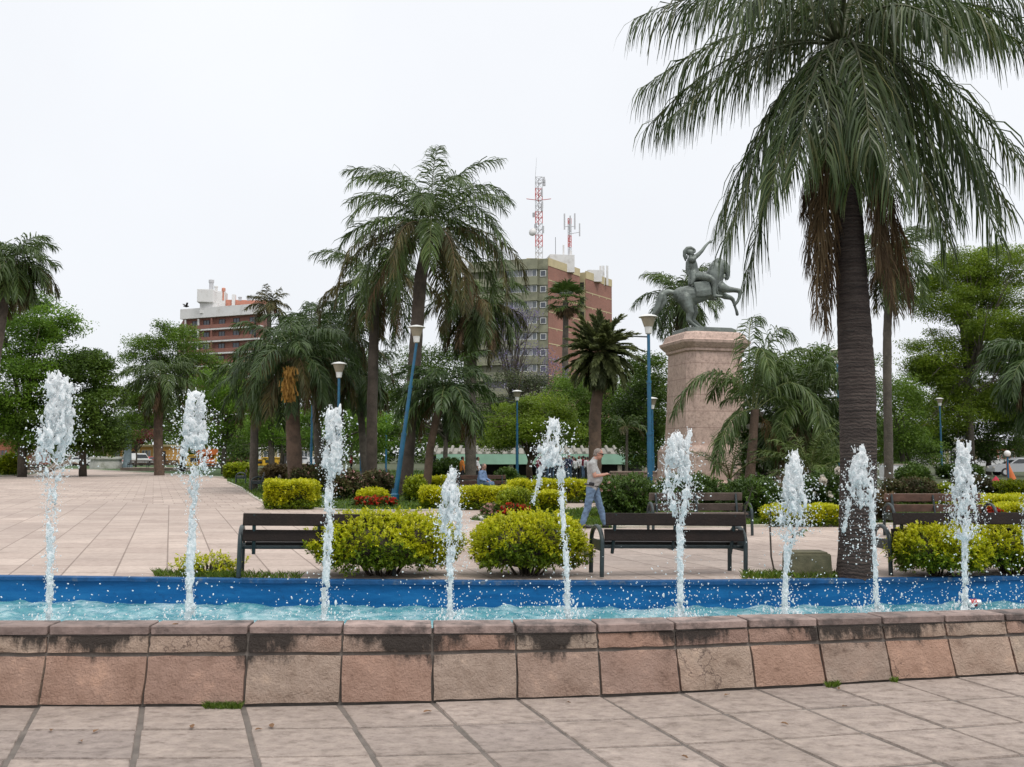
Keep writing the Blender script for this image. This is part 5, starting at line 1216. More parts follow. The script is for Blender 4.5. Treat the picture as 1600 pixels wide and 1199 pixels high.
street_lamp('thin blue street lamp close to the tall lamp beside the pedestal', 1019, 626, Y=50)
street_lamp('blue street lamp under the large yellow green tree', 1468, 622, arm=True)
street_lamp('blue street lamp half hidden at the left side of the near palm trunk', 1308, 545)
street_lamp('blue street lamp partly hidden by palm fronds right of the third jet', 566, 590)
street_lamp('slim blue street lamp between the third jet and the leaning lamp', 604, 632)
street_lamp('blue street lamp seen left of the third jet among palm trunks', 488, 600)
def globe_lamp(label, px, pyc, H=2.6, Y=None, big=.17):
    Y = Y or (H - CAMZ) * FPX / (HOR - pyc); p = at(px, pyc, Y); t = thing('globe_lamp', label, 'lamp', (p.x, Y, 0), 0, 'globe lamps')
    m = MB(); m.tube([(0, 0, -.02), (0, 0, p.z - big * .9)], .05, 8); m.lathe([(.09, 0), (.08, .3), (.05, .35)], n=10); m.build('pole', BLUEP, t, smooth=40)
    m = MB(); m.ball((0, 0, p.z), big, 16, 10); m.build('globe', LAMPW, t, smooth=True)
    m = MB(); m.lathe([(.06, p.z - big * 1.15), (.09, p.z - big * .8)], n=10); m.build('collar', IRON, t)
globe_lamp('globe lamp just right of the leaning blue lamp', 644, 687, 3.0)
globe_lamp('globe lamp between the third jet and the leaning lamp', 586, 678, 3.0)
globe_lamp('globe lamp rising behind the broken fifth jet', 885, 691, 3.0)
globe_lamp('globe lamp above the dark bush right of the walking man', 993, 696, 2.7)
globe_lamp('small globe lamp in the roses right of the pedestal', 1194, 705, 2.0, 42, .12)
globe_lamp('short globe lamp beside the orange sculpture at the far right', 1574, 709, 1.7, 48, .16)
p = at(201, 661, 118); t = thing('lamp_column', 'thick grey blue lamp column with small globe at the far plaza edge', 'lamp', (p.x, 118, 0))
m = MB(); m.lathe([(.62, -.02), (.60, .5), (.5, .6), (.42, 2.2), (.34, p.z - .35), (.22, p.z - .3)], n=14); m.build('column', COLM, t, smooth=50)
m = MB(); m.ball((0, 0, p.z), .38, 16, 10); m.build('globe', M('grey_globe', (.35, .37, .37), .4, .1), t, smooth=True)
# ================================================================== STATUE AND PEDESTAL
SD = 38.0
GRAN = pave_mat('pink_granite', (.43, .325, .275), (.55, .42, .36), .05, .012, .3)
BRONZE = M('green_bronze', (.165, .19, .172), .45, .35, 1.6, .25, 14, metal=.3, dirt=(.04, .046, .042), dscale=1.2, dlo=.45, dhi=.7)
pc = at(1104, 770, SD + 1.6); pk = pxm(SD)
ped = thing('pedestal', 'tall pink granite pedestal with moulded cornice under the bronze horseman', 'pedestal', (pc.x, SD + 1.6, 0), R(15))
def octo(hw, hd, ch): return [(-hw + ch, -hd), (hw - ch, -hd), (hw, -hd + ch), (hw, hd - ch), (hw - ch, hd), (-hw + ch, hd), (-hw, hd - ch), (-hw, -hd + ch)]
zof = lambda py: at(1116, py, SD).z
def octloft(mb, prof):
    mb.loft([[(x, y, z) for x, y in octo(hw, hd, ch)] for hw, hd, ch_, z in prof for ch in (ch_ * .36,)])
W0, Dp = 1.27, 1.2
mb = MB(); octloft(mb, [(W0 + .55, Dp + .55, .95, -.05), (W0 + .55, Dp + .55, .95, zof(755)), (W0 + .36, Dp + .36, .9, zof(752)), (W0 + .34, Dp + .34, .9, zof(706)), (W0 + .22, Dp + .22, .86, zof(696))]); mb.build('plinth', GRAN, ped)
mb = MB(); octloft(mb, [(W0 + .12, Dp + .12, .85, zof(696)), (W0 + .04, Dp + .04, .83, zof(640)), (W0 - .03, Dp - .03, .82, zof(548))]); mb.build('shaft', GRAN, ped)
mb = MB()
for py in (672, 645, 618, 590, 566):
    pass
octloft(mb, [(W0 - .02, Dp - .02, .82, zof(548)), (W0 + .05, Dp + .05, .84, zof(546)), (W0 + .05, Dp + .05, .84, zof(542.5)), (W0 + .10, Dp + .10, .86, zof(541)), (W0 + .24, Dp + .24, .9, zof(534)), (W0 + .26, Dp + .26, .9, zof(530)), (W0 + .15, Dp + .15, .88, zof(528)), (W0 + .06, Dp + .06, .86, zof(519)), (W0 - .02, Dp - .02, .84, zof(516))]); mb.build('cornice', GRAN, ped)
mb = MB(); octloft(mb, [(W0 - .18, Dp - .18, .8, zof(516)), (W0 - .20, Dp - .20, .8, zof(509)), (W0 - .24, Dp - .24, .8, zof(508))]); mb.build('bronze_slab', BRONZE, ped)
JOINT = M('stone_joint', (.27, .18, .15), .9, .1)
mb = MB()
for py in (668, 642, 616, 590, 566):
    z = zof(py); k_ = np.interp(py, [548, 640, 696], [-.03, .04, .12]) + .003; octloft(mb, [(W0 + k_, Dp + k_, .83, z - .008), (W0 + k_, Dp + k_, .83, z + .008)])
mb.build('joint_lines', JOINT, ped)
# horse and rider, traced as a skeleton and fleshed out
HZ = .0255 / 6.311 * (SD + 1.6) / SD * 1.04
S0 = at(1020 + 470 / 6.311, 509, SD + 1.6)
st = thing('equestrian_statue', 'green bronze statue of a helmeted rider pointing ahead on a rearing horse', 'statue', (S0.x, SD + 1.6, zof(509)))
st.rotation_euler = (0, -R(8), 0)
def hp(x, y, r, dy=0.0): return ((x - 470) * HZ, dy, (1004 - y) * HZ + .0, r * HZ * .92)
def horse_mesh():
    b = MB(); f = lambda *c: b.flesh([hp(*q) for q in c], 14)
    f((335, 640, 82), (390, 650, 98), (470, 655, 100), (550, 640, 96), (620, 625, 92), (680, 615, 82)); f((335, 640, 70), (370, 690, 78), (400, 720, 70)); f((680, 610, 80), (725, 615, 58)); f((610, 640, 84), (700, 660, 56))
    f((650, 580, 92), (680, 500, 90), (712, 440, 82), (742, 405, 58)); f((690, 560, 70), (725, 490, 55), (745, 430, 48))                      # neck, arched
    f((752, 398, 48), (790, 405, 42), (808, 440, 36), (812, 480, 29), (805, 520, 23), (797, 540, 22)); f((770, 430, 40), (790, 470, 27))        # head
    f((795, 538, 18), (785, 545, 14)); f((762, 365, 14, .05), (768, 345, 5, .06)); f((762, 365, 14, -.05), (768, 345, 5, -.06))
    f((640, 520, 20), (668, 430, 20), (700, 372, 20), (740, 350, 18), (772, 362, 14))                                                          # mane
    for x, y in ((655, 530), (675, 490), (690, 450), (710, 410), (735, 380)): f((x, y, 15, -.22), (x + 14, y + 42, 9, -.27), (x + 8, y + 74, 4, -.27))
    f((720, 625, 55, -.18), (775, 655, 36, -.2), (830, 668, 27, -.2), (880, 682, 24, -.2), (889, 700, 22, -.2)); f((889, 700, 22, -.2), (872, 745, 16, -.2), (852, 780, 15, -.2), (838, 790, 17, -.2), (826, 800, 18, -.2), (815, 812, 16, -.2))
    f((710, 660, 52, .18), (765, 705, 32, .2), (812, 725, 24, .2), (832, 745, 21, .2)); f((832, 745, 21, .2), (838, 795, 14, .2), (845, 840, 13, .2), (850, 862, 16, .2), (851, 892, 17, .2))
    f((360, 690, 80, -.17), (372, 760, 62, -.2), (390, 820, 42, -.22), (372, 862, 30, -.22), (362, 892, 26, -.22)); f((362, 892, 26, -.22), (385, 920, 19, -.22), (420, 955, 17, -.22), (440, 975, 20, -.22), (462, 992, 20, -.22))
    f((400, 700, 78, .17), (432, 760, 60, .2), (450, 815, 40, .22), (432, 860, 29, .22), (420, 885, 25, .22)); f((420, 885, 25, .22), (450, 915, 18, .22), (482, 955, 16, .22), (498, 975, 19, .22), (520, 992, 20, .22))
    f((280, 610, 26), (225, 592, 30), (175, 600, 36), (140, 650, 42), (105, 720, 38), (65, 780, 28), (20, 838, 12), (0, 855, 5)); f((170, 620, 36), (180, 680, 24), (120, 740, 22), (40, 830, 8)); f((150, 620, 30, -.08), (100, 730, 22, -.1), (30, 820, 7, -.08))
    # saddle cloth
    for x in range(470, 610, 16):
        a = (x - 540) / 75.0; f((x, 560, 16, -.34), (x + 4, 640, 14, -.41), (x + 2, 690 - 10 * a * a, 12, -.385)); f((x, 560, 16, .34), (x + 4, 640, 14, .41), (x + 2, 690, 12, .385))
    return b
horse_mesh().fused('horse', BRONZE, st, .022, 3)
b = MB(); f = lambda *c: b.flesh([hp(q[0], q[1], q[2] * .92, *q[3:]) for q in c], 12)
f((505, 500, 62), (500, 460, 54), (498, 420, 50), (492, 370, 56), (488, 325, 50), (484, 300, 26), (486, 270, 22)); f((488, 330, 38, -.2), (488, 330, 38, .2)); f((488, 252, 34), (500, 262, 28), (508, 270, 20)); f((512, 258, 8), (519, 262, 6))
f((505, 312, 30, -.16), (555, 283, 24, -.18), (592, 255, 20, -.18), (630, 215, 17, -.16), (664, 186, 13, -.14))                                    # raised arm
f((664, 186, 13, -.14), (682, 179, 15, -.14)); f((685, 176, 6, -.14), (712, 166, 5, -.14), (732, 158, 4, -.14)); f((690, 182, 6, -.12), (703, 184, 5, -.12), (700, 190, 5, -.12)); f((688, 186, 6, -.16), (700, 190, 5, -.16)); f((680, 170, 6, -.11), (692, 164, 5, -.1))
f((478, 320, 32, .2), (500, 390, 26, .26), (545, 440, 20, .2), (590, 470, 16, .1), (612, 474, 17, .08))                                          # rein arm
f((515, 490, 52, -.2), (560, 505, 46, -.34), (610, 530, 38, -.42), (640, 560, 34, -.44), (642, 610, 30, -.44), (634, 660, 24, -.43), (632, 695, 22, -.42)); f((632, 705, 22, -.42), (660, 712, 18, -.44), (695, 716, 12, -.45))
f((515, 490, 52, .2), (610, 530, 38, .42), (640, 560, 34, .44), (634, 660, 24, .43), (632, 700, 22, .42), (690, 716, 12, .45))
f((478, 440, 44), (455, 500, 34, -.05), (432, 552, 20, -.08)); f((480, 450, 40, -.14), (470, 510, 30, -.24), (440, 560, 14, -.28)); f((452, 340, 26), (440, 400, 26), (432, 455, 16))                                       # coat tails, back
f((475, 318, 22, -.22), (510, 318, 22, -.24))
b.fused('rider', BRONZE, st, .018, 3)
b = MB(); f = lambda *c: b.flesh([hp(*q) for q in c], 12)
f((480, 246, 33), (496, 246, 29)); f((432, 316, 9), (428, 270, 17), (438, 228, 20), (466, 204, 20), (500, 204, 18), (526, 218, 12), (540, 232, 7)); f((448, 280, 14), (446, 300, 8)); f((500, 248, 24), (536, 246, 9))
b.fused('helmet', BRONZE, st, .014, 2)
b = MB()
for s in (-.06, .06): b.tube([hp(795, 525, 1, s)[:3], hp(740, 545, 1, s * 3)[:3], hp(660, 510, 1, s * 3)[:3], hp(612, 474, 1, .08)[:3]], .02, 5)
b.tube([hp(770, 400, 1, -.18)[:3], hp(796, 470, 1, -.15)[:3], hp(800, 530, 1, -.1)[:3]], .018, 5); b.tube([hp(640, 560, 1, -.46)[:3], hp(660, 640, 1, -.46)[:3], hp(668, 705, 1, -.46)[:3]], .02, 5)
b.build('reins', BRONZE, st)
# ================================================================== PEOPLE
SKIN = M('skin', (.42, .22, .16), .55, .1, 8); SKIN2 = M('tanned_skin', (.26, .13, .085), .55, .1, 8)
def cloth(name, c, v=.15): return M(name, c, .85, v, 9, .35, 18)
GREYT = cloth('grey_cotton', (.34, .34, .335)); JEANS = cloth('blue_denim', (.115, .18, .28), .3); SHOE = M('dark_shoe', (.018, .016, .018), .5, .2)
HAIRG = M('grey_hair', (.20, .17, .15), .8, .3, 30); HAIRB = M('black_hair', (.015, .012, .012), .6, .3, 30)
BLACKP = M('black_plastic', (.012, .012, .014), .25, .1)
def hand(b, w, d, sgn=1, curl=.5, s=1.0):
    """palm and five separate fingers from wrist w along direction d"""
    w = Vector(w); d = Vector(d).normalized(); side = d.cross(Vector((0, 0, 1))); side = side.normalized() if side.length > .1 else Vector((0, 1, 0)); dn = side.cross(d)
    p = w + d * .05 * s; b.flesh([(*w, .024 * s), (*(p - side * .012 * s), .023 * s), (*(p + d * .03 * s), .022 * s)], 8); b.flesh([(*(p + side * .015 * s), .017 * s), (*(p + d * .035 * s + side * .018 * s), .015 * s)], 8)
    for i, (o, l) in enumerate(((-.027, .068), (-.009, .078), (.009, .072), (.026, .055))):
        a = p + d * .045 * s + side * o * s; m = a + (d * (1 - curl * .4) + dn * -curl * .6) * l * .5 * s; e = m + (d * (1 - curl) - dn * curl) * l * .5 * s
        b.flesh([(*a, .0095 * s), (*m, .0085 * s), (*e, .007 * s)], 6)
    a = w + d * .03 * s - side * .024 * s * sgn; m = a + (d * .7 - side * sgn * .6) * .035 * s; b.flesh([(*a, .013 * s), (*m, .011 * s), (*(m + d * .03 * s + dn * .004), .0085 * s)], 6)
def wrinkle(o, amp):
    """soft cloth folds"""
    from mathutils import noise as ns
    nw = []
    for v in o.data.vertices:
        c = v.co; f = ns.noise((c.x * 9, c.y * 9, c.z * 14)) + .6 * ns.noise((c.x * 20 + 3, c.y * 20, c.z * 26)); nw.append(c + v.normal * f * amp)
    o.data.vertices.foreach_set('co', np.array([tuple(p) for p in nw], np.float32).ravel()); o.data.update()
def figure(label, J, loc, rz, cols, name='person', detail=True, scale=1.0, sleeves=.62, hair=True, group=None, belly=.15, vx=.011):
    """J: joints (x forward, y left, z up) of the posed body"""
    skin, shirt, trous, hairm = cols; t = thing(name, label, 'person', loc, rz, group); t.scale = (scale,) * 3
    V_ = lambda k: Vector(J[k]); b = MB()
    H = V_('head'); fd = Vector(J.get('face', (1, 0, 0))).normalized(); lf = Vector((0, 0, 1)).cross(fd).normalized(); upv = fd.cross(lf)
    hd = lambda x, y, z: tuple(H + fd * x + lf * y + upv * z)
    def hb(x, y, z, r): b.ball(hd(x, y, z), r, 12, 8)
    E = Matrix((fd, lf, upv)).transposed(); b.ball(H + upv * .025, (.098, .077, .098), 18, 12, E=E); b.ball(hd(.018, 0, -.05), (.078, .062, .075), 16, 10, E=E); b.ball(hd(.045, 0, -.095), (.035, .032, .028), 12, 8, E=E)
    if detail:
        b.flesh([(*hd(.09, 0, .02), .010), (*hd(.108, 0, -.018), .014), (*hd(.098, 0, -.032), .014)], 8)                    # nose
        b.flesh([(*hd(.088, -.02, -.062), .009), (*hd(.094, 0, -.060), .010), (*hd(.088, .02, -.062), .009)], 6)              # lips
        b.flesh([(*hd(.085, -.04, .035), .012), (*hd(.093, 0, .04), .012), (*hd(.085, .04, .035), .012)], 6)                  # brow
        for s in (-1, 1): b.ball(hd(-.005, s * .079, -.005), (.022, .010, .034), 10, 8, E=E)                                # ears
    nk = V_('neck'); b.flesh([(*hd(-.012, 0, -.06), .054), (*nk, .062)], 12)
    def limb(bb, ks, rs, n=10): bb.flesh([(*V_(k), r_) for k, r_ in zip(ks, rs)], n)
    for s in ('l', 'r'):
        limb(b, ('sh' + s, 'el' + s, 'wr' + s), (.055, .042, .028)); fa = V_('wr' + s) - V_('el' + s); hand(b, V_('wr' + s), J.get('hd' + s, tuple(fa)), 1 if s == 'r' else -1, J.get('curl' + s, .45))
        limb(b, ('hp' + s, 'kn' + s, 'an' + s), (.085, .058, .038))
        an, to = V_('an' + s), V_('to' + s); b.flesh([(*an, .036), (*(an + (to - an) * .3 - Vector((0, 0, .02))), .034)], 8)
    ch, be, hi = V_('chest'), V_('belly'), V_('hips')
    def torso(bb, g):
        shl, shr = V_('shl'), V_('shr')
        bb.flesh([(*shl, .062 + g), (*(nk * .55 + (shl + shr) * .225 - Vector((0, 0, .03))), .062 + g), (*shr, .062 + g)], 12)
        for q in (-1, 1): bb.flesh([(*(ch + lf_b * q * .085), .095 + g), (*(be + lf_b * q * .075), belly - .025 + g), (*(hi + lf_b * q * .07), .105 + g)], 14)
        bb.flesh([(*ch, .105 + g), (*(be + fw_b * .03), belly + g), (*hi, .115 + g)], 14); bb.flesh([(*nk, .055 + g), (*ch, .1 + g)], 10)
    fw_b = Vector(J.get('fwd', (1, 0, 0))).normalized(); lf_b = Vector((0, 0, 1)).cross(fw_b).normalized()
    torso(b, 0.0); b.flesh([(*V_('hpl'), .09), (*hi, .1), (*V_('hpr'), .09)], 10)
    b.fused('body', skin, t, .008 if detail else .016, 2)
    b = MB(); torso(b, .014)
    for s in ('l', 'r'):
        sh, el = V_('sh' + s), V_('el' + s); e_ = sh.lerp(el, sleeves if sleeves <= 1 else 1); b.flesh([(*sh, .072), (*sh.lerp(e_, .5), .066), (*e_, .060)], 12)
        if sleeves > 1: b.flesh([(*el, .056), (*el.lerp(V_('wr' + s), .92), .042)], 10)
    wrinkle(b.fused('shirt', shirt, t, vx, 3), .009)
    b = MB(); b.flesh([(*V_('hpl'), .102), (*hi, .122), (*V_('hpr'), .102)], 12); b.flesh([(*hi, .124), (*(hi + (be - hi) * .35), .128)], 12)
    for s in ('l', 'r'): limb(b, ('hp' + s, 'kn' + s, 'an' + s), (.105, .077, .064), 12)
    wrinkle(b.fused('trousers', trous, t, vx, 3), .012)
    for s in ('l', 'r'):
        an, to = V_('an' + s), V_('to' + s); d_ = (to - an); d_.z = 0; d_ = d_.normalized() if d_.length > .01 else fw_b; h_ = Vector((an.x, an.y, to.z)) ; b = MB()
        b.flesh([(*(h_ - d_ * .03 + Vector((0, 0, .02))), .045), (*(h_ + d_ * .07 + Vector((0, 0, .015))), .045), (*(to - d_ * .03), .040), (*to, .03)], 10); b.fused('shoe', SHOE, t, .01, 2)
    if hair:
        b = MB(); b.ball(H + upv * .03 - fd * .012, (.098, .082, .094), 18, 12, E=E); b.ball(hd(-.045, 0, -.02), (.06, .07, .07), 14, 10, E=E)
        o = b.build('hair', hairm, t, smooth=True); bm = bmesh.new(); bm.from_mesh(o.data)
        cut = [v for v in bm.verts if (v.co - H).dot(fd) > .055 - .5 * max(0, .09 - (v.co - H).dot(upv)) + (.03 if (v.co - H).dot(upv) > .09 else 0) or (v.co - H).dot(upv) < -.075]
        bmesh.ops.delete(bm, geom=cut, context='VERTS'); bm.to_mesh(o.data); bm.free()
    return t, hd, lf, fd, upv
s_ = .001777
wx = lambda x: (x - 370) * s_
wz = lambda y: (1090 - y) * s_
JW = dict(head=(wx(442), 0, wz(170)), face=(1, 0, -.28), neck=(wx(398), 0, wz(238)), chest=(wx(362), 0, wz(325)), belly=(wx(388), 0, wz(480)), hips=(wx(362), 0, wz(575)),
    shr=(wx(358), -.19, wz(295)), elr=(wx(385), -.25, wz(440)), wrr=(wx(510), -.10, wz(430)), hdr=(1, .25, .25), curlr=.6,
    shl=(wx(368), .19, wz(295)), ell=(wx(398), .24, wz(445)), wrl=(wx(512), .08, wz(425)), hdl=(1, -.3, .25), curll=.7,
    hpr=(wx(345), -.09, wz(610)), knr=(wx(300), -.10, wz(835)), anr=(wx(236), -.10, wz(1030)), tor=(wx(330), -.11, wz(1074)),
    hpl=(wx(398), .09, wz(610)), knl=(wx(465), .09, wz(830)), anl=(wx(525), .08, wz(1030)), tol=(wx(600), .08, wz(1074)))
wp = gnd(919, 825.5)
wm, hd, lf, fd, upv = figure('balding man in grey t-shirt and blue jeans walking right while looking at his hands', JW, (at(880 + 370 / 8, 800, 21.4).x, 21.4, 0.0), 0, (SKIN, GREYT, JEANS, HAIRG), hair=True)
m = MB()
for s in (-1, 1): m.tube([hd(.083, s * .052, .022), hd(.098, s * .035, .018), hd(.100, s * .012, .018)], [.016, .021, .017], 10); m.tube([hd(.083, s * .055, .024), hd(.02, s * .084, .020), hd(-.01, s * .086, .012)], .007, 6)
m.tube([hd(.101, -.014, .022), hd(.104, 0, .024), hd(.101, .014, .022)], .006, 6); m.build('sunglasses', BLACKP, wm, smooth=True)
m = MB(); m.tube([(wx(362) + math.cos(a) * .155, math.sin(a) * .175, wz(560) - .03 * math.cos(a)) for a in np.linspace(0, 2 * PI, 25)], .017, 8); m.build('belt', BLACKP, wm, smooth=True)
m = MB(); m.box((wx(348), -.195, wz(542)), (.12, .05, .075), 0, 0, R(8), bev=.02); m.build('belt_pouch', BLACKP, wm, smooth=30)
tag(m and (lambda mm: mm)(None) or np_mesh('phone', [(0, 0, 0)] * 3, [(0, 1, 2)], BLACKP), 'x')
bpy.data.objects.remove(bpy.data.objects['phone'])
m = MB(); m.box((0, 0, 0), (.11, .055, .016), bev=.006); ph = m.build('mobile_phone', BLACKP, smooth=30); ph.location = (wm.location.x + wx(560), 21.4 - .02, wz(415)); ph.rotation_euler = (0, R(-25), 0)
tag(ph, 'small dark phone held in both hands by the walking man', 'phone')
def stand_pose(lean=0.0, arm=.1):
    return dict(head=(.03, 0, 1.60), face=(1, 0, -.05), neck=(0, 0, 1.46), chest=(-.01, 0, 1.30), belly=(.02, 0, 1.08), hips=(0, 0, .93), shr=(0, -.18, 1.40), elr=(-.03, -.24, 1.12), wrr=(.06, -.24, .88), shl=(0, .18, 1.40), ell=(-.03, .24, 1.12), wrl=(.08, .23, .88),
        hpr=(0, -.09, .90), knr=(.02, -.1, .49), anr=(-.02, -.1, .09), tor=(.14, -.12, .03), hpl=(0, .09, .90), knl=(.03, .1, .49), anl=(.0, .1, .09), tol=(.16, .12, .03))
ORANGE = cloth('orange_cotton', (.62, .20, .03)); WHITEC = cloth('white_cotton', (.68, .68, .70)); DARKC = cloth('dark_cotton', (.03, .03, .035)); BLUEC = cloth('light_blue_cotton', (.16, .24, .40)); CYAN = cloth('turquoise_cotton', (.02, .32, .46)); REDC = cloth('red_cotton', (.42, .02, .05))
figure('man in an orange shirt standing left of the thick grey palm trunk', stand_pose(), (at(722, 740, 50).x, 50, 0), R(20), (SKIN2, ORANGE, DARKC, HAIRB), detail=False, scale=.905)
figure('man in a white shirt standing right of the thick grey palm trunk', stand_pose(), (at(746, 740, 51).x, 51, 0), R(5), (SKIN2, WHITEC, DARKC, HAIRB), detail=False, scale=.89)
JS = dict(head=(.10, 0, 1.17), face=(1, 0, -.25), neck=(.06, 0, 1.02), chest=(.02, 0, .87), belly=(.0, 0, .66), hips=(-.02, 0, .53), shr=(.04, -.18, .95), elr=(.08, -.25, .70), wrr=(.30, -.18, .62), shl=(.04, .18, .95), ell=(.08, .25, .70), wrl=(.30, .18, .62),
    hpr=(.0, -.09, .53), knr=(.42, -.12, .53), anr=(.46, -.12, .09), tor=(.6, -.13, .03), hpl=(.0, .09, .53), knl=(.42, .12, .53), anl=(.44, .12, .09), tol=(.58, .13, .03))
figure('grey haired man in a light blue shirt sitting on a bench among the hedges', JS, (at(752, 760, 37.1).x, 37.22, 0), R(-25), (SKIN, BLUEC, JEANS, HAIRG), sleeves=1.2)
JB = dict(head=(.62, 0, .95), face=(.8, 0, -.8), neck=(.48, 0, 1.04), chest=(.38, 0, 1.06), belly=(.18, 0, 1.02), hips=(0, 0, .93), shr=(.42, -.18, 1.02), elr=(.50, -.2, .74), wrr=(.55, -.18, .52), shl=(.42, .18, 1.02), ell=(.50, .2, .74), wrl=(.55, .18, .52),
    hpr=(0, -.09, .90), knr=(.06, -.1, .49), anr=(-.02, -.1, .09), tor=(.14, -.12, .03), hpl=(0, .09, .90), knl=(.08, .1, .49), anl=(.0, .1, .09), tol=(.16, .12, .03))
figure('person in a turquoise shirt bending forward behind the pink flowering bush', JB, (at(494, 735, 64).x, 64, 0), R(75), (SKIN2, CYAN, DARKC, HAIRB), detail=False, scale=1.05)
figure('distant person in red beside the blue lamp right of the third jet', stand_pose(), (at(549, 735, 90).x, 90, 0), R(200), (SKIN2, REDC, DARKC, HAIRB), detail=False, scale=.95)
# ---- people waiting under the pergola: small, far, single meshes in four colourings
def crowd_person(c, seed):
    r = random.Random(seed); b = MB(); P_ = stand_pose()
    b.flesh([(0, 0, 1.32, .15), (0, 0, 1.05, .15), (0, 0, .92, .15)], 8); b.flesh([(0, -.19, 1.38, .07), (.05, -.25, 1.1, .055), (.18, -.22, .95, .045)], 6); b.flesh([(0, .19, 1.38, .07), (.05, .25, 1.1, .055), (.18, .22, .95, .045)], 6); n1 = len(b.f); b.m = [0] * n1
    n = len(b.f); b.flesh([(0, -.09, .88, .1), (.02, -.1, .48, .07), (0, -.1, .08, .06)], 6); b.flesh([(0, .09, .88, .1), (.02, .1, .48, .07), (0, .1, .08, .06)], 6); b.flesh([(0, -.1, .05, .05), (.15, -.11, .04, .04)], 6); b.flesh([(0, .1, .05, .05), (.15, .11, .04, .04)], 6); b.m[n:] = [1] * (len(b.f) - n)
    n = len(b.f); b.ball((.02, 0, 1.60), (.095, .08, .12), 10, 8); b.flesh([(0, 0, 1.5, .055), (0, 0, 1.42, .06)], 8); b.flesh([(.18, -.22, .95, .04), (.24, -.21, .88, .035)], 6); b.flesh([(.18, .22, .95, .04), (.24, .21, .88, .035)], 6); b.m[n:] = [2] * (len(b.f) - n)
    n = len(b.f); b.ball((-.015, 0, 1.635), (.1, .088, .105), 10, 8); b.m[n:] = [3] * (len(b.f) - n)
    o = b.build('person', [c, DARKC if seed % 2 else JEANS, SKIN2, HAIRB], smooth=True); return o
WINE = cloth('wine_cotton', (.20, .02, .04)); PINKC = cloth('pink_cotton', (.5, .22, .25)); NAVY = cloth('navy_cotton', (.03, .04, .09))
protos = [crowd_person(c, i) for i, c in enumerate((WINE, WHITEC, NAVY, PINKC))]; rr = random.Random(4)
nm_ = ['wine red', 'white', 'navy', 'pink']
for i in range(30):
    k = rr.choice((0, 1, 2, 3)) if i >= 4 else i; o = protos[i] if i < 4 else protos[k].copy()
    if i >= 4: COL.objects.link(o)
    px = 842 + i * 3.05 + rr.uniform(-1, 1); Y = rr.uniform(66, 70); o.location = (at(px, 740, Y).x, Y, 0); s = rr.uniform(.82, .95); o.scale = (s, s, s); o.rotation_euler = (0, 0, rr.uniform(0, 6.28))
    tag(o, f'person in a {nm_[k]} top in the crowd waiting under the pergola', 'person', 'crowd under the pergola')
# ================================================================== PERGOLA, CARS, SMALL THINGS
CORR = M('pale_tile_roof', (.25, .24, .21), .8, .25, 2); MINT = M('mint_awning', (.20, .35, .26), .7, .12, 1); POSTM = M('pale_post', (.35, .30, .25), .8, .2, 3)
Yp = 74.0; a = at(672, 707, Yp); b_ = at(1010, 716, Yp); t = thing('pergola', 'long market pergola with pale tiled roof and mint green awning behind the trees', 'pergola', ((a.x + b_.x) / 2, Yp, 0)); hl = (b_.x - a.x) / 2
zt = at(672, 709, Yp).z; Fp = Face((-hl, 0), (hl, 0))
m = MB()
for i in range(26): x = -hl + 2 * hl * (i + .5) / 26; m.tube([(x, 2.4, zt + .55), (x, -.3, zt + .05)], .13, 8, flat=1.0); 
m.box((0, 1.0, zt + .18), (2 * hl, 2.6, .08), 0, R(10)); m.build('roof', CORR, t, smooth=60)
m = MB(); m.box((0, -.35, zt - .42), (2 * hl - 1.0, .05, .82), 0, R(-14)); m.build('awning', MINT, t)
for i in range(9): x = -hl + 2 * hl * i / 8; m = MB(); m.box((x, -.1, zt / 2), (.32, .32, zt), bev=.02); m.build('post', POSTM, t)
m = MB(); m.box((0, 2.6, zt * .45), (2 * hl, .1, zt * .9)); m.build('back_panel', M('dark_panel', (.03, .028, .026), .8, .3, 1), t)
WPAINT = M('white_car_paint', (.70, .70, .71), .25, .03); SILV = M('silver_car_paint', (.42, .43, .45), .3, .05); REDP = M('red_car_paint', (.35, .03, .03), .3, .05); RUB = M('tyre_rubber', (.02, .02, .02), .8, .1); CARG = M('car_glass', (.02, .025, .03), .08, .1); LMP = M('lamp_glass', (.6, .55, .5), .2, .1); TAIL = M('tail_lamp', (.4, .02, .02), .3, .1)
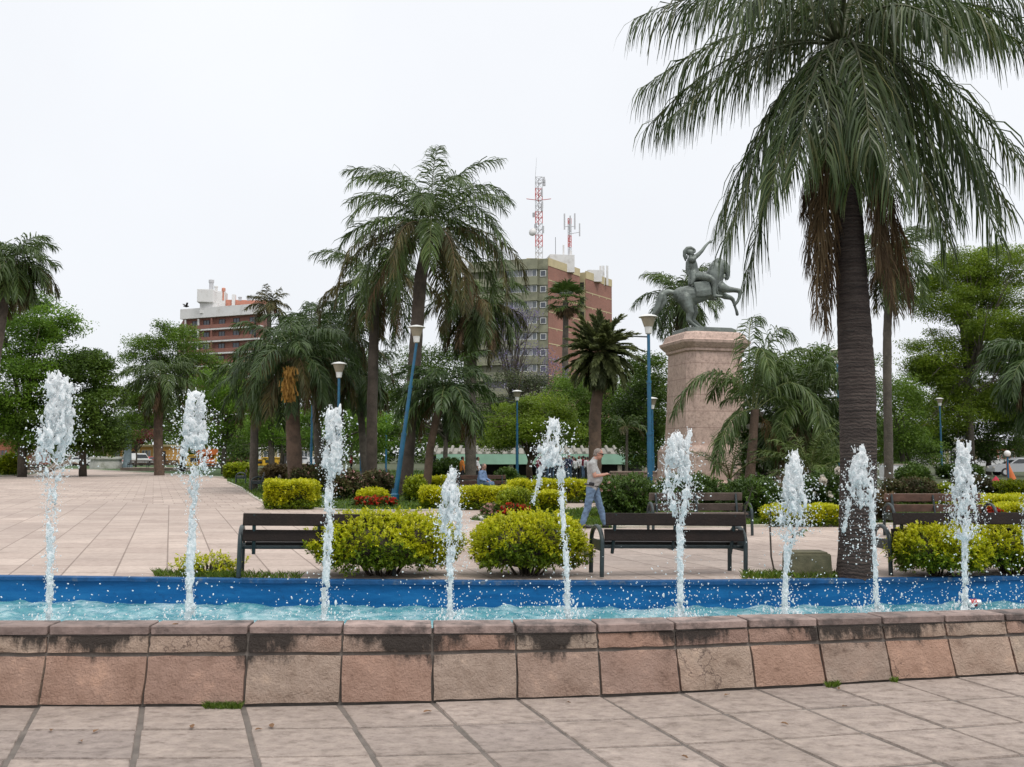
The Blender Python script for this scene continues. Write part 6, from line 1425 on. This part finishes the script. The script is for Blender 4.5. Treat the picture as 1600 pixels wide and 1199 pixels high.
def car(name, label, px, Y, rz, paint, van=False):
    t = thing(name, label, 'van' if van else 'car', (at(px, 730, Y).x, Y, 0), rz); L2, Wd = (2.15, .84) if not van else (2.3, .9); Hh = 1.44 if not van else 1.95
    prof = [(-L2, .35), (-L2, .85), (-L2 * .93, .95), (-1.15, 1.0), (1.0, .95), (L2 * .95, .78), (L2, .6), (L2, .35)] if not van else [(-L2, .4), (-L2, 1.1), (-L2 * .98, 1.15), (.9, 1.1), (1.5, 1.05), (L2 * .95, .85), (L2, .6), (L2, .4)]
    m = MB(); m.loft([[(x, s * Wd * k, z) for x, z in prof] for s, k in ((-1, 1), (-1, .985), (1, .985), (1, 1))]); m.build('body', paint, t, smooth=30)
    roof = [(-1.5, .99), (-1.0, Hh), (.25, Hh), (.95, .97)] if not van else [(-L2 * .98, 1.14), (-L2 * .94, Hh), (.75, Hh), (1.35, 1.08)]
    m = MB(); m.loft([[(x, s * Wd * (.78 if z > 1.2 else .95), z) for x, z in roof] for s in (-1, 1)]); m.build('cabin', paint, t)
    for s in (-1, 1):
        zs = [1.03, Hh - .12] if not van else [1.2, Hh - .18]; xs_ = [(-1.3, -.95), (.8, .28)] if not van else [(-.9, -.9), (1.15, .75)]
        m = MB(); q = [(xs_[0][0], zs[0]), (xs_[0][1], zs[1]), (xs_[1][1], zs[1]), (xs_[1][0], zs[0])]
        m.loft([[(x, s * (Wd * (.78 if z > 1.2 else .93) + .035 + e), z) for x, z in q] for e in (0, .012)]); m.build('side_window', CARG, t)
        for x in (-1.32, 1.35):
            m = MB(); m.tube([(x, s * (Wd - .15), .32), (x, s * (Wd + .03), .32)], .32, 16); w_ = m.build('wheel', RUB, t); m = MB(); m.tube([(x, s * (Wd + .028), .32), (x, s * (Wd + .045), .32)], .19, 12); m.build('rim', GALV, w_)
        m = MB(); m.box((L2 - .06, s * Wd * .7, .68), (.16, .28, .14), bev=.03); m.build('headlight', LMP, t); m = MB(); m.box((-L2 + .02, s * Wd * .8, .78), (.1, .2, .2), bev=.02); m.build('tail_light', TAIL, t)
    m = MB(); x0, x1 = (.98, .27) if not van else (1.38, .78)
    m.add([(x0 + .04, -Wd * .8, 1.0 if not van else 1.12), (x0 + .04, Wd * .8, 1.0 if not van else 1.12), (x1 + .05, Wd * .66, Hh - .08), (x1 + .05, -Wd * .66, Hh - .08)], [(0, 1, 2, 3)]); m.build('windscreen', CARG, t)
    m = MB(); x0, x1 = (-1.56, -1.06) if not van else (-L2 * .995, -L2 * .96)
    m.add([(x0, -Wd * .8, 1.02 if not van else 1.2), (x0, Wd * .8, 1.02 if not van else 1.2), (x1 - .02, Wd * .66, Hh - .1), (x1 - .02, -Wd * .66, Hh - .1)], [(3, 2, 1, 0)]); m.build('rear_window', CARG, t)
car('parked_car', 'white hatchback parked left behind the first jet', 128, 150, R(8), WPAINT); car('parked_car', 'white car parked right of the white hatchback, partly behind the round planter', 150, 152, R(190), WPAINT)
car('parked_van', 'white van parked between the lamp column and the slender palm trunk', 216, 150, R(60), WPAINT, True); car('parked_car', 'red car right of the white van beneath the slender palm', 233, 155, R(80), REDP)
car('parked_car', 'silver car at the far right edge of the picture', 1592, 75, R(175), SILV); car('parked_car', 'white car far behind the ninth jet', 1540, 118, R(170), WPAINT); car('parked_car', 'white car glimpsed behind the flower cluster palm trunk', 497, 150, R(0), WPAINT); car('parked_car', 'silver car glimpsed between palm trunks left of the third jet', 470, 155, R(180), SILV)
STONEW = M('white_planter_stone', (.45, .44, .41), .85, .2, 2, .3, 10, dirt=(.25, .25, .2), dscale=1.5)
p = at(166, 714, 118); t = thing('stone_planter', 'round whitish stone planter left of the grey lamp column', 'planter', (p.x, 118, 0)); m = MB(); m.lathe([(1.85, -.02), (1.9, .5), (1.75, p.z - .35), (2.0, p.z - .3), (2.0, p.z - .05), (1.7, p.z)], n=24); m.build('bowl', STONEW, t, smooth=40); m = MB(); m.lathe([(1.66, p.z - .04), (.2, p.z + .04)], n=20); m.build('soil', M('soil', (.05, .035, .02), .95, .3), t)
ORG = M('orange_paint', (.55, .14, .03), .6, .15, 2); p = at(324, 699, 148); t = thing('orange_kiosk', 'orange hourglass shaped kiosk far away right of the second jet', 'kiosk', (p.x, 148, 0)); zt = p.z
m = MB(); m.lathe([(1.1, -.02), (1.25, .2), (1.25, .9), (.7, 1.25)], n=16); m.build('base', ORG, t, smooth=50); m = MB(); m.lathe([(.6, 1.2), (.85, 1.5), (1.55, 1.75), (1.65, 2.9), (1.5, zt), (.4, zt + .2)], n=16); m.build('head', ORG, t, smooth=50)
YLP = M('yellow_paint', (.6, .36, .02), .6, .15, 2)
for lab, px, py, w_, Y in (('yellow kiosk behind the trunks right of the row of benches', 424, 716, 2.4, 150), ('smaller yellow kiosk left of the other yellow kiosk', 406, 719, 2.0, 151), ('pale yellow kiosk glimpsed through the second jet', 314, 712, 4.6, 150)):
    p = at(px, py, Y); t = thing('yellow_kiosk', lab, 'kiosk', (p.x, Y, 0)); m = MB(); m.box((0, 0, p.z / 2), (w_, 1.6, p.z), bev=.1); m.build('cabin', YLP, t); m = MB(); m.box((0, -.83, p.z * .6), (w_ * .6, .08, p.z * .4), bev=.03); m.build('window', CARG, t); m = MB(); m.box((0, 0, p.z + .06), (w_ + .3, 1.9, .14), bev=.04); m.build('roof', YLP, t)
# orange sculpture and market umbrella at the right
p = gnd(1582, 762); t = thing('orange_sculpture', 'tall curved orange sculpture beside the short globe lamp at the far right', 'sculpture', (p.x, p.y, 0)); b = MB(); k = pxm(p.y); b.flesh([(0, 0, 0.05, 8 * k), (-1 * k, 0, 14 * k, 6.5 * k), (-5 * k, 0, 30 * k, 3.5 * k), (-7 * k, 0, 43 * k, 1.5 * k)], 12); b.flesh([(4 * k, 0, .05, 5 * k), (5 * k, 0, 9 * k, 4 * k)], 10); b.fused('sculpture_body', ORG, t, .04, 3)
for lab, px, py, Y, mm, w_ in (('pale market umbrella right of the slim palm trunk', 1403, 741, 62, WHITEC, 20), ('red market umbrella far behind the ninth jet', 1556, 747, 60, REDC, 13)):
    p = at(px, py, Y); k = pxm(Y); t = thing('market_umbrella', lab, 'umbrella', (p.x, Y, 0)); m = MB(); m.tube([(0, 0, -.02), (0, 0, p.z + .15)], .03, 6); m.build('pole', POSTM, t); m = MB(); m.lathe([(w_ / 2 * k, p.z - .28), (w_ / 2 * k, p.z - .2), (w_ / 4 * k, p.z - .02), (.03, p.z + .1)], n=8); m.build('canopy', mm, t)
p = at(1403, 760, 63); t = thing('market_stall', 'white covered market stall under the pale umbrella', 'market stall', (p.x - .3, 63, 0)); m = MB(); m.box((0, 0, .5), (1.5, .8, 1.0), bev=.05); m.build('cloth_cover', WHITEC, t); m = MB(); m.box((0, 0, 1.02), (1.6, .9, .05), bev=.01); m.build('table_top', POSTM, t)
# bare log at the far left
LOG = M('bare_log', (.26, .21, .17), .85, .3, 3, .5, 12); p = gnd(58, 741); t = thing('bare_log', 'pale gnarled bare log with upright limbs at the far left', 'log', (p.x, p.y + 3, 0)); k = pxm(p.y); b = MB()
for ch in ([(-40, 0, 5), (-15, 6, 6), (10, 14, 5), (28, 26, 3), (34, 36, 1.5)], [(-40, 2, 5), (-48, 18, 3.5), (-42, 34, 2.5), (-52, 46, 1)], [(-28, 4, 5), (-38, 30, 3), (-30, 52, 1.2)], [(-5, 10, 5), (6, 26, 2.5), (2, 38, 1)], [(15, 16, 3.5), (40, 22, 2.4), (52, 18, 1)], [(-60, 0, 5), (-40, 2, 5)]): b.flesh([(x * k * .8, 0, max(.1, z * k * .8), r_ * k * .8) for x, z, r_ in ch], 8)
b.fused('log_wood', LOG, t, .06, 2)
# stone block and stakes on the pool edge, can in the water
BLK = M('mossy_block', (.115, .105, .06), .9, .35, 5, .5, 25, dirt=(.05, .055, .025), dscale=3); p = at(1262, 903, 12.95); t = thing('stone_block', 'squat mossy stone block on the pool edge left of the near palm', 'block', (p.x, 12.98, 0)); zt = at(1262, 864, 12.95).z; m = MB(); m.loft([[(x * s, y * s, z) for x, y in ((-.27, -.2), (.27, -.2), (.27, .2), (-.27, .2))] for s, z in ((1.02, -.02), (1.0, zt * .5), (.98, zt - .02), (.94, zt))]); m.build('block_body', BLK, t); m = MB(); m.box((0, 0, zt + .008), (.46, .34, .03), bev=.01); m.build('block_top', BLK, t)
STK = M('thin_stem', (.06, .045, .035), .9, .3, 6)
def stems(name, label, pts, Y, rad=.012, leaves=14, seed=1):
    r = np.random.default_rng(seed); b0 = at(*pts[0], Y); t = thing(name, label, 'sapling', (b0.x, Y, 0)); m = MB(); P = []
    for px, py in pts: q = at(px, py, Y); P.append((q.x - b0.x, 0, q.z))
    P[0] = (0, 0, -.02); m.tube(P, [rad] * (len(P) - 1) + [rad * .5], 6); m.build('stem', STK, t)
    Pl = np.array([np.array(P[-1]) * f + np.array(P[-2]) * (1 - f) for f in r.uniform(.2, 1, leaves)]); v, q = leaf_quads(Pl, r, .09, .04); np_mesh('leaves', v, q, BUSH, t)
stems('bare_sapling', 'thin bare sapling stem left of the stone block curving down to the pool edge', [(1212, 903), (1205, 870), (1203, 820), (1204, 790)], 12.9); stems('bare_sapling', 'thin forked dark stem between the stone block and the seventh jet', [(1222, 903), (1232, 860), (1240, 838), (1256, 826)], 12.9, .016, 10, 2); stems('bare_sapling', 'thin leaning stem at the right end of the middle near bench', [(1165, 903), (1166, 850), (1164, 800), (1176, 760)], 13.3, .011, 16, 3)
CANR = M('can_red', (.45, .03, .04), .35, .05); CANS = M('can_silver', (.62, .60, .60), .3, .05, metal=.4)
p = at(1521, 933, 12.3); t = thing('drink_can', 'crushed red and silver can floating against the blue pool wall', 'can', (p.x, 12.33, WZ + .055), 0); m = MB(); E0 = [(x, math.cos(a) * r_ * .9, math.sin(a) * r_) for x, r_ in ((-.085, .02),) for a in (0,)]
prof = [(-.088, .026), (-.082, .040), (-.04, .043), (.0, .038), (.04, .043), (.082, .040), (.088, .026)]; m.loft([[(x, math.cos(2 * PI * j / 14) * r_, math.sin(2 * PI * j / 14) * r_) for j in range(14)] for x, r_ in prof]); m.build('can_body', CANS, t, smooth=40); m = MB()
m.loft([[(x, math.cos(2 * PI * j / 14) * r_, math.sin(2 * PI * j / 14) * r_) for j in range(14)] for x, r_ in ((-.03, .0445), (.0, .0415), (.035, .0445))]); m.build('red_band', CANR, t, smooth=40); t.scale = (1.15, 1.15, 1.15)
p = at(291, 479, 90); m = MB(); m.flesh([(-.25, 0, 0, .04), (0, 0, 0, .1), (.22, 0, .03, .05)], 8); m.add([(.1, -.05, .03), (-.12, -.05, .03), (-.2, -.55, .28), (0, -.5, .3), (.1, .05, .03), (-.12, .05, .03), (-.2, .55, .28), (0, .5, .3)], [(0, 1, 2, 3), (7, 6, 5, 4)]); o = m.build('flying_bird', HAIRB); o.location = p; o.rotation_euler = (0, 0, R(40)); tag(o, 'small dark bird flying left of the brick apartment block', 'bird')
# ================================================================== FOUNTAIN JETS
def jet_mat():
    m, t, b = newmat('white_water'); oc = posc(t)
    b.inputs['Base Color'].default_value = (.96, .97, .975, 1); b.inputs['Roughness'].default_value = .28; b.inputs['IOR'].default_value = 1.33; b.inputs['Specular IOR Level'].default_value = .6
    tr = nd(t, 'ShaderNodeBsdfTranslucent'); tr.inputs['Color'].default_value = (.95, .97, .98, 1)
    m1 = nd(t, 'ShaderNodeMixShader'); m1.inputs[0].default_value = .5; t.links.new(b.outputs[0], m1.inputs[1]); t.links.new(tr.outputs[0], m1.inputs[2])
    g = nd(t, 'ShaderNodeBsdfGlass'); g.inputs['IOR'].default_value = 1.25; g.inputs['Roughness'].default_value = .03; g.inputs['Color'].default_value = (.97, .99, 1, 1)
    m2 = nd(t, 'ShaderNodeMixShader'); t.links.new(rampn(t, noise(t, 16, 6, oc, .7), [(.48, .0), (.68, .6)]), m2.inputs[0]); t.links.new(m1.outputs[0], m2.inputs[1]); t.links.new(g.outputs[0], m2.inputs[2])
    t.links.new(m2.outputs[0], t.nodes['Material Output'].inputs['Surface']); return m
JETM = jet_mat()
def split_small(o, least):
    """takes loose bits off a fused mesh; returns them as triangles"""
    me = o.data; n = len(me.vertices); E = np.zeros(len(me.edges) * 2, np.int32); me.edges.foreach_get('vertices', E); pa = list(range(n)); el = E.tolist()
    for i in range(0, len(el), 2):
        x, y = el[i], el[i + 1]
        while pa[x] != x: pa[x] = pa[pa[x]]; x = pa[x]
        while pa[y] != y: pa[y] = pa[pa[y]]; y = pa[y]
        if x != y: pa[max(x, y)] = min(x, y)
    lab = np.array(pa)
    while True:
        l2 = lab[lab]
        if (l2 == lab).all(): break
        lab = l2
    cnt = np.bincount(lab, minlength=n); big = cnt[lab] >= min(least, cnt.max())
    V = np.zeros(n * 3, np.float32); me.vertices.foreach_get('co', V); V = V.reshape(-1, 3); me.calc_loop_triangles(); T = np.zeros(len(me.loop_triangles) * 3, np.int32); me.loop_triangles.foreach_get('vertices', T); T = T.reshape(-1, 3)
    tb = big[T[:, 0]]; mp = -np.ones(n, int); mp[~big] = np.arange((~big).sum()); ex = (V[~big], mp[T[~tb]]); mp = -np.ones(n, int); mp[big] = np.arange(big.sum()); q = np_mesh('x', V[big], mp[T[tb]], list(me.materials), None, smooth=True)
    o.data = q.data; bpy.data.objects.remove(q); bpy.data.meshes.remove(me); o.data.name = o.name; return ex
def drops_mesh(P, Rr, r, name, parent, m, extra=None):
    """many little stretched octahedral drops in one mesh"""
    k = len(P); d = nrm(r.normal(0, 1, (k, 3)) + UP * .8); a = nrm(np.cross(d, r.normal(0, 1, (k, 3)))); b = np.cross(d, a); L_ = Rr[:, None] * r.uniform(1.0, 2.2, k)[:, None]; w_ = Rr[:, None]
    rings = [P - d * L_]; 
    for f, s in ((-.55, .8), (.15, 1.0), (.65, .7)):
        for q in range(6): rings.append(P + d * L_ * f + (a * math.cos(q * PI / 3) + b * math.sin(q * PI / 3)) * w_ * s)
    rings.append(P + d * L_); V = np.stack(rings, 1).reshape(-1, 3); o = (np.arange(k) * 20)[:, None]; Q = []
    for q in range(6): Q.append((0, 1 + (q + 1) % 6, 1 + q, 0)[:3]); Q.append((19, 13 + q, 13 + (q + 1) % 6))
    for i in range(2):
        for q in range(6): A, B = 1 + i * 6 + q, 1 + i * 6 + (q + 1) % 6; Q += [(A, B, B + 6), (A, B + 6, A + 6)]
    Q = np.concatenate([o + np.array(q) for q in Q])
    if extra is not None and len(extra[1]): Q = np.r_[Q, extra[1] + len(V)]; V = np.r_[V, extra[0]]
    return np_mesh(name, V, Q, m, parent, smooth=True)
from mathutils import noise as _ns
NZ = _ns.noise
def jet(label, i, profs, seed, spray=260, sprbox=None, splash=1.0):
    r = np.random.default_rng(seed); rr = random.Random(seed); jx, Y = JP[i]; k = pxm(Y)
    t = thing('fountain_jet', label, 'water jet', (jx, Y, WZ), 0, 'fountain jets'); b = MB(); org = Vector((jx, Y, WZ)); dP, dR = [], []
    def loc(px, py, dx, dy): q = at(px, py, Y); return Vector((q.x - jx + dx, dy, q.z - WZ))
    for prof in profs:
        ys_ = [p[0] for p in prof]; cx = [p[1] for p in prof]; hw = [p[2] for p in prof]; de = [p[3] for p in prof]
        y0, y1 = ys_[0], ys_[-1]; py = y0
        while py < y1:
            c, h, d = np.interp(py, ys_, cx), np.interp(py, ys_, hw) * k * .9, np.interp(py, ys_, de); h *= .68 if py > 745 and h < .085 else 1; n = max(2, int((2 + h / .011) * (.5 + d * .8) + rr.random()))
            thr = .35 - .41 * d
            for _ in range(n):
                a = rr.uniform(0, 6.283); q = h * math.sqrt(rr.uniform(.0, 1)); s = rr.uniform(.007, .0145) * (1 + .7 * d * min(1, h / .12))
                p = loc(c, py + rr.uniform(-3, 3), q * math.cos(a), q * math.sin(a))
                if NZ((p.x * 13 + seed * 7.1, p.y * 13, p.z * 5.5)) < thr: continue
                E = Euler((rr.uniform(-.5, .5), rr.uniform(-.5, .5), rr.uniform(0, 6))).to_matrix()
                b.ball(p, (s * rr.uniform(.6, 1), s * rr.uniform(.6, 1), s * rr.uniform(1.2, 3.2)), 7, 5, E=E)
            for _ in range(int(.6 + 1.3 * d * min(1, h / .1) + rr.random() * .8)):      # torn sheets and strands
                a = rr.uniform(0, 6.283); q = h * rr.uniform(.4, 1.08); ln = rr.uniform(6, 24); pts, rad = [], []; da = rr.uniform(-1.2, 1.2); n_ = 6
                for j in range(n_):
                    f = j / (n_ - 1); yy = py + ln * (f - .5); c2 = np.interp(yy, ys_, cx); h2 = h; qq = h2 * q / max(h, 1e-4); pts.append(loc(c2, yy, qq * math.cos(a + da * f) + rr.uniform(-.01, .01), qq * math.sin(a + da * f))); rad.append(rr.uniform(.004, .009) * (1 - .7 * abs(f - .5)))
                b.tube(pts, rad, 5)
            m_ = r.poisson(2.2 + 10.0 * min(1, h / .12))
            for _ in range(m_):
                a = r.uniform(0, 6.283); q = h * r.uniform(.5, 1.0) + abs(r.normal(0, .6)) * (h * .9 + .012); dP.append(loc(c, py + r.uniform(-4, 4), q * math.cos(a), q * math.sin(a))); dR.append(min(.011, .0020 + r.exponential(.0019)))
            py += 1.7
        for _ in range(5):      # ragged tips thrown up
            a = rr.uniform(0, 6.283); q = hw[1] * k * rr.uniform(.0, .9); tip = rr.uniform(5, 15); p0 = loc(cx[0], y0 + 6, q * math.cos(a), q * math.sin(a)); p1 = loc(cx[0], y0 - tip * .6, q * 1.2 * math.cos(a) + rr.uniform(-.02, .02), q * 1.2 * math.sin(a)); b.tube([p0, p0.lerp(p1, .5) + Vector((rr.uniform(-.01, .01), 0, 0)), p1], [.013, .008, .004], 6); b.ball(p1, .009, 7, 5)
    # crown of splash where the water falls back
    for _ in range(int(360 * splash)):
        a = r.uniform(0, 6.283); q = abs(r.normal(0, .24)) + .02; z = abs(r.normal(0, .17)) * math.exp(-q * 1.2) + .01; s = r.uniform(.006, .017) * math.exp(-q * .9); b.ball((q * math.cos(a), q * math.sin(a), z), (s, s, s * r.uniform(.9, 2.6)), 7, 5)
    wc = b.fused('water_column', JETM, t, .0068, 4); bits = split_small(wc, 600)
    for _ in range(int(420 * splash)): a = r.uniform(0, 6.283); q = abs(r.normal(0, .55)); dP.append(Vector((q * math.cos(a), q * math.sin(a), abs(r.normal(0, .30)) + .02))); dR.append(r.uniform(.002, .008))
    if sprbox:
        x0, y0, x1, y1 = sprbox
        for _ in range(spray): dP.append(loc(r.uniform(x0, x1), r.uniform(y0, y1), 0, r.normal(0, .18))); dR.append(r.uniform(.0025, .010) * r.uniform(.5, 1))
    o = drops_mesh(np.array([tuple(p) for p in dP]), np.array(dR), r, 'spray', t, JETM, bits); tag(o, kind='stuff')
jet('tallest jet, leftmost, with wide broken head before the bright left tree', 0, [[(586, 86, 8, 1), (592, 90, 15, 1), (605, 92, 22, 1), (640, 92, 24, .9), (680, 86, 27, .7), (715, 80, 27, .55), (727, 80, 22, .2), (760, 80, 14, .12), (820, 80, 12, .18), (870, 79, 9, .45), (910, 78, 7, 1), (968, 76, 6, 1)]], 1, 90, (96, 640, 135, 730))
jet('second jet from the left with rounded head in front of the slender palm', 1, [[(615, 305, 7, 1), (622, 305, 14, 1), (640, 306, 17, 1), (680, 303, 22, .8), (710, 300, 28, .5), (735, 302, 27, .2), (755, 302, 14, .1), (795, 301, 8, .3), (840, 300, 9, 1), (880, 297, 9, 1), (968, 295, 8, 1)]], 2, 260, (272, 640, 345, 735), 1.3)
jet('flat topped jet in front of the blue lamp, third from the left', 2, [[(641, 520, 13, 1), (650, 520, 14, 1), (690, 521, 15, 1), (735, 518, 16, .8), (745, 515, 8, .8), (780, 514, 11, .8), (810, 514, 9, .8), (850, 512, 10, .9), (900, 509, 8, 1), (968, 506, 6, 1)]], 3, 120, (500, 645, 552, 735))
jet('short cone shaped jet between the two rounded lime shrubs', 3, [[(736, 707, 6, 1), (744, 706, 10, 1), (760, 705, 14, 1), (790, 704, 17, .8), (810, 704, 22, .55), (830, 705, 23, .35), (850, 706, 14, .3), (880, 704, 9, .5), (920, 703, 6, .9), (968, 703, 5, 1)]], 4, 160, (678, 790, 735, 890), 1.2)
jet('broken jet torn into two falling streams left of the walking man', 4, [[(660, 868, 8, .6), (690, 862, 17, .6), (705, 860, 24, .9), (728, 862, 20, .8)], [(728, 847, 5, .4), (770, 838, 4, .4), (790, 831, 3, .3)], [(735, 876, 7, .5), (800, 879, 5, .6), (850, 883, 6, .7), (900, 886, 6, 1), (970, 886, 7, 1)]], 5, 150, (828, 655, 905, 760), 1.3)
jet('jet in front of the dark bench and the pedestal with pointed ragged top', 5, [[(680, 1056, 7, 1), (690, 1058, 16, .9), (740, 1060, 24, .65), (770, 1060, 26, .4), (800, 1062, 16, .4), (810, 1063, 9, .9), (860, 1063, 8, .8), (965, 1063, 6, 1)], [(676, 1078, 3, 1), (700, 1072, 5, .8)]], 6, 260, (1030, 690, 1096, 800), 1.3)
jet('bushy white jet just left of the stone block', 6, [[(711, 1240, 4, 1), (722, 1240, 12, 1), (760, 1239, 17, 1), (800, 1238, 26, .55), (830, 1236, 24, .3), (850, 1232, 10, .6), (880, 1229, 7, .9), (962, 1226, 6, 1)]], 7, 380, (1195, 745, 1285, 835), 1.2)
jet('forked jet falling on both sides in front of the near palm trunk', 7, [[(702, 1346, 5, 1), (725, 1345, 15, .9), (760, 1345, 22, .7), (790, 1345, 26, .35)], [(785, 1326, 7, .5), (830, 1318, 5, .3)], [(785, 1362, 7, .6), (850, 1366, 4, .6), (900, 1368, 5, .9), (960, 1370, 5, 1)]], 8, 420, (1312, 720, 1378, 880))
jet('pointed jet in front of the right lime shrub and the brown bench', 8, [[(699, 1503, 4, 1), (712, 1504, 9, 1), (740, 1505, 14, .9), (770, 1505, 20, .7), (810, 1506, 24, .45), (830, 1507, 18, .35), (850, 1508, 8, .8), (900, 1508, 6, 1), (955, 1508, 5, 1)], [(696, 1498, 2, 1), (712, 1501, 4, 1)], [(697, 1516, 2, 1), (715, 1510, 4, 1)]], 9, 240, (1478, 740, 1535, 850))
jet('jet cut by the right edge of the picture', 9, [[(740, 1625, 8, .8), (790, 1612, 14, .5), (830, 1604, 9, .4), (870, 1606, 5, .6), (955, 1628, 5, 1)]], 10, 120, (1588, 760, 1640, 940))
